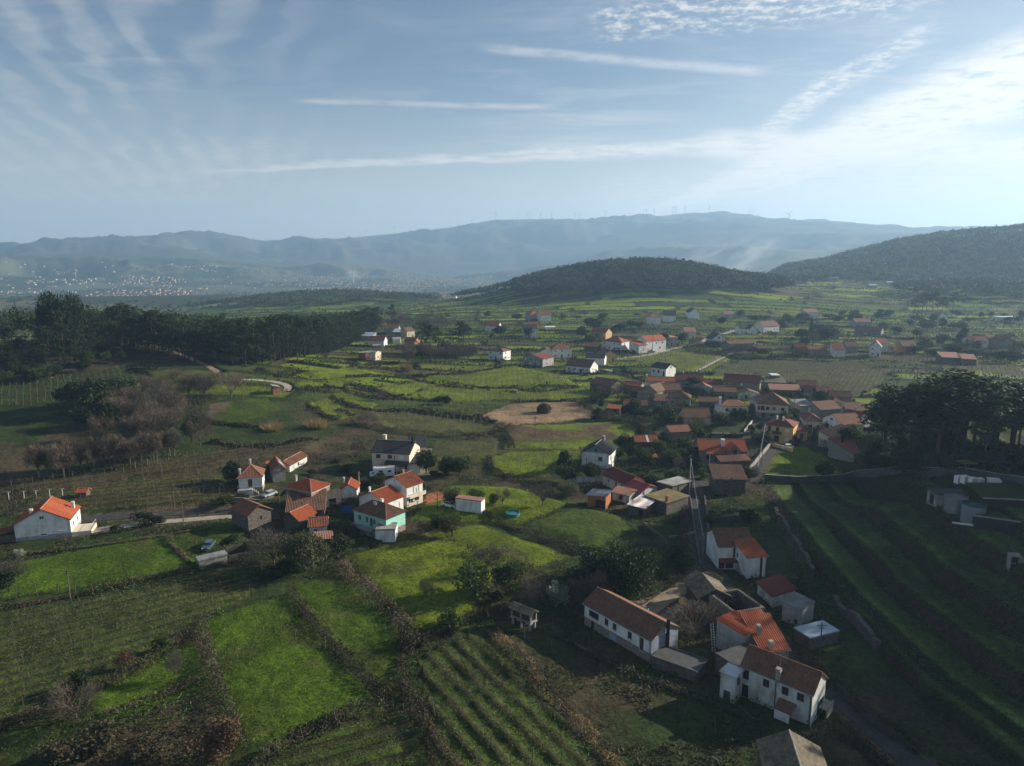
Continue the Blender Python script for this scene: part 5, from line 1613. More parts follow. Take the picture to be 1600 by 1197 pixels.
BR = ('bramble', 'green', 'twig')
HEDGES = [
    ([(322, 968), (316, 1000), (332, 1048), (346, 1090), (362, 1130), (372, 1175)], 2.6, 2.3, BR, 'brown bramble hedge along the left side of the bright front meadow'),
    ([(456, 928), (478, 962), (508, 1002), (545, 1042), (585, 1076), (612, 1082)], 2.4, 2.0, BR, 'diagonal bramble hedge between the two front meadows'),
    ([(530, 885), (560, 915), (590, 940), (620, 965), (638, 985)], 4.0, 2.8, ('bramble', 'twig', 'twig'), 'thick brown hedge below the sunlit meadow'),
    ([(636, 985), (640, 1010), (630, 1040), (622, 1075)], 3.0, 2.2, ('bramble', 'evergreen', 'twig'), 'dark hedge joining the central hedge crossing'),
    ([(612, 1085), (570, 1105), (520, 1135), (470, 1155), (425, 1180), (395, 1215)], 2.2, 1.9, BR, 'hedge along the bottom of the bright front meadow'),
    ([(630, 1070), (655, 1105), (668, 1140), (690, 1175), (715, 1215)], 3.0, 2.2, ('twigred', 'bramble', 'twig'), 'rusty bracken hedge left of the front vineyard'),
    ([(650, 1012), (690, 985), (740, 968), (790, 950)], 2.6, 2.0, ('evergreen', 'bramble', 'twig'), 'dark hedge above the front vineyard'),
    ([(770, 985), (800, 1020), (840, 1060), (880, 1105), (930, 1160), (970, 1210)], 3.4, 1.4, ('bramble', 'reed', 'twig'), 'overgrown bank right of the front vineyard'),
    ([(730, 862), (770, 872), (810, 882), (838, 900)], 3.6, 2.2, ('twig', 'bramble', 'twiggrey'), 'grey brushy bank between the sunlit meadows'),
    ([(758, 800), (790, 822), (830, 840), (870, 850), (905, 868)], 2.0, 1.4, ('bramble', 'evergreen', 'twig'), 'low stony hedge below the allotment'),
    ([(-30, 958), (60, 942), (150, 926), (240, 906), (310, 890), (385, 880)], 1.8, 1.1, ('bramble', 'evergreen', 'twig'), 'dark bank along the top of the left vineyard'),
    ([(-30, 1150), (50, 1115), (105, 1095), (180, 1062), (235, 1035), (300, 985)], 2.4, 1.4, ('evergreen', 'bramble', 'twig'), 'dark overgrown bank under the left vineyard'),
    ([(262, 840), (280, 862), (300, 884)], 1.4, 1.0, ('bramble', 'green', 'twig'), 'short hedge between the two grass fields at the left'),
    ([(30, 866), (120, 858), (200, 846), (262, 838), (330, 826)], 1.2, 0.7, ('bramble', 'green', 'twig'), 'thin fence hedge below the gravel drive'),
    ([(165, 1115), (225, 1095), (285, 1075), (310, 1062)], 3.0, 1.2, ('bramble', 'green', 'twig'), 'brushy bank under the small left meadow'),
    ([(655, 985), (655, 1000), (640, 1020)], 3.0, 2.0, ('bramble', 'green', 'twiggrey'), 'brushy knot at the centre of the hedges'),
    ([(545, 662), (580, 668), (625, 676), (690, 682), (775, 678)], 3.0, 2.2, ('bramble', 'evergreen', 'twig'), 'dark bank under the olive green vineyard'),
    ([(735, 686), (770, 676), (800, 670)], 2.0, 1.6, ('reed', 'bramble', 'reed'), 'strip of dry reeds beside the tan stubble field'),
    ([(775, 668), (795, 684), (800, 702)], 3.0, 2.2, ('evergreen', 'bramble', 'twig'), 'dark hedge left of the bright meadow'),
    ([(765, 715), (768, 735), (800, 748), (830, 756)], 2.2, 1.4, ('evergreen', 'bramble', 'twig'), 'curving hedge round the small bright vineyard'),
    ([(905, 630), (935, 652), (985, 660), (1030, 690)], 3.0, 2.2, ('evergreen', 'bramble', 'twig'), 'dark hedge between the stubble field and the village'),
    ([(395, 855), (400, 880), (390, 905)], 3.0, 2.2, ('evergreen', 'bramble', 'twiggrey'), 'dark thicket left of the leafless grey tree'),
    ([(870, 930), (900, 965), (890, 990)], 3.0, 1.6, ('bramble', 'evergreen', 'twig'), 'brush left of the long white house'),
    ([(960, 945), (1000, 930), (1040, 918), (1068, 908)], 2.6, 1.4, ('green', 'bramble', 'twig'), 'leafy verge above the dirt track'),
    ([(868, 990), (905, 1012), (940, 1032), (1000, 1058), (1060, 1080), (1130, 1105), (1185, 1130)], 1.8, 0.9, ('bramble', 'evergreen', 'twig'), 'bramble line on the low wall below the two long white houses'),
    ([(1310, 1150), (1345, 1165), (1400, 1215)], 2.4, 1.4, ('bramble', 'evergreen', 'twig'), 'dark brambles beside the lane at the lower right'),
    ([(1245, 1010), (1290, 1060), (1350, 1110), (1440, 1180)], 2.6, 1.4, ('evergreen', 'bramble', 'twig'), 'dark verge on the upper side of the lane at the lower right'),
    ([(1062, 905), (1055, 870), (1068, 830), (1072, 790)], 2.6, 1.2, ('bramble', 'twig', 'twig'), 'dry brush on the left side of the lane'),
    ([(1210, 780), (1240, 850), (1260, 905), (1255, 925)], 3.6, 1.2, ('bramble', 'twig', 'twig'), 'dark brambles at the foot of the retaining wall'),
    ([(1030, 765), (1060, 755), (1078, 752)], 2.4, 1.8, ('evergreen', 'bramble', 'twig'), 'dark hedge beside the mossy roof'),
    ([(1060, 540), (1100, 541), (1137, 543)], 4.0, 4.0, ('evergreen', 'evergreen', 'evergreen'), 'tall dark clipped hedge in front of the white gabled valley house'),
]
for hd in HEDGES:
    hedge(*hd)
# terrace banks of the middle distance
MIDB = [[(470, 583), (440, 590), (400, 577)], [(540, 590), (615, 590), (640, 592)], [(555, 606), (590, 612), (628, 622)], [(628, 623), (665, 627), (700, 628)], [(540, 605), (545, 612), (575, 622), (625, 625)],
        [(518, 620), (545, 632), (580, 641), (640, 641), (680, 645)], [(480, 632), (505, 648), (530, 658)], [(528, 640), (555, 650)], [(640, 590), (680, 600), (735, 606), (800, 607)], [(660, 640), (720, 650), (750, 652), (775, 662)],
        [(800, 606), (850, 612), (905, 605)], [(800, 628), (860, 627), (905, 627)], [(450, 567), (540, 569), (625, 566)], [(1190, 592), (1230, 600), (1260, 606)], [(1085, 552), (1180, 560), (1300, 566)], [(1200, 560), (1320, 548), (1410, 556)],
        [(640, 588), (710, 586), (800, 572)], [(320, 660), (400, 668), (440, 660)], [(330, 690), (420, 700), (500, 690)], [(700, 540), (760, 548), (830, 547)], [(560, 575), (600, 577), (640, 585)], [(480, 608), (540, 606)],
        [(1195, 640), (1260, 640)], [(790, 552), (840, 548)], [(850, 535), (940, 533), (1000, 536)], [(1140, 545), (1220, 548), (1260, 551)], [(1180, 535), (1260, 541), (1330, 545)], [(905, 588), (960, 582), (1010, 598)]]
for pth in MIDB:
    hedge(pth, 2.0, 1.5, ('evergreen', 'bramble', 'twig'), 'low dark hedge on a terrace bank of the middle fields', 26, 0.7, 0.15, group='hedges on the terrace banks')
# ------------------------------------------------------------------ houses, barns and sheds
_wm = {}


def window_mesh(w, h, kind, mullion=True):
    key = (round(w, 2), round(h, 2), kind)
    if key in _wm:
        return _wm[key]
    f = MB(); t = 0.07
    f.box((0, 0, h / 2 - t / 2), (w, 0.07, t)); f.box((0, 0, -h / 2 + t / 2), (w, 0.07, t))
    f.box((-w / 2 + t / 2, 0, 0), (t, 0.07, h - 2 * t)); f.box((w / 2 - t / 2, 0, 0), (t, 0.07, h - 2 * t))
    if w > 0.75:
        f.box((0, 0, 0), (t, 0.06, h - 2 * t))
    p = MB(); p.box((0, 0.01, 0), (w - 2 * t, 0.03, h - 2 * t))
    _wm[key] = (f.mesh('window', M['brownframe' if kind == 'wb' else 'frame']), p.mesh('pane', M['glass']))
    return _wm[key]


def slab_mesh(w, h, kind):
    key = (round(w, 2), round(h, 2), kind)
    if key in _wm:
        return _wm[key]
    p = MB()
    mt = dict(s='shutter', d='brownframe', g='shutter', k='dark', gd='greendoor', bd='bluedoor')[kind]
    if kind in ('g', 's', 'gd', 'd', 'bd') and h > 0.6:
        n = max(2, int(h / 0.35))
        for i in range(n):
            p.box((0, 0.0, -h / 2 + (i + 0.5) * h / n), (w, 0.05, h / n - 0.02))
        p.box((0, 0.035, 0), (w, 0.02, h))
    else:
        p.box((0, 0, 0), (w, 0.05, h))
    _wm[key] = p.mesh({'s': 'shutter', 'd': 'door', 'g': 'garage_door', 'k': 'opening', 'gd': 'door', 'bd': 'door'}[kind], M[mt])
    return _wm[key]


def roof_plane(m, e0, e1, r0, r1, amp=0.0, stepw=0.36, th=0.12, mat=0):
    e0, e1, r0, r1 = (np.asarray(p, float) for p in (e0, e1, r0, r1))
    L = np.linalg.norm(e1 - e0); d = (e1 - e0) / L
    n = np.cross(d, (r0 + r1) / 2 - e0); n /= np.linalg.norm(n)
    sv = np.cross(n, d)
    T = float(np.dot((r0 + r1) / 2 - e0, sv))
    s0, s1 = float(np.dot(r0 - e0, d)), float(np.dot(r1 - e0, d))
    k = 3 if amp else 1
    ns = max(1, int(round(L / stepw))) * k if amp else max(1, int(L / 2.5))
    ss = np.linspace(0, L, ns + 1)
    if amp:
        ss = np.unique(np.concatenate([ss, [max(0, min(L, s0)), max(0, min(L, s1))]]))

    def top(s):
        if s0 > 1e-6 and s < s0: return s / s0
        if s1 < L - 1e-6 and s > s1: return (L - s) / (L - s1)
        return 1.0
    bot, tp, fr = [], [], []
    for s in ss:
        f = top(s)
        off = amp * math.cos(2 * math.pi * s / stepw) if amp else 0.0
        bot.append(e0 + d * s + n * (off)); tp.append(e0 + d * s + sv * T * f + n * off); fr.append(f)
    for i in range(len(ss) - 1):
        q = [bot[i], bot[i + 1], tp[i + 1], tp[i]]
        uv = [(ss[i], 0), (ss[i + 1], 0), (ss[i + 1], fr[i + 1] * T), (ss[i], fr[i] * T)]
        if fr[i] < 1e-6: q.pop(3); uv.pop(3)
        elif fr[i + 1] < 1e-6: q.pop(2); uv.pop(2)
        m.face(q, mat, uv)
        b0, b1 = bot[i] - n * th, bot[i + 1] - n * th
        m.face([b0, b1, bot[i + 1], bot[i]], mat)
    dn = n * (th + 0.02)
    under = [e0 - dn, r0 - dn, r1 - dn, e1 - dn] if np.linalg.norm(r1 - r0) > 1e-3 else [e0 - dn, r0 - dn, e1 - dn]
    m.face(under, mat)
    if s0 <= 1e-6:
        m.face([e0 - n * th, bot[0], tp[0], r0 - n * th], mat)
    if s1 >= L - 1e-6:
        m.face([bot[-1], e1 - n * th, r1 - n * th, tp[-1]], mat)


def ridge_tiles(m, a, b, r=0.13, mat=0):
    a, b = np.asarray(a, float), np.asarray(b, float)
    L = np.linalg.norm(b - a)
    if L < 0.2: return
    n = max(1, int(L / 0.9))
    for i in range(n):
        p, q = a + (b - a) * i / n, a + (b - a) * (i + 0.97) / n
        m.tube([p, q], [r, r * 0.86], 6, mat, cap=True)


HOUSES = []


def house(label, A, B, d, h, roof='x', rise=1.8, wall='white', roofm='brown', wins=(), base=None, chim=(), o=0.35, cat='house', name=None, zoff=0.0, group=None, gable=None, ridge=None, w=None, yaw=None):
    a, b = G(*A), G(*B)
    u = (b - a)[:2]
    W = float(np.linalg.norm(u)); ang = math.atan2(u[1], u[0])
    if w:
        W = w
    if yaw is not None:
        ang = R(yaw)
    if isinstance(d, tuple):
        c = G(*d)
        d = max(2.5, float(np.dot((c - b)[:2], np.array([-math.sin(ang), math.cos(ang)]))))
    D = d
    nv = np.array([-math.sin(ang), math.cos(ang)]); uv_ = np.array([math.cos(ang), math.sin(ang)])
    cs = [a[:2], a[:2] + uv_ * W, a[:2] + nv * D, a[:2] + uv_ * W + nv * D]
    z0 = (a[2] + b[2]) / 2 * 0.7 + 0.3 * np.mean([gz(*c) for c in cs]) + zoff
    root = empty(name or {'house': 'house', 'shed': 'shed', 'barn': 'barn'}.get(cat, cat.replace(' ', '_')), (a[0], a[1], z0), ang)
    tag(root, label, cat, group)
    dist = math.hypot(a[0], a[1])
    amp = 0.06 if dist < 235 else 0.0
    if wins == 'auto1' or wins == 'auto2':
        st = 1 if wins == 'auto1' else 2
        ws = []
        n = max(2, int(W / 3.0))
        for k in range(st):
            hh = h / st
            for i in range(n):
                ws.append(('f', (i + 0.5) / n, k * hh + hh * 0.35, 1.0, 1.15, 'w' if (i * 7 + k * 3 + int(W)) % 4 else 's'))
            ws.append(('r', 0.35, k * hh + hh * 0.35, 1.0, 1.1, 'w'))
            ws.append(('l', 0.5, k * hh + hh * 0.35, 1.0, 1.1, 'w'))
        ws[n // 2] = ('f', (n // 2 + 0.5) / n, 0.05, 1.0, 2.05, 'd')
        wins = ws
    fac = dict(f=((0, 0), (W, 0)), r=((W, 0), (W, D)), b=((W, D), (0, D)), l=((0, D), (0, 0)))
    wm, pm = MB(), MB()
    hb = base[0] if base else None
    hs = {k: h for k in fac}
    if roof == 'sf': hs['b'] = h + rise
    if roof == 'sb': hs['f'] = h + rise
    if roof == 'sl': hs['r'] = h + rise
    if roof == 'sr': hs['l'] = h + rise
    for key, (p0, p1) in fac.items():
        p0, p1 = np.array(p0, float), np.array(p1, float)
        L = np.linalg.norm(p1 - p0); dv = (p1 - p0) / L; nrm = np.array([dv[1], -dv[0]])
        ops = []
        for wdef in wins:
            if wdef[0] != key: continue
            uc = wdef[1] * L
            wv, hv = wdef[3], wdef[4]
            u0, u1, v0 = uc - wv / 2, uc + wv / 2, wdef[2]
            ops.append((max(u0, 0.05), min(u1, L - 0.05), v0, min(v0 + hv, hs[key] + (rise * 0.9 if v0 > h - 0.3 else -0.05)), wdef[5]))
        zt = hs[key]
        inwall = [q for q in ops if q[3] <= zt]
        us = sorted({0.0, L, *[q[0] for q in inwall], *[q[1] for q in inwall]})
        vs = sorted({-2.6, zt, *([hb] if hb else []), *[q[2] for q in inwall], *[q[3] for q in inwall]})
        P3 = lambda uu, vv, dd=0.0: (p0[0] + dv[0] * uu - nrm[0] * dd, p0[1] + dv[1] * uu - nrm[1] * dd, vv)
        for i in range(len(us) - 1):
            for j in range(len(vs) - 1):
                cu, cv = (us[i] + us[i + 1]) / 2, (vs[j] + vs[j + 1]) / 2
                if any(q[0] < cu < q[1] and q[2] < cv < q[3] for q in inwall): continue
                tgt = pm if (hb and cv < hb) else wm
                tgt.face([P3(us[i], vs[j]), P3(us[i + 1], vs[j]), P3(us[i + 1], vs[j + 1]), P3(us[i], vs[j + 1])])
        for q in ops:
            rec = 0.14
            if q in inwall:
                for s_ in (((q[0], q[2]), (q[0], q[3])), ((q[1], q[3]), (q[1], q[2])), ((q[0], q[3]), (q[1], q[3])), ((q[1], q[2]), (q[0], q[2]))):
                    (ua, va), (ub, vb) = s_
                    wm.face([P3(ua, va), P3(ub, vb), P3(ub, vb, rec), P3(ua, va, rec)])
            else:
                rec = -0.03
            wv, hv = q[1] - q[0], q[3] - q[2]
            loc = P3((q[0] + q[1]) / 2, (q[2] + q[3]) / 2, rec)
            rz = math.atan2(dv[1], dv[0])
            if q[4] in ('w', 'wb'):
                fm_, pm_ = window_mesh(wv, hv, q[4])
                fo = link('window', fm_, root, loc, rz)
                link('pane', pm_, fo)
            else:
                me = slab_mesh(wv, hv, q[4])
                link(me.name.split('.')[0], me, root, loc, rz)
            if q in inwall and q[4] in ('w', 'wb', 's') and dist < 240:
                sb = MB(); sb.box((0, -0.03, 0), (wv + 0.2, 0.26, 0.07))
                sb.build('sill', M['frame' if wall in ('white', 'cream', 'yellow', 'mint', 'dirtywhite') else 'concrete'], root, P3((q[0] + q[1]) / 2, q[2] - 0.036, -0.03), rz)
    zr = h + rise
    rm, rt = MB(), MB()
    gm = MB() if gable else wm
    if roof == 'x':
        for x in (0, W):
            t = [(x, 0, h), (x, D, h), (x, D / 2, zr)]
            gm.face(t if x == W else t[::-1])
        sl = rise / (D / 2); ze = h - o * sl + 0.10; zr_ = zr + 0.10
        roof_plane(rm, (-o, -o, ze), (W + o, -o, ze), (-o, D / 2, zr_), (W + o, D / 2, zr_), amp)
        roof_plane(rm, (W + o, D + o, ze), (-o, D + o, ze), (W + o, D / 2, zr_), (-o, D / 2, zr_), amp)
        ridge_tiles(rt, (-o, D / 2, zr_ + 0.02), (W + o, D / 2, zr_ + 0.02))
    elif roof == 'y':
        for y in (0, D):
            t = [(0, y, h), (W, y, h), (W / 2, y, zr)]
            gm.face(t if y == 0 else t[::-1])
        sl = rise / (W / 2); ze = h - o * sl + 0.10; zr_ = zr + 0.10
        roof_plane(rm, (-o, D + o, ze), (-o, -o, ze), (W / 2, D + o, zr_), (W / 2, -o, zr_), amp)
        roof_plane(rm, (W + o, -o, ze), (W + o, D + o, ze), (W / 2, -o, zr_), (W / 2, D + o, zr_), amp)
        ridge_tiles(rt, (W / 2, -o, zr_ + 0.02), (W / 2, D + o, zr_ + 0.02))
    elif roof == 'hip':
        if ridge:                                   # ridge end points in plan
            ra, rb = ridge
        elif W >= D:
            ra, rb = (D / 2, D / 2), (W - D / 2, D / 2)
        else:
            ra, rb = (W / 2, W / 2), (W / 2, D - W / 2)
        ra, rb = (*ra, zr + 0.1), (*rb, zr + 0.1)
        ze = h - 0.05
        c00, c10, c11, c01 = (-o, -o, ze), (W + o, -o, ze), (W + o, D + o, ze), (-o, D + o, ze)
        if abs(ra[1] - rb[1]) < 1e-6 and abs(ra[0] - rb[0]) > 1e-6:
            roof_plane(rm, c00, c10, ra, rb, amp); roof_plane(rm, c11, c01, rb, ra, amp)
            roof_plane(rm, c10, c11, rb, rb, amp); roof_plane(rm, c01, c00, ra, ra, amp)
        else:
            roof_plane(rm, c10, c11, ra, rb, amp); roof_plane(rm, c01, c00, rb, ra, amp)
            roof_plane(rm, c00, c10, ra, ra, amp); roof_plane(rm, c11, c01, rb, rb, amp)
        ridge_tiles(rt, ra, rb)
        for c_, r__ in ((c00, ra), (c11, rb), (c10, rb if abs(ra[1] - rb[1]) < 1e-6 and abs(ra[0] - rb[0]) > 1e-6 else ra), (c01, ra if abs(ra[1] - rb[1]) < 1e-6 and abs(ra[0] - rb[0]) > 1e-6 else rb)):
            ridge_tiles(rt, c_, r__, 0.11)
    elif roof in ('sf', 'sb', 'sl', 'sr'):
        lo, hi = h + 0.1, h + rise + 0.1
        if roof == 'sf':
            wm.face([(W, 0, h), (W, D, h), (W, D, h + rise)]); wm.face([(0, D, h), (0, 0, h), (0, D, h + rise)])
            k = rise / D * o
            roof_plane(rm, (-o, -o, lo - k), (W + o, -o, lo - k), (-o, D + o, hi + k), (W + o, D + o, hi + k), amp)
        elif roof == 'sb':
            wm.face([(W, 0, h), (W, D, h), (W, 0, h + rise)]); wm.face([(0, D, h), (0, 0, h), (0, 0, h + rise)])
            k = rise / D * o
            roof_plane(rm, (W + o, D + o, lo - k), (-o, D + o, lo - k), (W + o, -o, hi + k), (-o, -o, hi + k), amp)
        elif roof == 'sr':
            wm.face([(0, 0, h), (W, 0, h), (0, 0, h + rise)]); wm.face([(W, D, h), (0, D, h), (0, D, h + rise)])
            k = rise / W * o
            roof_plane(rm, (W + o, -o, lo - k), (W + o, D + o, lo - k), (-o, -o, hi + k), (-o, D + o, hi + k), amp)
        else:
            wm.face([(0, 0, h), (W, 0, h), (W, 0, h + rise)]); wm.face([(W, D, h), (0, D, h), (W, D, h + rise)])
            k = rise / W * o
            roof_plane(rm, (-o, D + o, lo - k), (-o, -o, lo - k), (W + o, D + o, hi + k), (W + o, -o, hi + k), amp)
    elif roof == 'flat':
        rm.box((W / 2, D / 2, h + 0.11), (W + 2 * o, D + 2 * o, 0.22))
        if roofm not in ('bluesheet', 'moss', 'greysheet', 'pink', 'shutter'): rm.box((W / 2, -o + 0.1, h + 0.3), (W + 2 * o, 0.2, 0.16)); rm.box((W / 2, D + o - 0.1, h + 0.3), (W + 2 * o, 0.2, 0.16))
    if dist < 200 and roof in ('x', 'hip', 'sf') and cat == 'house':
        gt = MB(); ye = -o - 0.07; ze_ = h - (o * rise / (D / 2) if roof == 'x' else o * rise / D if roof == 'sf' else 0.05) + 0.0
        gt.tube([(-o, ye, ze_), (W + o, ye, ze_)], 0.07, 5); gt.build('gutter', M['steel'], root)
        gt = MB(); gt.tube([(W - 0.12, ye, ze_), (W - 0.12, -0.07, ze_ - 0.35), (W - 0.12, -0.07, -1.0)], 0.05, 5); gt.build('downpipe', M['steel'], root)
    wobj = wm.build('wall', M[wall], root)
    if pm.f: pm.build('plinth', M[base[1]], root)
    if gable: gm.build('gable', M[gable], root)
    ro = None
    if rm.f:
        ro = rm.build('roof', M[roofm], root)
        if rt.f:
            rt.build('ridge', M[dict(orange='pink', mottled='pink', darkred='clay', clay='pink', brown='clay', lichen='concrete', slate='greysheet').get(roofm, roofm)], ro)
    for ch in chim:
        cx, cy_, ct = ch[:3]
        c = MB()
        mt = ch[3] if len(ch) > 3 else 'white'
        s_ = ch[4] if len(ch) > 4 else 0.55
        zb = h
        c.box((cx * W, cy_ * D, (ct + zb - 0.3) / 2), (s_, s_, ct - zb + 0.3))
        c.box((cx * W, cy_ * D, ct + 0.06), (s_ + 0.16, s_ + 0.16, 0.12))
        for dx in (-1, 1):
            for dy in (-1, 1):
                c.box((cx * W + dx * s_ * 0.36, cy_ * D + dy * s_ * 0.36, ct + 0.22), (0.12, 0.12, 0.2))
        c.box((cx * W, cy_ * D, ct + 0.37), (s_ + 0.1, s_ + 0.1, 0.1))
        co = c.build('chimney', M[mt], ro or root)
        if ro is None: pass
    HOUSES.append((label, W, D, h))
    return root, W, D, h


def add(root, name, shapes, mt, parent=None):
    m = MB()
    for s in shapes:
        if s[0] == 'box': m.box(*s[1:])
        elif s[0] == 'tube': m.tube(*s[1:])
        elif s[0] == 'face': m.face(*s[1:])
        elif s[0] == 'plane': roof_plane(m, *s[1:])
    return m.build(name, M[mt], parent or root)


def railing(root, pts, z, mt='steel', h=0.95):
    m = MB()
    for (x0, y0), (x1, y1) in zip(pts[:-1], pts[1:]):
        L = math.hypot(x1 - x0, y1 - y0); n = max(2, int(L / 0.5))
        m.tube([(x0, y0, z + h), (x1, y1, z + h)], 0.035, 4); m.tube([(x0, y0, z + 0.12), (x1, y1, z + 0.12)], 0.025, 4)
        for i in range(n + 1):
            t = i / n
            m.tube([(x0 + (x1 - x0) * t, y0 + (y1 - y0) * t, z), (x0 + (x1 - x0) * t, y0 + (y1 - y0) * t, z + h)], 0.02, 3, cap=False)
    return m.build('railing', M[mt], root)


def stairs(root, x0, y0, dx, dy, n, z0, dz, w, mt='concrete'):
    m = MB()
    for i in range(n):
        t = z0 + dz * (i + 1)
        m.box((x0 + dx * i, y0 + dy * i, (t - 1.0) / 2 + 0), (w if dy else abs(dx) + 0.01, w if dx else abs(dy) + 0.01, t + 1.0))
    return m.build('stairs', M[mt], root)


# ---- left side -------------------------------------------------------------
r, W, D, h = house('white house with an orange gable roof standing alone at the left', (25, 847), (112, 838), 8.5, 4.0, 'y', 2.9, 'white', 'orange',
                   [('f', 0.50, 4.6, 0.9, 0.7, 'w'), ('f', 0.5, 0.8, 1.2, 0.4, 'w'), ('f', 0.84, 1.6, 1.0, 1.0, 's'), ('r', 0.3, 1.5, 1.0, 1.2, 'w'), ('r', 0.7, 1.5, 1.0, 1.2, 'w')],
                   base=(0.9, 'greyrender'), chim=[(0.30, 0.12, 6.4), (0.93, 0.75, 5.6)])
add(r, 'annex_roof', [('plane', (-4.6, 0.2, 1.5), (-0.05, 0.2, 2.5), (-4.6, 4, 1.9), (-0.05, 4, 2.9), 0.04)], 'darkred')
add(r, 'annex_wall', [('box', (-2.3, 2.1, 0.3), (4.2, 3.5, 2.6))], 'darkstone')
add(r, 'terrace', [('box', (W + 2.0, 2.5, 0.3), (3.9, 5, 1.1))], 'cream')
railing(r, [(W + 3.9, 0.1), (W + 3.9, 4.9)], 0.85, 'frame')
r, W, D, h = house('white house with a brown pyramid roof on a stone terrace', (374, 770), (411, 769), (422, 757), 4.2, 'hip', 2.4, 'white', 'clay',
                   [('f', 0.18, 2.2, 1.2, 1.1, 's'), ('f', 0.48, 1.5, 1.1, 2.1, 'd'), ('f', 0.8, 2.2, 1.2, 1.1, 's'), ('r', 0.5, 2.0, 1.0, 1.1, 'w')], base=(1.3, 'stone'), chim=[(0.06, 0.15, 6.0, 'white', 0.4), (0.45, 0.75, 7.4, 'white', 0.4)])
add(r, 'terrace', [('box', (W * 0.28, -0.95, 0.1), (W * 0.62, 1.9, 2.4))], 'dirtywhite')
railing(r, [(-0.1, -0.05), (-0.1, -1.85), (W * 0.59, -1.85)], 1.3)
stairs(r, W * 0.63, -1.0, 0.3, 0, 1, 0, 1.1, 1.2); stairs(r, W * 0.72, -1.0, 0.3, 0, 1, 0, 0.75, 1.2); stairs(r, W * 0.8, -1.0, 0.3, 0, 1, 0, 0.35, 1.2)
r, W, D, h = house('grey stone barn with a solar panel on its roof', (427, 754), (447, 752), 7.5, 3.6, 'y', 1.7, 'greystone', 'clay', [('f', 0.5, 3.2, 0.7, 0.7, 's'), ('r', 0.6, 1.0, 0.9, 1.2, 'w')],
                   chim=[(0.95, 0.6, 6.2, 'wood', 0.5)], cat='barn', name='stone_barn')
sp = add(r, 'solar_panel', [('face', [(W * 0.60, 1.0, h + 1.7 * 0.80 + 0.26), (W * 0.93, 1.0, h + 1.7 * 0.14 + 0.26), (W * 0.93, 4.6, h + 1.7 * 0.14 + 0.26), (W * 0.60, 4.6, h + 1.7 * 0.80 + 0.26)])], 'bluesheet')
house('long low tiled shed behind the stone barn', (453, 738), (480, 722), 4.0, 2.0, 'x', 1.0, 'dirtywhite', 'clay', [('f', 0.5, 0.5, 0.9, 0.9, 'k')], cat='shed')
house('tiny open shed with a rusty orange roof beside the stone barn', (418, 738), (432, 737), 3.0, 2.2, 'flat', 0.1, 'wood', 'rust', [('f', 0.5, 0.1, 1.8, 1.8, 'k')], cat='shed')
r, W, D, h = house('big stone house with an orange hip roof', (448, 793), (488, 802), (513, 789), 5.4, 'hip', 1.7, 'stone', 'orange',
                   [('f', 0.42, 3.0, 0.8, 1.6, 'k'), ('f', 0.70, 2.9, 0.8, 1.6, 'k'), ('f', 0.16, 0.9, 0.8, 1.2, 'k'), ('f', 0.57, 0.6, 0.8, 1.2, 'k'), ('r', 0.5, 3.2, 0.8, 1.1, 'w'), ('r', 0.45, 0.6, 0.8, 1.3, 'k')],
                   chim=[(0.04, 0.5, 7.2, 'concrete', 0.6)], name='stone_house')
add(r, 'eaves_band', [('box', (W / 2, -0.02, h - 0.25), (W + 0.1, 0.08, 0.34)), ('box', (W + 0.02, D / 2, h - 0.25), (0.08, D + 0.1, 0.34))], 'frame')
r, W, D, h = house('high courtyard wall with an arched opening beside the stone house', (511, 792), (534, 789), 0.6, 4.2, 'none', 0, 'stone', 'brown', [('f', 0.38, 0.0, 1.9, 2.0, 'k')], cat='wall', name='courtyard_wall')
house('small white house with a bright orange gable roof', (532, 786), (558, 784), 5.0, 3.5, 'y', 1.3, 'white', 'orange', [('l', 0.5, 1.2, 0.8, 1.0, 'w')], base=(1.2, 'stone'), chim=[(0.12, 0.7, 5.2, 'white', 0.35)])
house('dark barn with a light brown corrugated gable roof', (389, 834), (425, 826), 7.0, 4.4, 'y', 1.7, 'darkstone', 'clay', [('f', 0.55, 2.6, 0.6, 0.8, 'k'), ('r', 0.4, 1.6, 0.6, 1.0, 'k')], cat='barn', name='dark_barn')
house('wide low barn under old brown tiles before the stone house', (449, 816), (507, 812), 8.0, 2.6, 'sf', 2.2, 'darkstone', 'brown', [('f', 0.7, 0.1, 2.4, 2.0, 'k')], cat='barn', name='low_barn')
house('small barn with a vivid orange tiled roof', (444, 829), (468, 834), 5.5, 3.2, 'y', 1.5, 'darkstone', 'orange', [('r', 0.5, 1.4, 0.7, 0.8, 'k')], cat='barn', name='small_barn')
house('little white outhouse with a mottled orange roof', (484, 838), (511, 836), 4.5, 2.3, 'x', 1.2, 'white', 'mottled', [('f', 0.35, 0.9, 0.7, 0.7, 'k')], cat='shed', name='outhouse')
house('pale orange lean to roof below the little white outhouse', (492, 851), (518, 849), 2.6, 1.2, 'sf', 0.5, 'darkstone', 'pink', (), cat='shed', name='lean_to')
r, W, D, h = house('mint green house with a brown hip roof', (554, 825), (604, 840), (645, 831), 4.4, 'hip', 2.0, 'mint', 'brown',
                   [('f', 0.17, 2.2, 1.0, 1.3, 'w'), ('f', 0.40, 2.1, 0.9, 1.5, 'w'), ('f', 0.54, 1.5, 0.85, 2.1, 'd'), ('f', 0.63, 2.1, 0.9, 1.4, 'w'), ('f', 0.85, 1.6, 1.4, 2.0, 's')], base=(1.3, 'stone'),
                   chim=[(0.52, 0.62, 6.6, 'white', 0.5)])
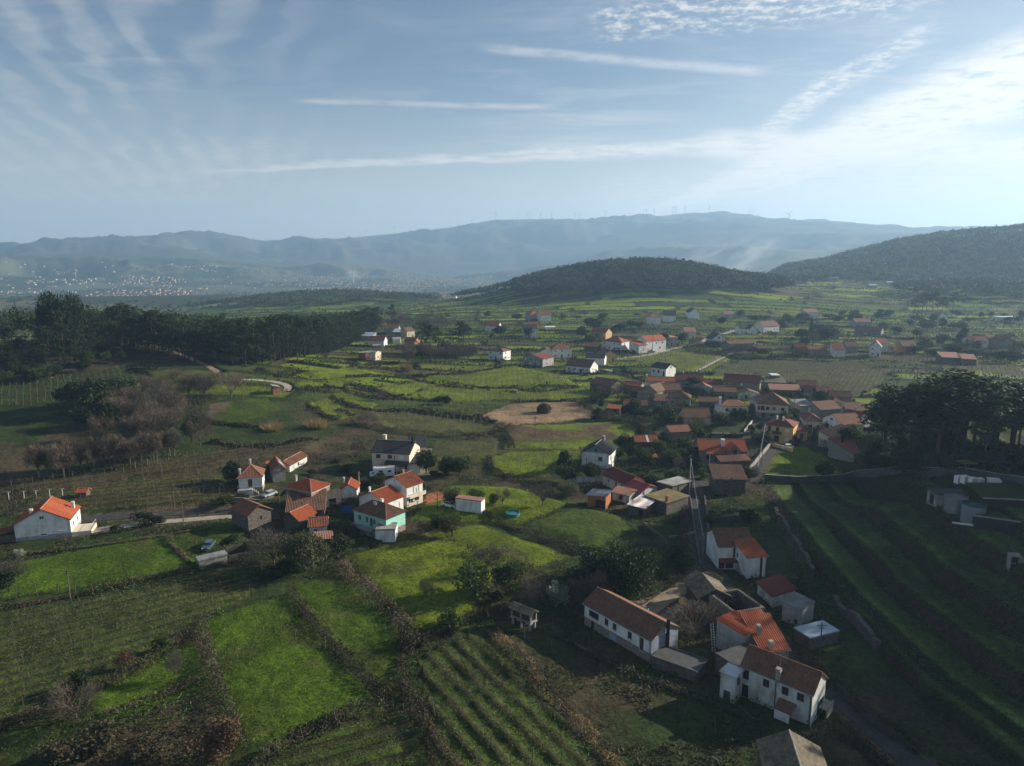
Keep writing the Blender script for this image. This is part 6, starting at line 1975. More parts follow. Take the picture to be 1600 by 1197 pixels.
add(r, 'dish', [('tube', [(W * 0.48, 2.0, h + 1.0), (W * 0.48, 2.0, h + 1.9)], 0.04, 5), ('box', (W * 0.48, 1.9, h + 2.0), (0.9, 0.15, 0.8))], 'bluesheet')
add(r, 'terrace', [('box', (W * 0.5, -0.9, 1.15), (W, 1.8, 0.22)), ('box', (W * 0.6, -1.6, 0.2), (W * 0.75, 0.2, 1.8))], 'concrete')
railing(r, [(0.1, -1.75), (W - 0.2, -1.75)], 1.26, 'bluedoor', 1.0)
house('long white wall of the terrace below the mint green house', (587, 848), (618, 847), 4.0, 2.7, 'flat', 0, 'white', 'concrete', (), o=0.03, cat='terrace', name='terrace_block')
r, W, D, h = house('white house with a smooth orange red gable roof behind the mint one', (562, 797), (602, 809), (641, 799), 3.6, 'y', 1.9, 'white', 'orange',
                   [('f', 0.55, 0.6, 2.0, 1.9, 'g'), ('r', 0.7, 1.0, 1.2, 1.6, 's')], chim=[(0.2, 0.3, 5.4, 'white', 0.4)])
r, W, D, h = house('two storey house with a weathered mottled orange roof', (602, 783), (636, 793), (671, 786), 5.4, 'y', 1.9, 'white', 'mottled',
                   [('r', 0.30, 3.2, 1.6, 1.7, 's'), ('r', 0.65, 3.2, 1.4, 1.7, 's'), ('r', 0.25, 0.8, 1.5, 1.5, 'w'), ('r', 0.62, 1.1, 1.5, 0.9, 'wb'), ('f', 0.6, 3.3, 1.0, 1.0, 's')], base=(2.4, 'cream'), chim=[(0.45, 0.55, 7.9, 'brick', 0.5)])
add(r, 'balcony', [('box', (W + 0.6, D * 0.5, 2.6), (1.2, D, 0.18)), ('box', (W + 1.17, D * 0.5, 3.1), (0.08, D, 0.8))], 'cream')
add(r, 'porch_roof', [('plane', (W + 0.35, -0.3, h - 0.05), (W + 0.35, D + 0.3, h - 0.05), (W + 0.34, -0.3, h + 0.1), (W + 0.34, D + 0.3, h + 0.1), 0.04), ('tube', [(W + 1.1, D, 0), (W + 1.1, D, h - 0.2)], 0.09, 6)], 'mottled')
r, W, D, h = house('large house with a black roof and cream walls', (582, 735), (640, 739), 9.5, 5.6, 'x', 2.4, 'cream', 'slate',
                   [('f', 0.17, 3.8, 1.4, 1.2, 'wb'), ('f', 0.48, 3.8, 1.4, 1.2, 'wb'), ('f', 0.78, 4.0, 1.7, 1.2, 's'), ('f', 0.70, 0.3, 1.2, 2.0, 's'), ('f', 0.9, 0.8, 0.8, 1.0, 'w'), ('f', 0.3, 0.9, 1.4, 1.2, 'w')],
                   chim=[(0.13, 0.7, 8.8, 'cream', 0.9), (0.97, 0.45, 9.3, 'dark', 0.5)])
add(r, 'porch_roof', [('plane', (W * 0.38, -2.2, 2.5), (W + 0.1, -2.2, 2.5), (W * 0.38, 0.0, 3.4), (W + 0.1, 0.0, 3.4), 0.03)], 'slate')
add(r, 'porch_post', [('box', (W * 0.42, -2.0, 1.0), (0.3, 0.3, 3.0)), ('box', (W * 0.72, -2.0, 1.0), (0.3, 0.3, 3.0))], 'frame')
house('garage wing with a white door beside the black roofed house', (638, 739), (656, 739), 6.0, 2.9, 'sf', 1.3, 'cream', 'slate', [('f', 0.5, 0.1, 2.6, 2.2, 'g')], cat='garage', name='garage')
r, W, D, h = house('side wing with a dark roof and a white balcony behind the garage', (641, 722), (666, 721), 6.0, 4.6, 'sf', 1.8, 'cream', 'slate', [('f', 0.85, 0.3, 1.6, 2.2, 'k')], chim=[(0.28, 0.4, 6.6, 'slate', 0.5)], name='house_wing')
add(r, 'balcony', [('box', (W + 0.9, 0.4, 3.0), (1.9, 1.6, 0.18)), ('box', (W + 0.9, -0.4, 3.5), (1.9, 0.1, 1.0)), ('box', (W + 1.8, 0.4, 1.5), (0.2, 0.2, 3.0))], 'frame')
house('long white shed with a pinkish flat roof beside the garden lawn', (712, 797), (752, 803), 2.3, 3.0, 'flat', 0, 'white', 'pink', (), o=0.12, cat='shed', name='long_shed')
r, W, D, h = house('white house with a black gable roof and a grey gable', (909, 727), (951, 733), 9.0, 4.4, 'y', 2.4, 'white', 'slate',
                   [('f', 0.68, 2.0, 1.3, 1.3, 'wb'), ('f', 0.52, 4.75, 0.9, 1.0, 'wb'), ('r', 0.2, 1.8, 0.8, 1.5, 'd'), ('l', 0.5, 1.6, 0.8, 1.2, 'w')], gable='bluegrey', chim=[(0.55, 0.85, 7.5, 'concrete', 0.8)], o=0.5)
add(r, 'porch', [('box', (W + 0.5, 1.0, 0.9), (1.0, 2.0, 1.0)), ('box', (W + 0.9, 0.1, 2.4), (0.2, 0.2, 3.2))], 'white')
house('small tumbledown barn with a red tiled roof and a white strip', (993, 704), (1027, 704), 5.5, 3.0, 'x', 1.3, 'darkstone', 'mottled', [('f', 0.6, 0.2, 1.0, 1.6, 'k')], cat='barn', name='red_roofed_barn')
add(bpy.data.objects['red_roofed_barn'], 'roof_strip', [('plane', (3.6, -0.4, 2.98), (4.3, -0.4, 2.98), (3.6, 2.6, 4.46), (4.3, 2.6, 4.46), 0.0)], 'shutter')

# ---- farm yard in the middle ------------------------------------------------------
r, W, D, h = house('long farmhouse with a dark red tiled roof', (942, 757), (976, 774), 6.5, 3.0, 'x', 1.5, 'cream', 'darkred', [('f', 0.25, 1.3, 0.9, 1.0, 'w'), ('f', 0.6, 1.1, 0.7, 1.4, 'k'), ('f', 0.85, 1.2, 0.7, 1.4, 'k')])
house('farm wing roofed with crimson metal sheet', (976, 776), (1000, 784), 7.0, 2.4, 'x', 1.3, 'dirtywhite', 'redsheet', [('f', 0.4, 0.7, 0.8, 1.0, 'k')], cat='shed', name='farm_wing')
house('low farm shed with a faded pink sheet roof', (957, 781), (983, 788), 3.0, 2.2, 'sf', 0.6, 'dirtywhite', 'pink', [('f', 0.5, 0.6, 1.0, 1.2, 'k')], cat='shed')
house('dark byre with a broad flat mossy roof', (1008, 793), (1041, 805), (1066, 790), 3.0, 'flat', 0, 'darkstone', 'moss', (), o=0.3, cat='shed', name='byre', chim=[(0.93, 0.1, 4.2, 'brick', 0.7)])
house('open shelter with a grey sheet roof behind the byre', (1028, 772), (1050, 778), (1070, 764), 2.8, 'sb', 0.5, 'darkstone', 'greysheet', (), cat='shed', name='shelter')
house('shed of rusty orange boards', (918, 792), (946, 797), 4.5, 3.2, 'sl', 0.3, 'rust', 'sheet', [('f', 0.72, 0.1, 2.6, 2.2, 'k')], cat='shed', name='board_shed')
house('low shed with a white and rust streaked sheet roof', (982, 803), (1006, 809), (1022, 797), 2.4, 'sf', 0.5, 'darkstone', 'sheet', [('f', 0.8, 0.1, 1.2, 1.6, 'k')], cat='shed', name='streaked_shed')
house('white garden wall below the black roofed house', (886, 756), (942, 752), 0.4, 1.5, 'none', 0, 'dirtywhite', 'brown', (), cat='wall', name='garden_wall')

# ---- right of the lane -------------------------------------------------------------
r, W, D, h = house('stone house with a large bright orange roof and a white chimney', (1094, 727), (1166, 728), 9.5, 4.6, 'x', 2.3, 'stone', 'orange',
                   [('f', 0.16, 1.9, 1.0, 1.3, 'wb'), ('f', 0.36, 0.5, 1.0, 2.1, 'd'), ('f', 0.48, 1.7, 0.9, 1.3, 'wb'), ('f', 0.9, 1.6, 0.9, 2.0, 'k'), ('r', 0.4, 1.8, 0.9, 1.2, 'w')], chim=[(0.5, 0.22, 7.3, 'white', 0.9)], name='stone_house')
add(r, 'front_gable', [('face', [(W * 0.58, -1.0, 0), (W * 0.86, -1.0, 0), (W * 0.86, -1.0, 4.6), (W * 0.72, -1.0, 6.6), (W * 0.58, -1.0, 4.6)]), ('box', (W * 0.58 + 0.1, -0.5, 2.3), (0.2, 1.0, 4.6)), ('box', (W * 0.86 - 0.1, -0.5, 2.3), (0.2, 1.0, 4.6))], 'stone')
add(r, 'front_gable_roof', [('plane', (W * 0.55, 3.5, 4.3), (W * 0.55, -1.4, 4.3), (W * 0.72, 3.5, 6.85), (W * 0.72, -1.4, 6.85), 0.045), ('plane', (W * 0.89, -1.4, 4.3), (W * 0.89, 3.5, 4.3), (W * 0.72, -1.4, 6.85), (W * 0.72, 3.5, 6.85), 0.045)], 'orange')
add(r, 'balcony', [('box', (W * 0.72, -1.55, 2.5), (W * 0.26, 1.1, 0.15))], 'frame'); railing(r, [(W * 0.6, -2.05), (W * 0.85, -2.05)], 2.6, 'frame')
wf, wp = window_mesh(1.0, 1.3, 'wb')
for fx, fz in ((0.72, 4.6), (0.66, 1.6), (0.78, 1.6)):
    o_ = link('window', wf, r, (W * fx, -1.06, fz)); link('pane', wp, o_)
add(r, 'porch_post', [('box', (W * 0.18, -1.2, 2.0), (0.3, 0.3, 4.4)), ('box', (W * 0.40, -1.2, 2.0), (0.3, 0.3, 4.4)), ('box', (W * 0.29, -1.2, 1.0), (W * 0.22, 0.15, 0.15))], 'white')
add(r, 'porch_roof', [('plane', (W * 0.1, -1.6, 4.05), (W * 0.5, -1.6, 4.05), (W * 0.1, 0.2, 4.75), (W * 0.5, 0.2, 4.75), 0.045)], 'orange')
house('dark stone outbuilding with an old roof in front of the orange roofed stone house', (1115, 772), (1164, 773), 6.5, 4.2, 'sf', 1.8, 'darkstone', 'brown', (), cat='barn', name='outbuilding')
house('narrow shed with a faded red roof behind the dark outbuilding', (1126, 737), (1170, 736), 3.0, 3.2, 'sf', 0.7, 'darkstone', 'pink', (), cat='shed')
r, W, D, h = house('two toned house, brown old tiles joined to a new orange wing', (1121, 889), (1174, 889), 7.5, 4.9, 'x', 2.1, 'white', 'brown', [('f', 0.52, 2.4, 1.2, 2.1, 'd'), ('f', 0.35, 0.1, 1.6, 1.9, 'k'), ('f', 0.12, 0.1, 1.2, 1.9, 'k'), ('l', 0.6, 2.6, 0.5, 1.2, 'k')], o=0.3)
add(r, 'canopy', [('plane', (0.1, -1.3, 2.0), (W * 0.62, -1.3, 2.0), (0.1, -0.02, 2.35), (W * 0.62, -0.02, 2.35), 0.04)], 'darkred')
stairs(r, W * 0.60, -2.6, 0, 0.32, 7, 0, 0.33, 0.9)
add(r, 'stair_roof', [('plane', (W * 0.68, -2.6, 1.9), (W * 0.95, -2.6, 1.5), (W * 0.68, -0.4, 2.9), (W * 0.95, -0.4, 2.5), 0.04)], 'darkred')
house('white wing with a vivid orange lean to roof at the two toned house', (1166, 905), (1196, 901), 5.0, 4.4, 'sf', 1.4, 'white', 'orange', [('f', 0.74, 0.0, 0.6, 4.2, 'd'), ('l', 0.25, 2.8, 0.6, 1.0, 'k')], o=0.25, name='house_wing')
house('low shed with a dull red tiled roof below the two toned house', (1183, 927), (1206, 949), (1231, 938), 2.2, 'sf', 1.0, 'dirtywhite', 'darkred', (), cat='shed', name='red_roofed_shed')
house('grey metal shed with a ribbed pitched roof', (1221, 970), (1250, 981), (1273, 968), 3.1, 'sr', 0.35, 'greyrender', 'greysheet', [('f', 0.75, 0.3, 0.6, 0.9, 'k')], cat='shed', name='metal_shed', o=0.12)
house('pale blue sheet roof on a low shed under the retaining wall', (1240, 1000), (1264, 1016), (1303, 1000), 2.0, 'flat', 0, 'darkstone', 'bluesheet', (), cat='shed', name='blue_roofed_shed', o=0.1)
# ruin without a roof
r, W, D, h = house('roofless granite ruin filled with brambles', (1106, 958), (1146, 989), (1202, 986), 3.6, 'none', 0, 'stone', 'brown', [('f', 0.35, 0.2, 1.2, 1.9, 'k'), ('l', 0.6, 0.3, 1.0, 1.8, 'k')], cat='ruin', name='ruin')
iw = MB()
for c_, s_ in (((W / 2, 0.28, 1.0), (W - 0.1, 0.5, 5.3)), ((W / 2, D - 0.28, 1.0), (W - 0.1, 0.5, 5.3)), ((0.28, D / 2, 1.0), (0.5, D - 1.1, 5.3)), ((W - 0.28, D / 2, 1.0), (0.5, D - 1.1, 5.3))):
    iw.box(c_, s_)
iw.build('inner_wall', M['darkstone'], r)
br = MB()
for i in range(22):
    p0 = np.array([rng.uniform(0.6, W - 0.6), rng.uniform(0.6, D - 0.6), rng.uniform(0.0, 2.2)])
    br.tube([p0, p0 + rng.normal(0, 1.2, 3) * np.array([1, 1, 0.3])], 0.08, 4)
br.build('fallen_beam', M['wood'], r)
c = np.c_[rng.uniform(0.5, W - 0.5, 900), rng.uniform(0.5, D - 0.5, 900), rng.uniform(0, 1.8, 900)]
v, f = cards(c, 0.3, 0.7, 0.5, rng)
link('brambles', np_mesh('brambles', v, f, M['bramble']), r)
house('collapsing cart shed with lichen covered tiles beside the ruin', (1090, 958), (1140, 955), 6.0, 2.9, 'y', 1.5, 'wood', 'lichen', [('f', 0.25, 0.0, 2.6, 2.3, 'k'), ('f', 0.7, 0.0, 2.6, 2.3, 'k')], cat='shed', name='cart_shed')
# orange roofed cluster
house('long outbuilding with a pale orange lean to roof and a grey wall', (1118, 1011), (1160, 1034), 4.6, 4.4, 'sr', 0.5, 'greyrender', 'orange', (), cat='barn', name='grey_walled_barn', o=0.12)
house('strip of vivid orange roof behind the grey walled outbuilding', (1164, 1016), (1206, 1012), 4.2, 3.4, 'sf', 1.0, 'greyrender', 'orange', (), cat='shed', o=0.12)
r, W, D, h = house('stone cottage with an orange roof and two stubby chimneys', (1188, 1048), (1231, 1044), 7.0, 3.2, 'sf', 2.0, 'stone', 'orange', [('f', 0.65, 1.0, 0.7, 0.9, 'k'), ('f', 0.88, 0.9, 0.7, 0.9, 'k')], chim=[(0.2, 0.45, 5.3, 'concrete', 0.55), (0.35, 0.05, 4.2, 'concrete', 0.55)], name='cottage', o=0.2)
house('flat dark roof with a raised kerb beside the long white house', (1117, 1052), (1156, 1078), (1182, 1050), 3.0, 'flat', 0, 'darkstone', 'darkconcrete', (), cat='shed', name='flat_roofed_shed', o=0.1)
r, W, D, h = house('long two storey white house with a dark tiled roof nearest the viewer', (1157, 1087), (1266, 1134), (1298, 1114), 4.8, 'x', 1.9, 'dirtywhite', 'brown',
                   [('f', 0.06, 2.8, 0.9, 1.5, 'k'), ('f', 0.06, 0.0, 1.0, 2.0, 'k'), ('f', 0.36, 2.9, 0.9, 1.2, 'wb'), ('f', 0.63, 2.9, 0.95, 1.2, 'wb'), ('f', 0.84, 2.9, 0.95, 1.2, 'wb'), ('r', 0.68, 0.0, 2.4, 2.3, 'gd')], chim=[(0.52, 0.02, 6.0, 'concrete', 0.6)], o=0.25)
add(r, 'stair_tower', [('box', (-0.9, -1.3, 1.6), (2.2, 2.4, 4.9))], 'dirtywhite')
add(r, 'tower_roof', [('box', (-0.9, -1.3, 4.14), (2.6, 2.8, 0.14))], 'sheet')
wf, wp = window_mesh(0.8, 1.0, 'wb')
o_ = link('window', wf, r, (0.24, -1.4, 3.0), R(90)); link('pane', wp, o_)
link('door', slab_mesh(1.0, 1.9, 'gd'), r, (-0.9, -2.54, 0.6))
add(r, 'porch', [('box', (W * 0.66, -1.4, 0.2), (2.0, 0.2, 2.4))], 'white')
add(r, 'porch_roof', [('plane', (W * 0.56, -1.8, 1.6), (W * 0.80, -1.8, 1.6), (W * 0.56, -0.02, 2.3), (W * 0.80, -0.02, 2.3), 0.04)], 'brown')
add(r, 'drainpipe', [('tube', [(W - 0.2, -0.1, -1), (W - 0.2, -0.1, 4.6)], 0.06, 5), ('tube', [(W * 0.5, -0.1, -1), (W * 0.5, -0.1, 4.6)], 0.06, 5)], 'dark')
an = MB(); an.tube([(W * 0.52, 0.5, 5.5), (W * 0.52, 0.5, 8.3)], 0.035, 5)
for zz in (7.6, 7.9, 8.2): an.tube([(W * 0.52 - 0.8, 0.5, zz), (W * 0.52 + 0.8, 0.5, zz)], 0.025, 4)
an.build('aerial', M['steel'], r)
add(r, 'balcony', [('box', (W + 0.6, D - 1.0, 1.4), (1.2, 2.4, 0.2)), ('box', (W + 1.1, D - 1.0, 1.0), (0.15, 2.4, 1.6))], 'concrete')
r, W, D, h = house('long white house with a dark brown roof above a stone ground floor', (913, 976), (1016, 1037), (1056, 1013), 4.0, 'x', 1.7, 'white', 'brown',
                   [('f', 0.15, 2.1, 2.4, 1.2, 'wb'), ('f', 0.35, 2.1, 0.9, 1.2, 'wb'), ('f', 0.475, 2.1, 0.9, 1.2, 'wb'), ('f', 0.70, 2.1, 0.9, 1.2, 'wb'), ('f', 0.87, 1.2, 0.9, 2.2, 'd'), ('f', 0.13, 0.0, 0.8, 1.5, 'k'), ('f', 0.46, 0.0, 1.5, 1.4, 'bd')],
                   base=(1.6, 'stone'), gable='bluegrey', o=0.3)
add(r, 'end_cladding', [('box', (W + 0.03, D / 2, 1.2), (0.06, D - 0.1, 5.5))], 'bluegrey')
add(r, 'stove_pipe', [('tube', [(W + 0.35, D * 0.55, -1.0), (W + 0.35, D * 0.55, 6.4)], 0.28, 8)], 'dark')
house('low concrete terrace slab at the end of the long white house', (1018, 1043), (1088, 1068), (1114, 1052), 1.6, 'flat', 0, 'darkstone', 'darkconcrete', (), cat='terrace', name='terrace_slab', o=0.1)
# stone roofed house at the bottom edge
p = G(1235, 1196)
r, W, D, h = house('building with a lichen grey tiled gable roof at the bottom edge', (1202, 1276), (1284, 1270), 8.0, 3.4, 'y', 1.7, 'darkstone', 'lichen', (), cat='barn', name='lichen_roofed_barn', w=6.8, yaw=-10)

# ---- village ---------------------------------------------------------------------
V = [
    ('white village house with an orange brown hip roof on a stone base', (1126, 655), (1168, 655), 8, 5.2, 'hip', 1.6, 'white', 'clay', [('f', 0.22, 3.0, 1.2, 1.3, 'wb'), ('f', 0.5, 3.0, 1.2, 1.3, 'wb'), ('f', 0.7, 2.3, 1.0, 2.1, 'd')], (2.0, 'stone'), [(0.0, 0.2, 8.0, 'white', 0.8)]),
    ('huge stone farmhouse with a dark red roof and many windows', (1130, 613), (1186, 617), 10, 5.2, 'x', 2.6, 'stone', 'darkred', 'auto2', None, []),
    ('stone granary tower with a white cap at the back of the village', (1206, 603), (1217, 603), 5, 5.0, 'flat', 0, 'greystone', 'shutter', [('f', 0.5, 2.6, 0.8, 1.0, 'k')], None, []),
    ('broad two storey house with a big brown hip roof', (1182, 653), (1231, 655), 12, 5.6, 'hip', 3.6, 'cream', 'brown', [('f', 0.06, 3.2, 1.0, 1.4, 'wb'), ('f', 0.18, 3.0, 1.4, 1.8, 'wb'), ('f', 0.34, 3.2, 1.2, 1.4, 'wb'), ('f', 0.54, 3.2, 1.2, 1.4, 'w'), ('f', 0.82, 3.2, 1.2, 1.2, 'wb'), ('f', 0.22, 0.0, 1.4, 2.1, 'd'), ('f', 0.5, 0.8, 1.6, 1.0, 'k'), ('r', 0.5, 3.2, 1.0, 1.2, 'w')], (2.2, 'greystone'), []),
    ('low building with a long faded pink roof', (1203, 618), (1250, 620), 6, 2.8, 'sf', 1.4, 'darkstone', 'pink', [], None, []),
    ('orange red roofed house at the back edge of the village', (1246, 612), (1276, 613), 8, 3.0, 'x', 1.7, 'greyrender', 'clay', 'auto1', None, []),
    ('yellow house with a red hip roof and a balcony', (1196, 690), (1238, 695), 9, 6.0, 'hip', 2.0, 'yellow', 'darkred', [('f', 0.12, 3.6, 0.9, 2.0, 'wb'), ('f', 0.42, 3.6, 1.0, 1.9, 'wb'), ('f', 0.78, 4.0, 1.3, 1.2, 's'), ('f', 0.40, 0.4, 1.6, 2.0, 'k'), ('f', 0.78, 1.0, 1.3, 1.1, 's'), ('r', 0.4, 3.6, 1.0, 1.2, 'w')], None, [(0.3, 0.4, 8.2, 'white', 0.45), (0.55, 0.3, 8.4, 'white', 0.4)]),
    ('ochre wing with a red roof beside the yellow house', (1239, 690), (1261, 688), 7, 3.6, 'hip', 1.5, 'ochre', 'darkred', [('f', 0.15, 0.2, 1.0, 2.2, 'd'), ('f', 0.6, 0.4, 1.2, 2.2, 'wb')], None, []),
    ('house with a dark brown hip roof right of the ochre wing', (1258, 674), (1284, 672), 9, 3.6, 'hip', 1.8, 'cream', 'brown', [('f', 0.3, 1.0, 1.4, 1.2, 'k'), ('f', 0.75, 1.0, 1.0, 1.2, 'w')], None, []),
    ('white gable fronted house with large dark windows', (1284, 675), (1315, 676), 8, 3.8, 'y', 2.5, 'white', 'clay', [('f', 0.25, 0.4, 1.7, 2.0, 'w'), ('f', 0.46, 0.2, 1.0, 2.1, 'd'), ('f', 0.76, 1.2, 1.5, 1.3, 'w'), ('f', 0.46, 3.9, 1.6, 1.0, 'w')], None, []),
    ('white annex with a dark red roof behind the gable fronted house', (1312, 668), (1338, 669), 7, 3.8, 'x', 2.0, 'white', 'darkred', [('f', 0.6, 1.2, 1.0, 1.0, 's')], None, [(0.4, 0.6, 6.8, 'concrete', 0.6)]),
    ('low cream house with a brown roof facing the brilliant meadow', (1278, 697), (1312, 700), 7, 2.9, 'sf', 2.0, 'cream', 'brown', [('f', 0.55, 0.9, 1.3, 1.2, 'w'), ('f', 0.85, 1.0, 0.8, 1.0, 'k')], None, []),
    ('long stone outhouse with a red brown roof at the grove edge', (1293, 713), (1333, 722), 7, 3.0, 'sf', 1.8, 'greystone', 'darkred', [], None, [(0.35, 0.2, 5.4, 'dark', 0.6)]),
    ('old barn with a broad brown roof at the left end of the village', (922, 611), (955, 616), 10, 3.6, 'x', 2.3, 'darkstone', 'brown', [('r', 0.5, 0.4, 1.6, 2.0, 'k')], None, []),
    ('low roof of orange and dull red tiles right of the old barn', (974, 611), (1000, 612), 7, 2.6, 'x', 1.4, 'greystone', 'mottled', [], None, []),
    ('long low house with an orange roof and a white gable', (1010, 605), (1054, 605), 7, 3.0, 'x', 1.5, 'dirtywhite', 'mottled', [], None, [(0.02, 0.5, 5.2, 'white', 0.8)]),
    ('tall old stone house with a steep brown gable', (1003, 624), (1026, 627), 11, 4.2, 'y', 2.4, 'stone', 'brown', [('f', 0.5, 2.0, 0.8, 1.1, 'k')], None, []),
    ('long stone house with a row of narrow windows', (1027, 624), (1063, 623), 8, 4.0, 'x', 2.3, 'stone', 'brown', [('f', 0.1, 1.6, 1.0, 2.0, 'd'), ('f', 0.35, 2.0, 0.7, 1.3, 'w'), ('f', 0.52, 2.0, 0.7, 1.3, 'w'), ('f', 0.68, 2.0, 0.7, 1.3, 'w'), ('f', 0.86, 2.0, 0.7, 1.3, 'w')], None, []),
    ('old house with a brown roof and whitish end wall below the stone row', (1043, 634), (1078, 636), 8, 3.4, 'hip', 2.2, 'dirtywhite', 'brown', [('f', 0.2, 1.0, 0.8, 1.2, 'k'), ('f', 0.5, 1.0, 0.8, 1.2, 'k')], None, []),
    ('cottage with a brown gable roof and a pale patch among bare trees', (1070, 664), (1110, 664), 9, 2.8, 'x', 2.6, 'cream', 'brown', [('f', 0.4, 0.8, 1.0, 1.0, 'k')], None, []),
    ('small shed with an orange roof in the village gardens', (948, 647), (968, 648), 4, 2.4, 'sf', 0.7, 'darkstone', 'mottled', [('f', 0.6, 0.1, 1.4, 1.8, 'k')], None, []),
    ('long barn under a dark red roof at the back of the village', (1055, 604), (1098, 605), 9, 3.2, 'x', 2.0, 'greystone', 'darkred', [], None, [(0.3, 0.6, 6.0, 'white', 0.5)]),
    ('low white house with a dark red roof left of the huge farmhouse', (1100, 611), (1129, 612), 8, 3.0, 'x', 1.7, 'white', 'darkred', [('f', 0.3, 0.9, 1.0, 1.0, 'w')], None, []),
    ('small white cottage beside the dark evergreen behind the village', (1300, 641), (1318, 641), 6, 3.4, 'hip', 1.5, 'cream', 'brown', [('f', 0.3, 1.0, 0.9, 1.1, 'w'), ('f', 0.65, 1.0, 0.9, 1.1, 'w')], None, []),
    ('grey rear wing of the broad house with two doors', (1250, 646), (1272, 644), 6, 3.0, 'sf', 1.2, 'greyrender', 'greysheet', [('f', 0.3, 0.1, 0.9, 2.0, 'bd'), ('f', 0.65, 0.1, 1.2, 2.0, 's')], None, []),
]
for lab, A, B, d, h_, rf, rise, wl, rm_, ws, bs, ch in V:
    cat = 'barn' if 'barn' in lab or 'outhouse' in lab else 'shed' if 'shed' in lab else 'tower' if 'tower' in lab else 'house'
    house(lab, A, B, d, h_, rf, rise, wl, rm_, ws, bs, ch, cat=cat)
yh = [o_ for o_ in COL.objects if o_.get('label', '').startswith('yellow house')][0]
add(yh, 'balcony', [('box', (3.6, -0.6, 3.4), (3.0, 1.2, 0.15)), ('box', (3.6, -1.17, 3.9), (3.0, 0.06, 0.9))], 'brownframe')

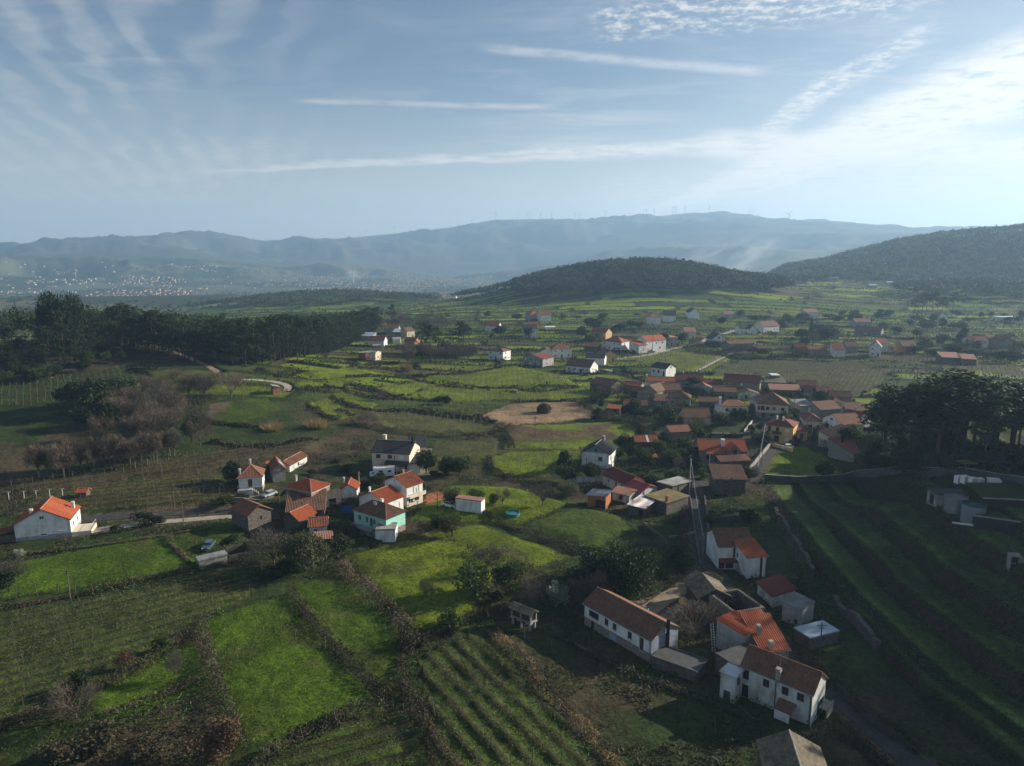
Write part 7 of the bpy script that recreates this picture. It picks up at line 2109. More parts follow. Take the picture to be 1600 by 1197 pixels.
# ---- middle distance: one by one over the valley ------------------------------------
MV = [
    ('white two storey house with a grey roof at the edge of the mid vineyards', (763, 562), (786, 563), 9, 5.4, 'hip', 1.8, 'white', 'brown', 'auto2'),
    ('grey and white house with a dark red roof and an outside stair', (817, 570), (848, 574), 11, 4.6, 'y', 2.0, 'greyrender', 'darkred', 'auto2'),
    ('white gable house behind the grey and white one', (842, 562), (863, 562), 9, 4.6, 'y', 2.2, 'white', 'darkred', 'auto1'),
    ('white house with a pale brown hip roof beside two others', (863, 560), (893, 559), 10, 5.6, 'hip', 2.6, 'white', 'clay', 'auto2'),
    ('white bungalow with a broad chocolate brown roof', (884, 581), (922, 583), 10, 3.4, 'x', 3.2, 'white', 'brown', 'auto1'),
    ('white house with a small black roof behind the chocolate roofed bungalow', (915, 570), (944, 571), 9, 4.2, 'x', 2.0, 'white', 'slate', 'auto1'),
    ('ochre gable house behind the small black roofed one', (942, 566), (963, 565), 12, 4.2, 'y', 2.6, 'ochre', 'brown', 'auto1'),
    ('yellow ended house with an orange brown roof', (923, 532), (946, 533), 10, 6.2, 'x', 3.0, 'ochre', 'clay', 'auto2'),
    ('white house with a broken red hip roof', (941, 546), (971, 548), 11, 5.6, 'hip', 2.6, 'white', 'mottled', 'auto2'),
    ('small barn with a red roof left of the broken red hip roof', (913, 548), (934, 548), 9, 2.8, 'x', 2.0, 'darkstone', 'clay', ()),
    ('far white bungalow with a dark red roof at the left of the valley', (759, 518), (779, 518), 12, 4.4, 'x', 3.0, 'white', 'darkred', 'auto1'),
    ('white house with a black roof amid far hedges', (817, 527), (839, 527), 14, 6.6, 'x', 3.0, 'white', 'slate', 'auto2'),
    ('pale orange roofed house behind the black roofed far one', (826, 519), (841, 519), 10, 5.0, 'x', 3.0, 'cream', 'mottled', ()),
    ('far house with a bright orange roof', (829, 502), (843, 502), 14, 6.5, 'hip', 4.0, 'greyrender', 'orange', ()),
    ('far white house with a dark roof beside the bright orange one', (844, 503), (861, 503), 14, 6.5, 'x', 4.0, 'white', 'brown', ()),
    ('long low white pavilion in the far fields', (852, 516), (867, 516), 8, 2.4, 'flat', 0, 'cream', 'shutter', ()),
    ('tall white three storey house with an orange roof', (1010, 549), (1040, 549), 10, 7.4, 'x', 2.6, 'white', 'orange', [('f', 0.12, 4.9, 1.2, 1.5, 's'), ('f', 0.5, 4.9, 1.0, 1.2, 'wb'), ('f', 0.82, 4.9, 1.2, 1.2, 'wb'), ('f', 0.3, 1.5, 1.2, 1.4, 's'), ('f', 0.7, 1.5, 1.2, 1.4, 'w')]),
    ('white block with an orange roof joined to the tall white house', (998, 552), (1011, 551), 10, 5.2, 'sf', 1.6, 'white', 'orange', [('f', 0.5, 1.0, 1.4, 2.4, 's')]),
    ('pale grey house with a flat roof behind the tall white house', (1040, 541), (1059, 541), 12, 6.0, 'flat', 0, 'greyrender', 'pink', 'auto2'),
    ('house with a faded pink roof beside the valley road', (1070, 530), (1087, 530), 12, 5.6, 'x', 2.8, 'cream', 'pink', 'auto1'),
    ('white gabled house with a black roof above the clipped hedge', (1111, 540), (1135, 540), 12, 4.4, 'y', 4.2, 'white', 'slate', [('f', 0.5, 1.4, 3.0, 1.6, 's'), ('f', 0.5, 5.0, 1.0, 1.2, 'wb')]),
    ('long grey ruin with a row of empty windows', (1139, 550), (1176, 549), 9, 5.4, 'x', 1.6, 'greystone', 'brown', 'auto1'),
    ('white house with a black roof standing before the village', (1017, 588), (1040, 591), 9, 4.8, 'x', 2.2, 'white', 'slate', [('f', 0.16, 2.4, 1.2, 1.2, 'wb'), ('f', 0.5, 2.2, 1.0, 1.6, 'wb'), ('f', 0.85, 1.0, 1.2, 2.2, 'wb'), ('r', 0.5, 4.8, 0.9, 1.0, 'wb')]),
    ('white cottage with two gables and twin white chimneys', (1156, 523), (1170, 523), 12, 4.8, 'x', 2.6, 'white', 'slate', 'auto1'),
    ('white gable wing right of the twin chimneys', (1170, 523), (1182, 523), 12, 4.2, 'y', 3.4, 'white', 'slate', ()),
    ('white house with a long brown roof far behind the vineyards', (1193, 520), (1217, 520), 12, 5.6, 'x', 3.6, 'white', 'brown', 'auto1'),
    ('far white house with a pale red hip roof behind the road', (1014, 508), (1032, 508), 14, 7.0, 'hip', 3.8, 'white', 'pink', ()),
    ('far white gable house right of the pale red hip roof', (1036, 503), (1056, 503), 14, 6.0, 'x', 4.0, 'white', 'slate', ()),
    ('pair of far white gables near the wooded hill', (1077, 498), (1092, 498), 16, 6.0, 'y', 4.0, 'white', 'slate', ()),
    ('far grey house below the wooded hill', (1131, 499), (1146, 499), 12, 5.0, 'x', 2.6, 'greyrender', 'pink', ()),
    ('white house with a pinkish gable roof at the foot of the right slope', (1358, 557), (1376, 558), 10, 6.2, 'y', 3.4, 'white', 'pink', 'auto2'),
    ('white house with a brown red roof joined to the pinkish gabled one', (1374, 550), (1387, 550), 9, 5.6, 'x', 2.6, 'white', 'darkred', ()),
    ('long stone house with an orange roof at the foot of the right slope', (1263, 556), (1291, 556), 9, 4.0, 'x', 1.8, 'stone', 'clay', ()),
    ('dark red house wall left of the long stone house', (1242, 556), (1258, 556), 9, 5.4, 'x', 2.0, 'brick', 'darkred', ()),
    ('small white house with a red roof right of the long stone house', (1302, 558), (1320, 558), 9, 4.4, 'sf', 3.0, 'white', 'darkred', ()),
    ('grey gable house between the red roofs of the right slope', (1323, 552), (1340, 552), 10, 4.4, 'x', 2.6, 'greystone', 'brown', ()),
    ('white villa with a red roof high on the right slope', (1517, 545), (1543, 545), 12, 5.0, 'x', 2.6, 'white', 'darkred', 'auto2'),
    ('long pink sheet roof of a farm on the right slope', (1472, 568), (1502, 569), 12, 3.6, 'sf', 1.6, 'darkstone', 'pink', ()),
    ('second pink farm roof on the right slope', (1503, 570), (1525, 571), 10, 3.4, 'sf', 1.6, 'darkstone', 'pink', ()),
    ('long grey farmhouse on the middle of the right slope', (1335, 526), (1376, 527), 12, 5.0, 'x', 2.6, 'greystone', 'brown', 'auto1'),
    ('far white gable house before the wooded knoll', (1463, 502), (1480, 502), 12, 5.0, 'y', 3.0, 'white', 'clay', ()),
    ('long flat white building below the wooded knoll', (1562, 502), (1591, 502), 10, 4.0, 'flat', 0, 'white', 'shutter', ()),
    ('far white hamlet house above the right vineyards', (1258, 497), (1278, 497), 14, 6.0, 'x', 2.6, 'white', 'pink', ()),
    ('far pale house with a pink roof on the right slope', (1335, 511), (1360, 511), 12, 4.6, 'x', 2.6, 'greyrender', 'pink', ()),
    ('brick red roofed house half hidden by bare trees', (1410, 553), (1431, 553), 10, 5.0, 'x', 2.6, 'brick', 'clay', ()),
    ('stone house with a white roof edge at the far right', (1564, 545), (1584, 545), 11, 5.0, 'y', 2.8, 'greystone', 'brown', ()),
    ('grey house above the white villa of the right slope', (1543, 538), (1556, 538), 9, 4.6, 'x', 2.0, 'greyrender', 'brown', ()),
    ('low grey barn near the left of the right slope', (1288, 528), (1310, 528), 10, 4.0, 'x', 2.0, 'greystone', 'brown', ()),
    ('white house with a red roof at the left mid farm', (577, 541), (600, 542), 9, 4.0, 'x', 2.6, 'white', 'darkred', [('r', 0.5, 1.0, 1.0, 1.4, 'k')]),
    ('grey shed with a pale roof at the left mid farm', (560, 531), (580, 532), 10, 3.0, 'sf', 1.6, 'concrete', 'bluesheet', ()),
    ('tan rendered hut left of the copse', (584, 553), (595, 553), 6, 5.0, 'flat', 0, 'ochre', 'concrete', [('f', 0.5, 1.0, 0.9, 1.2, 'k')]),
    ('bare brick hut left of the tan one', (571, 562), (585, 563), 6, 4.0, 'flat', 0, 'brick', 'concrete', [('f', 0.6, 0.1, 1.0, 2.0, 'bd')]),
    ('cream hut with a white side right of the brick hut', (586, 563), (596, 562), 6, 4.4, 'y', 1.0, 'cream', 'concrete', [('f', 0.5, 1.2, 0.9, 1.1, 'k')]),
    ('long shed with a pale blue roof at the left mid farm', (614, 526), (638, 526), 10, 3.6, 'sf', 1.4, 'concrete', 'bluesheet', ()),
    ('brown and cream house at the right end of the left mid farm', (636, 528), (648, 527), 9, 5.0, 'x', 2.4, 'cream', 'brown', 'auto1'),
    ('small white shed below the pale blue roof', (614, 537), (626, 537), 6, 3.2, 'sf', 0.6, 'white', 'sheet', ()),
    ('rusty roofed house hidden behind the left mid farm', (602, 522), (622, 521), 9, 4.0, 'x', 2.6, 'greyrender', 'clay', ()),
    ('dark red roof just left of the copse', (632, 540), (648, 541), 8, 3.4, 'x', 2.0, 'brick', 'darkred', ()),
    ('tiny reddish hut where the pale track bends', (427, 617), (437, 616), 4, 3.0, 'sr', 0.6, 'brick', 'concrete', ()),
]
for lab, A, B, d, h_, rf, rise, wl, rm_, ws in MV:
    cat = 'barn' if 'barn' in lab else 'shed' if ('shed' in lab or 'hut' in lab) else 'ruin' if 'ruin' in lab else 'building' if 'building' in lab or 'pavilion' in lab else 'house'
    house(lab, A, B, d, h_, rf, rise, wl, rm_, ws, cat=cat)

# old sheds and cottages packed between the village houses
r_o = np.random.default_rng(12)
SHORT = [(o_['label'], o_.location.copy()) for o_ in COL.objects if o_.get('category') in ('house', 'barn', 'tower') and 200 < o_.location.y < 420 and o_.location.x > 20]


def short(lab):
    out_ = []
    for w_ in lab.split():
        if w_ in ('with', 'of', 'behind', 'beside', 'at', 'right', 'left', 'in', 'among', 'below', 'facing', 'on', 'under', 'joined', 'fronted') and len(out_) >= 2: break
        out_.append(w_)
    return ' '.join(out_[:6])


USED = set()


def beside(p, head):
    """a label from the nearest named house and the side it lies on"""
    for lab, q in sorted(SHORT, key=lambda t: (t[1].x - p[0]) ** 2 + (t[1].y - p[1]) ** 2):
        dx, dy = p[0] - q.x, p[1] - q.y
        rel = ('behind' if dy > 0 else 'in front of') if abs(dy) > abs(dx) * 0.8 else ('right of' if dx > 0 else 'left of')
        t = '%s %s the %s' % (head, rel, short(lab))
        if t not in USED and len(t.split()) <= 16:
            USED.add(t)
            return t


FILL = [(985, 620), (996, 634), (1022, 636), (1088, 616), (1092, 640), (1116, 622), (1196, 606), (1262, 622), (1278, 626), (1296, 630), (1282, 654),
        (1180, 640), (975, 645), (1048, 690), (1322, 655), (1152, 624)]
WW = dict(darkstone='dark stone', stone='brown stone', greystone='grey stone', dirtywhite='whitewashed'); WR = dict(brown='brown', clay='red clay', mottled='mottled orange', lichen='lichen grey')
for i, (px_, py_) in enumerate(FILL):
    w_ = r_o.uniform(5.5, 9.5)
    wl = ['darkstone', 'stone', 'greystone', 'dirtywhite'][i % 4]; rf = ['brown', 'lichen', 'brown', 'clay', 'brown'][i % 5]
    house(beside(G(px_, py_), 'small %s shed with a %s roof' % (WW[wl], WR[rf])), (px_, py_), (px_ + 20, py_ + r_o.uniform(-1.2, 1.2)), r_o.uniform(5, 8), r_o.uniform(2.4, 3.6), ['x', 'x', 'sf', 'y'][i % 4], r_o.uniform(1.2, 2.0),
          wl, rf, [('f', 0.4, 0.1, 1.0, 1.8, 'k')] if i % 2 else [('f', 0.6, 0.9, 0.8, 0.9, 'k')], cat='shed', name='village_shed', group='old sheds packed between the village houses', w=w_)
# ------------------------------------------------------------------ walls, fences, poles
def top_z(px, py, dist):
    d = view_dir(px, py)
    return CAM_Z + dist * d[2] / math.hypot(d[0], d[1])


def wall_run(path, h, th, mt, label, name='wall', step=1.6, cat='wall', cap=None, jag=0.0):
    g = np.array([hit(a, b, Hg) for a, b in path])
    sg = np.r_[0, np.cumsum(np.hypot(*np.diff(g, axis=0).T))]
    n = max(1, int(sg[-1] / step))
    t = np.linspace(0, sg[-1], n + 1)
    x = np.interp(t, sg, g[:, 0]); y = np.interp(t, sg, g[:, 1]); z = Hg(x, y)
    zs = np.convolve(np.pad(z, 2, mode='edge'), np.ones(5) / 5, 'valid')
    hh = h * (1 + jag * (vnoise(t / 2.0, t * 0, 3) - 0.5))
    dx, dy = np.gradient(x), np.gradient(y); l = np.hypot(dx, dy); nx, ny = -dy / l * th / 2, dx / l * th / 2
    m = MB(); cp = MB()
    for i in range(n):
        P_ = []
        for j in (i, i + 1):
            P_.append([(x[j] - nx[j], y[j] - ny[j], z[j] - 1.5), (x[j] + nx[j], y[j] + ny[j], z[j] - 1.5), (x[j] + nx[j], y[j] + ny[j], zs[j] + hh[j]), (x[j] - nx[j], y[j] - ny[j], zs[j] + hh[j])])
        a, b = P_
        for k in range(4):
            k2 = (k + 1) % 4
            m.face([a[k], b[k], b[k2], a[k2]])
        if i == 0: m.face(a[::-1])
        if i == n - 1: m.face(b)
        if cap:
            q = 1.25
            A = [(x[j] + s_ * nx[j] * q, y[j] + s_ * ny[j] * q, zs[j] + hh[j] + dz_) for j in (i, i + 1) for s_ in (-1, 1) for dz_ in (0.003, 0.11)]
            # A order: j0 s- lo, j0 s- hi, j0 s+ lo, j0 s+ hi, j1 ...
            for q4 in ((1, 5, 7, 3), (0, 4, 5, 1), (2, 3, 7, 6)):
                cp.face([A[k] for k in q4])
    o = m.build(name, M[mt])
    if cap:
        cp.build('coping', M[cap], o)
    return tag(o, label, cat)


wall_run([(1194, 752), (1245, 755), (1292, 753), (1335, 744), (1400, 741), (1480, 742), (1545, 752), (1620, 768)], 1.9, 0.35, 'darkconcrete', 'long curving concrete wall below the brilliant meadow', 'concrete_wall', cap='concrete')
wall_run([(1170, 738), (1186, 718), (1200, 701), (1206, 697)], 1.3, 0.25, 'concrete', 'pale panelled wall along the street bend', 'street_wall', cap='concrete')
wall_run([(1163, 675), (1169, 667), (1175, 660)], 0.9, 0.25, 'dirtywhite', 'short white wall on the street by the white village house', 'white_wall')
wall_run([(1106, 683), (1135, 684), (1160, 684)], 1.5, 0.2, 'greendoor', 'dark green screen fence behind the orange roofed stone house', 'screen_fence', cap='frame')
wall_run([(1206, 698), (1220, 701), (1238, 706)], 1.1, 0.2, 'yellow', 'low yellow garden wall of the yellow house', 'garden_wall', cap='frame')
wall_run([(1304, 945), (1326, 968), (1350, 990), (1372, 1012)], 1.7, 0.8, 'darkstone', 'rough stone retaining wall above the blue roofed shed', 'retaining_wall', jag=0.9, step=0.8)
wall_run([(1212, 800), (1236, 838), (1256, 868), (1270, 900)], 1.1, 0.8, 'darkstone', 'old stone terrace wall behind the two toned house', 'terrace_wall', jag=1.0, step=0.9)
wall_run([(1101, 778), (1106, 825), (1112, 858)], 0.8, 0.35, 'darkstone', 'low mossy wall on the right side of the lane', 'lane_wall', jag=0.2)
wall_run([(1078, 775), (1084, 820), (1091, 862), (1095, 885)], 0.5, 0.3, 'darkstone', 'low stone wall on the left side of the lane', 'lane_wall', jag=0.1)
wall_run([(868, 990), (905, 1012), (940, 1032), (1000, 1058), (1060, 1080), (1130, 1105), (1185, 1130)], 0.35, 0.5, 'darkstone', 'low dark wall below the two long white houses', 'field_wall', jag=0.9, step=0.9)
wall_run([(345, 787), (375, 786), (405, 789)], 1.4, 0.35, 'greystone', 'grey garden wall by the road before the white pyramid roofed house', 'garden_wall')
wall_run([(1045, 842), (1070, 838), (1086, 834)], 0.6, 0.3, 'stone', 'thin stone terrace edge left of the lane', 'field_wall', jag=0.3)
wall_run([(1006, 822), (1030, 840), (1042, 850)], 0.9, 0.3, 'darkstone', 'dark wall corner below the farm sheds', 'field_wall', jag=0.2)
wall_run([(1106, 815), (1150, 812), (1178, 812)], 1.0, 0.35, 'darkstone', 'dark garden wall above the two toned house', 'garden_wall', jag=0.2)
# tumbledown plots left of the dark barn
house('low roadside shed with a grey slab roof', (312, 890), (356, 880), 2.4, 1.7, 'flat', 0, 'concrete', 'greysheet', (), cat='shed', name='slab_shed', o=0.15)
house('dark roofless stone pen beside the slab roofed shed', (358, 879), (392, 872), 5, 1.6, 'none', 0, 'darkstone', 'brown', (), cat='ruin', name='stone_pen')
house('tiny hut with a red tiled roof in the old vineyard', (122, 777), (135, 776), 2.2, 1.3, 'x', 0.6, 'darkstone', 'orange', (), cat='shed', name='hut')
house('bright blue sheet metal fence beside the mint house', (533, 802), (551, 801), 0.25, 1.8, 'none', 0, 'blue', 'blue', (), cat='fence', name='blue_fence')
house('wood pile under a rusty sheet right of the stone house shed', (1005, 722), (1026, 722), 2.5, 1.4, 'sf', 0.4, 'wood', 'rust', (), cat='shed', name='wood_store')
# leaning panel wall of the flat terrace of the mint house etc. are parts of that house

POLES = [(1077, 773, 716, 'tall pale concrete pole at the top of the lane', 0), (1096, 896, 836, 'dark wooden pole at the foot of the lane', 1), (287, 822, 784, 'grey pole beside the gravel drive', 1), (273, 796, 758, 'thin pole beside the asphalt road', 1),
         (110, 938, 887, 'tall thin pole in the left grass field', 1), (438, 806, 762, 'pole between the dark barn and the big stone house', 1), (684, 798, 768, 'pole by the orange patio', 1), (916, 752, 714, 'wooden pole before the black roofed white house', 1),
         (562, 775, 737, 'lamp pole left of the trimmed lawn tree', 0), (1268, 686, 655, 'pale pole in front of the brown hip roofed house', 0), (1280, 1030, 972, 'dark pole standing by the pale blue roof', 1), (1190, 729, 700, 'short pole on the lane wall', 1),
         (1240, 648, 624, 'pole in front of the broad hip roofed house', 1), (1000, 1020, 985, 'thin post at the end of the dirt track', 1), (617, 738, 712, 'pole beside the motorhome', 1), (1019, 553, 520, 'pole in front of the tall white house', 1),
         (1070, 548, 522, 'pole by the valley road', 1), (394, 893, 850, 'pole beside the stone pen', 1), (836, 682, 650, 'thin pole at the lower edge of the stubble field', 1), (541, 612, 588, 'lone pole on the bright terraces', 1), (1140, 792, 745, 'pole in the garden right of the lane', 1),
         (1352, 448, 428, 'far pole on the terraced slope', 1), (1303, 458, 425, 'far pylon pole on the terraced slope', 1)]
for px_, py_, pt, lab, kd in POLES:
    p = G(px_, py_)
    hh = top_z(px_, pt, math.hypot(p[0], p[1])) - p[2]
    e = empty('utility_pole', p)
    rr = 0.13 if hh < 14 else 0.35
    add(e, 'pole', [('tube', [(0, 0, -0.5), (0, 0, hh)], [rr, rr * 0.7], 7)], 'pole' if kd == 0 else 'woodpole')
    if hh > 6:
        add(e, 'cross_arm', [('box', (0, 0, hh - 0.5), (1.4, 0.12, 0.12)), ('box', (0, 0, hh - 0.9), (0.9, 0.1, 0.1))], 'woodpole')
    tag(e, lab, 'pole')
# pale pole leaning over the street
p = G(1184, 729); hh = top_z(1196, 663, math.hypot(p[0], p[1]) + 4) - p[2]
q = view_dir(1196, 663); k = (math.hypot(p[0], p[1]) + 4) / math.hypot(q[0], q[1])
e = empty('utility_pole', p)
add(e, 'pole', [('tube', [(0, 0, -0.5), (q[0] * k - p[0], q[1] * k - p[1], hh)], [0.13, 0.09], 8)], 'shutter')
tag(e, 'white pole leaning over the street beside the orange roofed stone house', 'pole')


# overhead cable along the lane
p0 = G(1077, 773); p1 = G(1096, 896)
h0 = top_z(1077, 717, math.hypot(p0[0], p0[1])); h1 = top_z(1096, 838, math.hypot(p1[0], p1[1]))
m = MB(); m.tube([(p0[0] + (p1[0] - p0[0]) * t, p0[1] + (p1[1] - p0[1]) * t, h0 + (h1 - h0) * t - 3.2 * t * (1 - t)) for t in np.linspace(0, 1, 14)], 0.028, 4)
tag(m.build('overhead_cable', M['steel']), 'pale sagging cable over the lane between its two poles', 'cable')


# ------------------------------------------------------------------ vine rows
def vine_mass(A, B, r_, dens=7.0, z0=0.7, z1=1.6):
    """tangled canes along a wire, as thin kites"""
    L = np.linalg.norm(B - A); n = int(L * dens)
    t = r_.uniform(0, 1, n)
    c2_ = A + (B - A) * t[:, None] + r_.normal(0, 0.16, (n, 2))
    c = np.c_[c2_, Hg(c2_[:, 0], c2_[:, 1]) + r_.uniform(z0, z1, n)]
    return cards(c, 0.5, 1.2, 0.07, r_, 0.1)


r_v = np.random.default_rng(77)
RL = {5: ('vine row on thin posts in the sloping vineyard at the left', 'vine rows of the left vineyard'), 3: ('vine row on thin posts in the front vineyard', 'vine rows of the front vineyard'), 4: ('low vine row on posts at the bottom edge', 'vine rows at the bottom edge')}
pm_ = MB(); pm_.tube([(0, 0, -0.3), (0, 0, 1.75)], [0.042, 0.034], 5)
POST = pm_.mesh('post', M['woodpole'])
for k in (5, 3, 4):
    p0, p1, sp = ROWDEF[k]
    for a, b in field_rows(k, p0, p1, sp):
        L = np.linalg.norm(b - a)
        e = empty('vine_row', (a[0], a[1], gz(*a)), math.atan2(b[1] - a[1], b[0] - a[0]))
        tag(e, RL[k][0], 'vine row', RL[k][1])
        n = max(2, int(L / 6.0))
        tops = []
        for i in range(n + 1):
            q = a + (b - a) * i / n
            zz = gz(*q) - gz(*a)
            po = link('post', POST, e, (L * i / n, 0, zz))
            po.rotation_euler = (rng.normal(0, 0.05), rng.normal(0, 0.06), 0)
            tops.append((L * i / n, 0, zz))
        wm_ = MB()
        for hz in (0.9, 1.5):
            wm_.tube([(x_, y_, z_ + hz) for x_, y_, z_ in tops], 0.012, 3, cap=False)
        wm_.build('wire', M['woodpole'], e)
        v, f = vine_mass(a, b, r_v, 5.5 if k != 5 else 3.5)
        ca, sa = math.cos(-e.rotation_euler[2]), math.sin(-e.rotation_euler[2])
        v = v - np.array([a[0], a[1], gz(*a)])
        v = np.c_[v[:, 0] * ca - v[:, 1] * sa, v[:, 0] * sa + v[:, 1] * ca, v[:, 2]]
        o = link('vines', np_mesh('vines', v, f, M['twig']), e)
        o['kind'] = 'stuff'

# posts and canes of the farther vineyards: too many to count
PV, PF, nv_ = [], [], 0
def post_mesh(pts, w, h):
    n = len(pts)
    an = np.array([0, 2.094, 4.189])
    ring = np.c_[np.cos(an), np.sin(an)] * w
    base = np.concatenate([np.c_[np.tile(ring, (n, 1)) + np.repeat(pts[:, :2], 3, 0), np.repeat(pts[:, 2], 3) - 0.2], np.c_[np.tile(ring, (n, 1)) + np.repeat(pts[:, :2], 3, 0), np.repeat(pts[:, 2] + h, 3)]])
    i = np.arange(n)[:, None] * 3
    fs = []
    for k in range(3):
        k2 = (k + 1) % 3
        fs.append(np.concatenate([i + k, i + k2, i + k2 + 3 * n, i + k + 3 * n], 1))
    return base, np.concatenate(fs)


pts = []; vines = []
for k in (18, 19, 15, 16):
    p0, p1, sp = ROWDEF[k]
    for a, b in field_rows(k, p0, p1, sp):
        n = max(2, int(np.linalg.norm(b - a) / 4.5))
        for i in range(n + 1):
            q = a + (b - a) * i / n; pts.append((q[0] + rng.normal(0, 0.1), q[1], gz(*q)))
        vines.append(vine_mass(a, b, r_v, 3.2))
P1 = np.array(pts)
th = 0.05
uu, vv = np.meshgrid(np.arange(-420, 520, 2.6), np.arange(262, 680, 4.2))
uu = uu.ravel() + rng.uniform(-0.3, 0.3, uu.size); vv = vv.ravel() + rng.uniform(-0.4, 0.4, vv.size)
X = uu * math.cos(th) - vv * math.sin(th) * 0.2; Y = uu * math.sin(th) + vv
fid = field_id(X, Y)
a_, b_, e_, d_ = mosaic(X, Y)
isv = np.array([f[0] == 'vineyard' for f in FIELDS] + [False, False])
g1 = np.exp(-((X + 235) / 120) ** 2 - ((Y - 360) / 110) ** 2)
keep_ = (isv[fid] | ((fid == -1) & (b_ > 0.35) & (e_ > 2.0))) & (g1 < np.where(fid >= 0, 0.85, 0.3)) & (np.abs(X) < 0.75 * Y) & ((X < 90) | (Y > 300))
P2 = np.c_[X, Y, Hg(X, Y)][keep_]
b1, f1_ = post_mesh(P1, 0.075, 1.8)
b2, f2_ = post_mesh(P2, 0.11, 1.7)
V, F = join_np([(b1, f1_), (b2, f2_)])
tag(link('vineyard_posts', np_mesh('vineyard_posts', V, F, M['woodpole'])), 'countless thin posts of the farther vineyards', kind='stuff')
n = len(P2)
c = P2[r_v.integers(0, n, n * 2)] + np.c_[r_v.uniform(-1.3, 1.3, n * 2), r_v.normal(0, 0.1, n * 2), r_v.uniform(0.7, 1.5, n * 2)]
v, f = cards(c, 1.0, 2.0, 0.10, r_v, 0.0)
V, F = join_np(vines + [(v, f)])
tag(link('vine_canes', np_mesh('vine_canes', V, F, M['twig'])), 'bare vine canes on the wires of the farther vineyards', kind='stuff')

# posts standing in the hedges and on the field edges
HP = [(462, 1000), (508, 1018), (528, 1137), (474, 1155), (420, 1180), (632, 1120), (664, 1130), (680, 1120), (612, 985), (603, 990), (765, 975), (745, 966), (770, 985), (785, 983), (820, 1000), (862, 1015), (896, 1002), (921, 1010), (945, 1050), (972, 1062), (1005, 1085), (1032, 1075),
      (1024, 1090), (1070, 1115), (1085, 1100), (1120, 1148), (1135, 1130), (1190, 1135), (963, 1130), (844, 1115), (210, 918), (160, 940), (118, 925), (58, 930), (25, 935), (92, 925), (190, 895), (250, 890), (207, 905), (340, 958), (390, 937), (278, 955), (230, 965), (1155, 845), (1190, 830), (1200, 820), (1130, 805), (880, 800), (840, 805), (728, 822), (1208, 838), (1222, 860), (1275, 890)]
for i, (px_, py_) in enumerate(HP):
    o = link('post', POST, None, G(px_, py_))
    o.name = 'fence_post'; o.scale = (1.5, 1.5, rng.uniform(1.0, 1.5)); o.rotation_euler = (rng.normal(0, 0.08), rng.normal(0, 0.1), 0)
    tag(o, 'thin grey post standing on a field edge in the near fields', 'post', 'posts on the near field edges')
for i, (px_, py_) in enumerate(((14, 781), (38, 780), (57, 779), (78, 777), (98, 776))):
    e = empty('trellis_post', G(px_, py_))
    add(e, 'post', [('box', (0, 0, 0.9), (0.14, 0.14, 2.4))], 'pole'); add(e, 'arm', [('box', (0, 0, 2.12), (1.1, 0.12, 0.1))], 'pole')
    tag(e, 'T shaped pale post in the row above the white house at the left', 'post', 'T shaped posts')

# ------------------------------------------------------------------ vehicles
def car(p, rz, paint, label, L=4.1, W=1.7):
    e = empty('car', p, rz)
    tag(e, label, 'car')
    prof = [(-L / 2, 0.35), (-L / 2 + 0.05, 0.75), (-L / 2 + 0.95, 0.92), (-L / 2 + 1.0, 0.94), (L / 2 - 0.35, 0.96), (L / 2, 0.85), (L / 2, 0.35)]
    m = MB()
    for s_ in (-1, 1):
        q = [(x_, s_ * W / 2, z_) for x_, z_ in prof]
        m.face(q if s_ < 0 else q[::-1])
    for i in range(len(prof)):
        a, b = prof[i], prof[(i + 1) % len(prof)]
        m.face([(a[0], W / 2, a[1]), (b[0], W / 2, b[1]), (b[0], -W / 2, b[1]), (a[0], -W / 2, a[1])])
    m.build('body', M[paint], e)
    g = MB(); g.box((0.25, 0, 1.17), (2.25, W * 0.92, 0.44), taper=0.84); g.build('windows', M['glass'], e)
    t = MB(); t.box((0.25, 0, 1.42), (1.8, W * 0.78, 0.06)); t.build('roof', M[paint], e)
    for x_ in (-L / 2 + 0.8, L / 2 - 0.8):
        for s_ in (-1, 1):
            w_ = MB(); w_.tube([(x_, s_ * (W / 2 - 0.12), 0.32), (x_, s_ * (W / 2 + 0.03), 0.32)], 0.32, 12)
            w_.build('wheel', M['rubber'], e)
    for s_ in (-1, 1):
        hl = MB(); hl.box((-L / 2 - 0.005, s_ * W * 0.36, 0.66), (0.08, 0.3, 0.16)); hl.build('headlight', M['shutter'], e)
    return e


car(G(994, 957), R(160), 'carblack', 'dark hatchback parked in the dirt yard behind the long white house')
car(G(1230, 701), R(20), 'paint', 'white car parked on the street below the yellow house')
car(G(421, 775), R(60), 'carsilver', 'silver car beside the white pyramid roofed house')
car(G(703, 792), R(150), 'paint', 'white car parked left of the long white shed')
car(G(326, 856), R(95), 'carblue', 'blue grey car standing on the grass slope left of the dark barn')
# motorhome
e = empty('motorhome', G(600, 745), R(8)); tag(e, 'white motorhome parked before the black roofed house', 'motorhome')
m = MB(); m.box((0.5, 0, 1.75), (5.0, 2.2, 2.3)); m.box((-2.4, 0, 2.45), (1.0, 2.1, 0.9), taper=0.9); m.build('body', M['paint'], e)
m = MB(); m.box((-2.9, 0, 0.95), (2.0, 2.0, 0.9)); m.box((-2.55, 0, 1.65), (1.2, 1.9, 0.6), taper=0.8); m.build('cab', M['paint'], e)
for c_, s_ in (((-0.8, -1.11, 1.9), (1.2, 0.04, 0.6)), ((1.6, -1.11, 1.9), (1.0, 0.04, 0.6)), ((-3.0, -0.98, 1.55), (0.8, 0.06, 0.4))):
    m = MB(); m.box(c_, s_); m.build('window', M['glass'], e)
m = MB(); m.box((0.5, -1.105, 1.1), (4.8, 0.02, 0.14)); m.build('stripe', M['steel'], e)
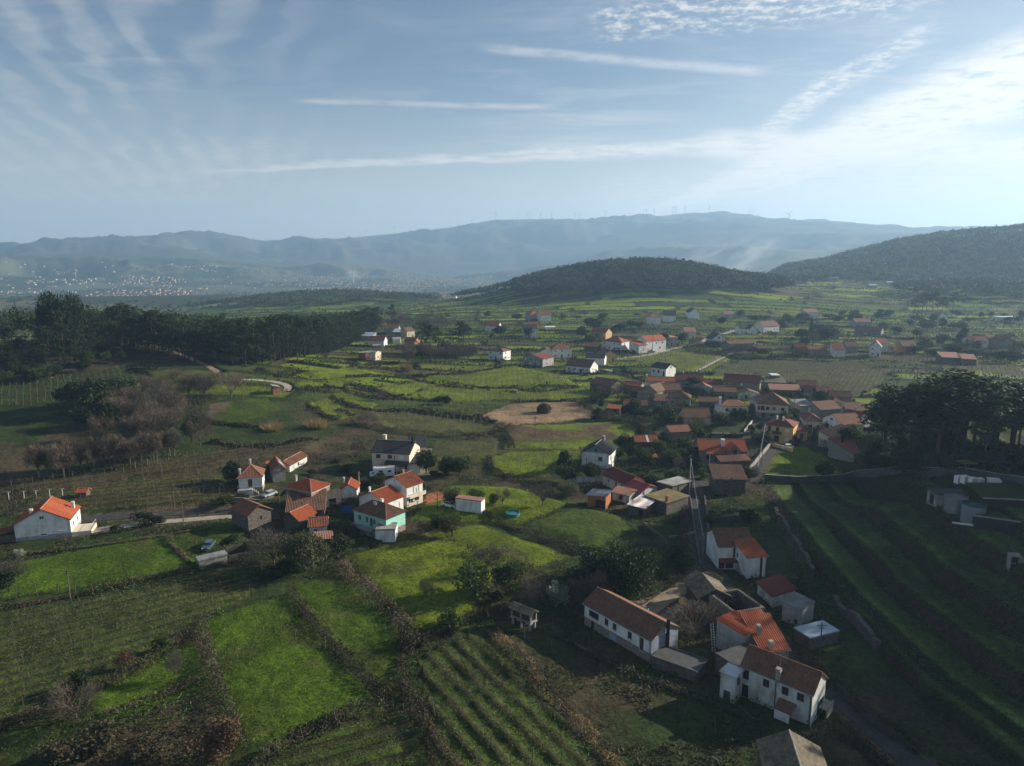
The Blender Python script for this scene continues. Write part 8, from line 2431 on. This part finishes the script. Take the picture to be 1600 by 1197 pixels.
for x_ in (-2.6, 1.4):
    for s_ in (-1, 1):
        m = MB(); m.tube([(x_, s_ * 0.85, 0.38), (x_, s_ * 1.06, 0.38)], 0.38, 12); m.build('wheel', M['rubber'], e)

# ------------------------------------------------------------------ stone granary on legs
a, b = G(798, 974), G(829, 988)
ang = math.atan2(b[1] - a[1], b[0] - a[0]); L = float(np.linalg.norm((b - a)[:2])); Wd = 1.7
e = empty('granary', a, ang); tag(e, 'stone granary on legs with a lichen speckled roof', 'granary')
for x_ in (0.3, L / 2, L - 0.3):
    for y_ in (0.2, Wd - 0.2):
        m = MB(); m.box((x_, y_, 0.4), (0.35, 0.3, 1.6), taper=0.8); m.box((x_, y_, 1.27), (0.8, 0.7, 0.12)); m.build('leg', M['concrete'], e)
m = MB(); m.box((L / 2, Wd / 2, 1.46), (L, Wd, 0.22)); m.build('sill_beam', M['concrete'], e)
for x_ in (0.15, L / 2, L - 0.15):
    for y_ in (0.1, Wd - 0.1):
        m = MB(); m.box((x_, y_, 2.25), (0.28, 0.22, 1.35)); m.build('corner_post', M['concrete'], e)
nsl = int((L - 0.6) / 0.22)
sm = MB(); sm.box((0, 0, 0), (0.13, 0.05, 1.3)); SLAT = sm.mesh('slat', M['wood'])
for i in range(nsl):
    x_ = 0.4 + (L - 0.8) * i / (nsl - 1)
    link('slat', SLAT, e, (x_, 0.12, 2.25))
m = MB(); m.box((L / 2, Wd / 2, 2.25), (L - 0.4, Wd - 0.45, 1.3)); m.build('inner_wall', M['dark'], e)
m = MB()
roof_plane(m, (-0.25, -0.3, 2.9), (L + 0.25, -0.3, 2.9), (-0.25, Wd / 2, 3.7), (L + 0.25, Wd / 2, 3.7), 0.045)
roof_plane(m, (L + 0.25, Wd + 0.3, 2.9), (-0.25, Wd + 0.3, 2.9), (L + 0.25, Wd / 2, 3.7), (-0.25, Wd / 2, 3.7), 0.045)
m.build('roof', M['lichen'], e)
m = MB()
for x_ in (0.05, L - 0.05):
    t = [(x_, 0, 2.92), (x_, Wd, 2.92), (x_, Wd / 2, 3.6)]
    m.face(t if x_ > 1 else t[::-1]); m.face(t[::-1] if x_ > 1 else t)
m.build('gable', M['concrete'], e)

# ------------------------------------------------------------------ hay stack, pool
p = G(850, 645)
e = empty('hay_stack', p); tag(e, 'dark rounded hay stack on the tan stubble field', 'hay stack')
m = MB(); m.lathe([(2.6, -0.3), (2.8, 0.8), (2.4, 2.0), (1.5, 3.0), (0.5, 3.6), (0, 3.75)], 18); m.build('core', M['hay'], e)
v, f = cards(clump_points(1600, (0, 0, 1.3), (2.9, 2.9, 2.5), rng, 0.9), 0.4, 0.9, 0.25, rng)
v[:, 2] = np.maximum(v[:, 2], -0.1)
link('straw', np_mesh('straw', v, f, M['hay']), e)
p = G(801, 805)
e = empty('pool', p); tag(e, 'round turquoise above ground pool on the garden lawn', 'pool')
m = MB(); m.lathe([(1.75, -0.2), (1.75, 0.7), (1.65, 0.75), (1.6, 0.6), (1.6, 0.5)], 28); m.build('liner', M['turquoise'], e)
m = MB(); m.lathe([(1.6, 0.50), (0, 0.50)], 28); m.build('water', M['turquoise'], e)

# ------------------------------------------------------------------ works on the terraced slope at the right
def tank(px_, py_, rad, hh, lab, mt, lid):
    p = G(px_, py_)
    e = empty('water_tank', p + np.array([0, rad, 0])); tag(e, lab, 'tank')
    m = MB(); m.lathe([(rad, -1.5), (rad, hh)], 36); m.build('wall', M[mt], e)
    m = MB()
    for z_ in np.arange(0.3, hh, 0.55): m.lathe([(rad + 0.003, z_), (rad + 0.035, z_ + 0.06), (rad + 0.003, z_ + 0.12)], 36)
    m.build('rib', M[mt], e)['kind'] = 'stuff'
    m = MB(); m.lathe([(rad + 0.06, hh - 0.1), (rad + 0.06, hh + 0.08), (rad - 0.1, hh + 0.08), (rad - 0.1, hh - 0.25), (0, hh - 0.25)], 36); m.build('lid', M[lid], e)


tank(1501, 803, 2.0, 2.9, 'galvanised round water tank with a pale rim', 'steel', 'steel')
tank(1530, 820, 2.05, 3.5, 'taller grey round tank with a dark green lid', 'tankgrey', 'greendoor')
r, W, D, h = house('square concrete basin with a dark flat top beside the round tanks', (1447, 786), (1462, 793), (1501, 782), 2.8, 'flat', 0, 'concrete', 'darkconcrete', [('f', 0.5, 0.1, 1.8, 2.4, 'k')], cat='tank', name='basin', o=0.08)
for i, (px_, py_, s_, lab) in enumerate(((1497, 757, 1.3, 'first white liquid container from the left by the concrete wall'), (1507, 757, 1.3, 'second white liquid container by the concrete wall'), (1519, 760, 1.2, 'third white liquid container by the concrete wall'), (1530, 761, 1.2, 'fourth white liquid container by the concrete wall'))):
    p = G(px_, py_)
    e = empty('liquid_container', p, R(8)); tag(e, lab, 'container')
    m = MB(); m.box((0, 0, 1.15), (s_, s_, 1.7), taper=0.95); m.tube([(0, 0, 1.98), (0, 0, 2.1)], 0.22, 10); m.build('bottle', M['paint'], e)
    m = MB()
    for x_ in (-0.5, -0.17, 0.17, 0.5): m.box((x_ * s_, -s_ / 2 - 0.03, 1.1), (0.04, 0.04, 1.75))
    for z_ in (0.35, 0.8, 1.25, 1.7): m.box((0, -s_ / 2 - 0.072, z_), (s_ + 0.1, 0.04, 0.04))
    m.build('cage', M['steel'], e)
    m = MB(); m.box((0, 0, 0.12), (s_ + 0.1, s_ + 0.1, 0.24)); m.build('pallet', M['wood'], e)
r, W, D, h = house('white equipment cabinet with a raised rim near the liquid containers', (1545, 765), (1563, 768), 2.2, 2.0, 'flat', 0, 'white', 'shutter', [('f', 0.3, 0.2, 0.9, 1.6, 's'), ('f', 0.75, 0.2, 0.9, 1.6, 's')], cat='cabinet', name='cabinet', o=0.05)
# building dug into the slope with a grass roof
a, b = G(1518, 826), G(1625, 862)
z_ = max(a[2], b[2]) + 1.2
e = empty('buried_building', (a[0], a[1], a[2])); tag(e, 'building dug into the slope with black walls and a grass roof', 'building')
for (x0, y0, x1, y1, hh, mt_, nm) in ((0, 0, 26, -13, 2.6, 'blackwall', 'front_wall'), (4.5, 4.2, 30, 0.5, 4.6, 'blackwall', 'rear_wall')):
    m = MB()
    L = math.hypot(x1 - x0, y1 - y0)
    m.box(((x0 + x1) / 2, (y0 + y1) / 2, hh / 2 - 1.2), (L, 0.4, hh + 2.4), math.atan2(y1 - y0, x1 - x0)); m.build(nm, M[mt_], e)
    m = MB(); m.box(((x0 + x1) / 2, (y0 + y1) / 2, hh + 0.06), (L + 0.1, 0.6, 0.12), math.atan2(y1 - y0, x1 - x0)); m.build('coping', M['concrete'], e)
m = MB(); m.face([(0.2, 0.3, 2.45), (26, -12.7, 2.45), (30, 0.2, 2.45), (4.5, 3.9, 2.45)]); m.build('grass_roof', M['grasscol'], e)
m = MB(); m.face([(4.6, 4.5, 4.5), (30, 0.8, 4.5), (33, 12, 4.7), (7, 14, 4.7)]); m.build('upper_grass_roof', M['grasscol'], e)
m = MB(); m.box((12.5, 2.7, 3.3), (1.5, 0.1, 0.9), math.atan2(-3.7, 25.5)); m.build('window', M['bluesheet'], e)
m = MB(); m.box((-2.2, -0.6, 1.2), (3.4, 0.5, 0.25), R(-24)); m.build('ledge', M['frame'], e)
p = G(1575, 893)
e = empty('skylight', p, R(-18)); tag(e, 'wedge shaped pale concrete window box on the dark slope', 'window box')
m = MB()
for s_ in (0, 2.3):
    t = [(s_, 0, -0.3), (s_ + (0.25 if s_ == 0 else -0.25), 0, -0.3)]
m.box((0.12, 0.6, 1.2), (0.24, 1.4, 3.2)); m.box((1.5, 0.6, 1.2), (0.24, 1.4, 3.2)); m.box((0.81, 0.6, 2.92), (1.62, 1.4, 0.24)); m.box((0.81, 0.6, 0.0), (1.62, 1.4, 0.3))
m.face([(1.62, -0.1, 3.04), (1.62, -0.1, 0), (3.4, 0.8, 1.5)]); m.face([(1.62, 1.3, 3.04), (3.4, 0.8, 1.5), (1.62, 1.3, 0)]); m.face([(1.62, -0.1, 3.04), (3.4, 0.8, 1.5), (1.62, 1.3, 3.04)])
m.build('frame', M['concrete'], e)
m = MB(); m.box((0.81, 0.3, 1.45), (1.12, 0.06, 2.6)); m.build('pane', M['glass'], e)
m = MB(); m.box((0.81, 0.22, 1.45), (1.12, 0.06, 0.1)); m.build('bar', M['concrete'], e)
# pavilion among the pines
p = G(1536, 742)
e = empty('pavilion', p, R(4)); tag(e, 'open pavilion with a dark hip roof at the right end of the grove', 'pavilion')
for x_ in (0.3, 3.6, 7.0):
    for y_ in (0.3, 5.7):
        m = MB(); m.box((x_, y_, 1.2), (0.25, 0.25, 3.6)); m.build('post', M['wood'], e)
m = MB()
c00, c10, c11, c01 = (-0.8, -0.8, 2.9), (8.2, -0.8, 2.9), (8.2, 6.8, 2.9), (-0.8, 6.8, 2.9); ra, rb = (3.0, 3.0, 4.9), (4.4, 3.0, 4.9)
roof_plane(m, c00, c10, ra, rb, 0.045); roof_plane(m, c11, c01, rb, ra, 0.045); roof_plane(m, c10, c11, rb, rb, 0.045); roof_plane(m, c01, c00, ra, ra, 0.045)
m.build('roof', M['slate'], e)
m = MB(); m.box((3.6, 5.9, 0.6), (7, 0.2, 1.6)); m.box((7.1, 3, 0.5), (0.2, 5, 1.2)); m.build('parapet', M['greystone'], e)
p = G(1505, 744)
e = empty('shelter', p, R(6)); tag(e, 'small shelter with a yellowish sheet roof beside the pavilion', 'shelter')
for x_ in (0.2, 2.6):
    for y_ in (0.2, 2.2):
        m = MB(); m.box((x_, y_, 1.2), (0.16, 0.16, 3.2)); m.build('post', M['wood'], e)
m = MB(); m.box((1.4, 1.2, 2.86), (3.2, 2.9, 0.12)); m.build('roof', M['moss'], e)

# ------------------------------------------------------------------ wind farm on the far ridge
TURB = [575, 618, 653, 710, 738, 775, 810, 822, 828, 844, 861, 897, 905, 945, 1003, 1008, 1020, 1049, 1053, 1068, 1105, 1168, 1174, 1229]
m = MB(); m.tube([(0, 0, -5), (0, 0, 72)], [4.2, 2.6], 10); TOW = m.mesh('tower', M['turbine'])
m = MB(); m.box((0, 1, 73.5), (4, 9, 4.4)); NAC = m.mesh('nacelle', M['turbine'])
m = MB(); m.tube([(0, 0, 0), (0, 0, 12), (0, 0, 41)], [1.4, 2.6, 0.7], 5); BLD = m.mesh('blade', M['turbine'])
for i, px_ in enumerate(TURB):
    az = math.atan((px_ - 800) / PXK)
    rr = 7580 + rng.uniform(-20, 20) if i != 23 else 7450
    x, y = rr * math.sin(az), rr * math.cos(az)
    e = empty('wind_turbine', (x, y, gz(x, y)), -az + rng.uniform(-0.3, 0.3))
    sc_ = 0.95 if i != 23 else 1.4
    e.scale = (sc_,) * 3
    tag(e, 'white wind turbine on the crest of the far blue ridge', 'wind turbine', 'wind turbines along the far ridge')
    link('tower', TOW, e); link('nacelle', NAC, e)
    r0 = rng.uniform(0, 2.09)
    for k in range(3):
        bo = link('blade', BLD, e, (0, -4.5, 73.5)); bo.rotation_euler = (0, r0 + k * 2.0944, 0)

# ------------------------------------------------------------------ houses scattered through the far valley
FH = []
for (w_, d_, h_, rf, mt) in ((12, 9, 5, 'darkred', 'dirtywhite'), (10, 9, 6, 'clay', 'ochre'), (14, 10, 6, 'pink', 'cream'), (11, 8, 4, 'brown', 'greyrender'), (22, 12, 6, 'sheet', 'concrete')):
    m = MB()
    m.box((0, 0, h_ / 2 - 1), (w_, d_, h_ + 2), mat=0)
    for x_ in (-w_ / 2, w_ / 2):
        t = [(x_, -d_ / 2, h_), (x_, d_ / 2, h_), (x_, 0, h_ + 2.4)]
        m.face(t if x_ > 0 else t[::-1], 0)
    m.face([(-w_ / 2 - 0.5, -d_ / 2 - 0.6, h_ - 0.2), (w_ / 2 + 0.5, -d_ / 2 - 0.6, h_ - 0.2), (w_ / 2 + 0.5, 0, h_ + 2.6), (-w_ / 2 - 0.5, 0, h_ + 2.6)], 1)
    m.face([(w_ / 2 + 0.5, d_ / 2 + 0.6, h_ - 0.2), (-w_ / 2 - 0.5, d_ / 2 + 0.6, h_ - 0.2), (-w_ / 2 - 0.5, 0, h_ + 2.6), (w_ / 2 + 0.5, 0, h_ + 2.6)], 1)
    FH.append((m.mesh('far_house', [M[mt], M[rf]]), m, (mt, rf)))
spots = []
def far_spots(n, x0, x1, y0, y1):
    for _ in range(n):
        spots.append((rng.uniform(x0, x1), rng.uniform(y0, y1)))
far_spots(70, 0, 320, 432, 462); far_spots(34, 40, 150, 436, 446); far_spots(26, 185, 250, 432, 440); far_spots(50, 330, 700, 430, 452); far_spots(30, 590, 720, 462, 482); far_spots(34, 400, 900, 424, 440); far_spots(20, 240, 560, 405, 425); far_spots(12, 0, 180, 408, 430)
far_spots(18, 1210, 1420, 436, 470); far_spots(10, 380, 560, 470, 484)
cnt = 0
for px_, py_ in spots:
    x, y = hit(px_, py_, Hg)
    rr = math.hypot(x, y)
    if rr < (1700 if px_ < 760 else 1150) or rr > 5600: continue
    if px_ < 1200 and abs(x + 330) < 200 and abs(y - 1250) < 110: continue
    k = rng.integers(0, 20)
    me = FH[4 if k == 0 else k % 4][0]
    o = link('far_house', me, None, (x, y, gz(x, y)), rng.uniform(-0.6, 0.6))
    o.scale = (rng.uniform(0.42, 0.75),) * 3
    tag(o, 'small pale house in the hazy far valley', 'house', 'houses scattered over the hazy far valley')
    cnt += 1

# the rest of the far town, beyond counting
r_t = np.random.default_rng(21)
n = 2600
px_t = np.concatenate([r_t.uniform(0, 330, n // 2), r_t.uniform(250, 760, n // 2)]); rt = r_t.uniform(2300, 4300, n)
at_ = np.arctan((px_t - 800) / PXK)
X, Y = rt * np.sin(at_), rt * np.cos(at_)
ok = fbm(X, Y, 330, 3, 301) + 0.4 * fbm(X, Y, 90, 2, 311) > 0.05
X, Y = X[ok], Y[ok]; n = len(X)
w_ = r_t.uniform(3, 5.5, n); d_ = r_t.uniform(2.5, 4.5, n); h_ = r_t.uniform(3, 6, n); Z = Hg(X, Y)
cor = np.array([(-1, -1, -0.4), (1, -1, -0.4), (1, 1, -0.4), (-1, 1, -0.4), (-1, -1, 1), (1, -1, 1), (1, 1, 1), (-1, 1, 1), (-0.95, 0, 1.5), (0.95, 0, 1.5)])
V = np.stack([X[:, None] + cor[None, :, 0] * w_[:, None], Y[:, None] + cor[None, :, 1] * d_[:, None], Z[:, None] + cor[None, :, 2] * h_[:, None]], 2).reshape(-1, 3)
qd = np.array([(0, 1, 5, 4), (1, 2, 6, 5), (2, 3, 7, 6), (3, 0, 4, 7), (4, 5, 9, 8), (6, 7, 8, 9)])
F = (np.arange(n)[:, None, None] * 10 + qd[None]).reshape(-1, 4)
wallm = r_t.integers(0, 3, n); fm = np.stack([wallm] * 4 + [np.full(n, 3)] * 2, 1).ravel()
tag(link('far_town', np_mesh('far_town', V, F, [M['concrete'], M['greyrender'], M['ochre'], M['clay']], fmat=fm)), 'countless tiny houses of the far town in the haze', kind='stuff')

# ------------------------------------------------------------------ clutter of the yards
p = G(1113, 1018); e = empty('ladder', p, R(20)); tag(e, 'wooden ladder leaning on the grey walled outbuilding', 'ladder')
q = np.array([0.3, 1.2, 4.2])
add(e, 'rail', [('tube', [(0, 0, 0), tuple(q)], 0.05, 5)], 'frame'); add(e, 'rail', [('tube', [(0.5, 0, 0), (q[0] + 0.5, q[1], q[2])], 0.05, 5)], 'frame')
for i in range(11):
    t = (i + 0.5) / 11
    add(e, 'rung', [('tube', [tuple(q * t), tuple(q * t + np.array([0.5, 0, 0]))], 0.035, 4)], 'frame')
p = G(1286, 1180); e = empty('timber_frame', p, R(30)); tag(e, 'leaning timber tripod beside the lane below the nearest white house', 'timber frame')
for a_ in ((-1.3, 0.2), (1.5, -0.3), (0.4, 1.4)):
    add(e, 'beam', [('tube', [(a_[0], a_[1], -0.3), (0, 0, 4.2)], 0.09, 5)], 'wood')
p = G(1077, 947); e = empty('barrel', p); tag(e, 'bright blue plastic barrel before the collapsing cart shed', 'barrel')
m = MB(); m.lathe([(0.3, 0), (0.34, 0.3), (0.34, 0.6), (0.3, 0.95), (0, 0.97)], 14); m.build('body', M['blue'], e)
m = MB(); m.lathe([(0.345, 0.28), (0.37, 0.31), (0.345, 0.34)], 14); m.build('hoop', M['blue'], e)
p = G(1068, 941); e = empty('tarpaulin_heap', p); tag(e, 'heap under a yellow tarpaulin near the collapsing cart shed', 'heap')
m = MB(); m.lathe([(1.0, -0.1), (0.85, 0.45), (0.5, 0.8), (0.2, 0.92), (0, 0.95)], 9); m.build('tarpaulin', M['yellow'], e)

# ------------------------------------------------------------------ smoke of garden fires
def smoke(px_, py_, dist, size, off, dens, label, rot=0.0):
    d = view_dir(px_, py_); k = dist / math.hypot(d[0], d[1])
    c = np.array([d[0] * k, d[1] * k, CAM_Z + d[2] * k])
    m = MB()
    m.lathe([(0.0, -1), (0.45, -0.9), (0.8, -0.55), (1.0, 0), (0.8, 0.6), (0.45, 0.9), (0, 1)], 14)
    sm_ = bpy.data.materials.new('smoke'); sm_.use_nodes = True
    T = NT(sm_.node_tree); T.n.clear()
    o_ = T.node('ShaderNodeOutputMaterial'); vv_ = T.node('ShaderNodeVolumePrincipled')
    ob = T.node('ShaderNodeTexCoord').outputs['Object']
    ln = T.vmath('LENGTH', ob)
    dd = T.math('MULTIPLY', T.step(ln, 1.0, 0.1), T.step(T.noise(T.mapping(ob, scale=(1.6, 1.6, 1.6), loc=off), 1.0, 4, 0.6), 0.38, 0.75))
    T.put(vv_.inputs['Density'], T.math('MULTIPLY', dd, dens))
    vv_.inputs['Color'].default_value = (0.88, 0.92, 0.97, 1)
    vv_.inputs['Anisotropy'].default_value = 0.3
    T.l.new(vv_.outputs[0], o_.inputs['Volume'])
    o = m.build('smoke', sm_, loc=tuple(c))
    o.scale = size; o.rotation_euler = (0, rot, 0)
    tag(o, label, kind='stuff')


smoke(1166, 404, 2300, (150, 70, 46), (0, 0, 0), 0.014, 'white smoke drifting up behind the round wooded hill', R(-28))
smoke(1120, 390, 2450, (180, 70, 46), (4, 1, 0), 0.006, 'thin drifting tail of the smoke behind the round hill', R(-24))
smoke(552, 430, 2700, (46, 30, 26), (7, 2, 0), 0.03, 'small white smoke plume in the far valley')

# ------------------------------------------------------------------ grass, brambles and litter on the near ground
r_g = np.random.default_rng(5)
n = 260000
az = np.radians(r_g.uniform(-43, 43, n)); rr = 70 + 170 * r_g.uniform(0, 1, n) ** 0.9
x, y = rr * np.sin(az), rr * np.cos(az)
fid = field_id(x, y)
fname = np.array([f[0] for f in FIELDS] + ['road', 'wild'])[fid]
s = x - wall_x(y)
cl = fbm(x, y, 6, 3, 211)
z = Hg(x, y)
gm_ = ((fname == 'meadow') | (fname == 'vineyard') | ((s > 1) & (fname == 'wild'))) & (r_g.uniform(0, 1, n) < 0.55)
v, f = cards(np.c_[x, y, z + 0.06][gm_], 0.25, 0.60, 0.22, r_g, 0.75)
tag(link('grass', np_mesh('grass', v, f, M['grasscol'])), 'grass tufts of the near fields', kind='stuff')
wm_ = ((fname == 'wild') & (s < 1.5) & (cl > 0.02)) | ((fname == 'scrub') & (cl > -0.25))
zz = r_g.uniform(0, 1, n) ** 2 * np.clip(0.5 + 1.6 * cl, 0.2, 1.4)
v, f = cards(np.c_[x, y, z + zz][wm_], 0.3, 0.8, 0.3, r_g, 0.4)
fm = (fbm(x, y, 9, 2, 221)[wm_] > 0.05).astype(np.int32)
tag(link('undergrowth', np_mesh('undergrowth', v, f, [M['bramble'], M['green']], fmat=fm)), 'rough undergrowth and bracken between the near fields', kind='stuff')
# banks of the slope on the right
n = 120000
x = r_g.uniform(55, 150, n); y = r_g.uniform(60, 190, n)
ee = 0.6
sl_ = np.hypot(Hg(x + ee, y) - Hg(x - ee, y), Hg(x, y + ee) - Hg(x, y - ee)) / (2 * ee)
k = (sl_ > 0.42) & (x - wall_x(y) > 0) & (x < 0.8 * y + 12)
zz = r_g.uniform(0, 0.7, n)
v, f = cards(np.c_[x, y, Hg(x, y) + zz][k], 0.3, 0.8, 0.3, r_g, 0.3)
tag(link('bank_brambles', np_mesh('bank_brambles', v, f, M['bramble'])), 'brambles on the banks of the terraced slope', kind='stuff')

# ------------------------------------------------------------------ the air of the valley
HAZE_DENSITY = 1.45e-4
hm = bpy.data.materials.new('valley_air')
hm.use_nodes = True
HT = NT(hm.node_tree)
HT.n.clear()
ho = HT.node('ShaderNodeOutputMaterial')
hv = HT.node('ShaderNodeVolumePrincipled')
hv.inputs['Color'].default_value = (0.46, 0.71, 1.0, 1)
hv.inputs['Density'].default_value = HAZE_DENSITY
hv.inputs['Anisotropy'].default_value = 0.32
HT.l.new(hv.outputs[0], ho.inputs['Volume'])
hb = MB()
zt = max(float(tz_.max()) + 75, CAM_Z + 40); zb = float(tz_.min()) - 1.5
hb.box((0, 4000, (zt + zb) / 2), (19000, 10400, zt - zb))
tag(hb.build('haze', hm), 'blue winter haze filling the valley', kind='stuff')
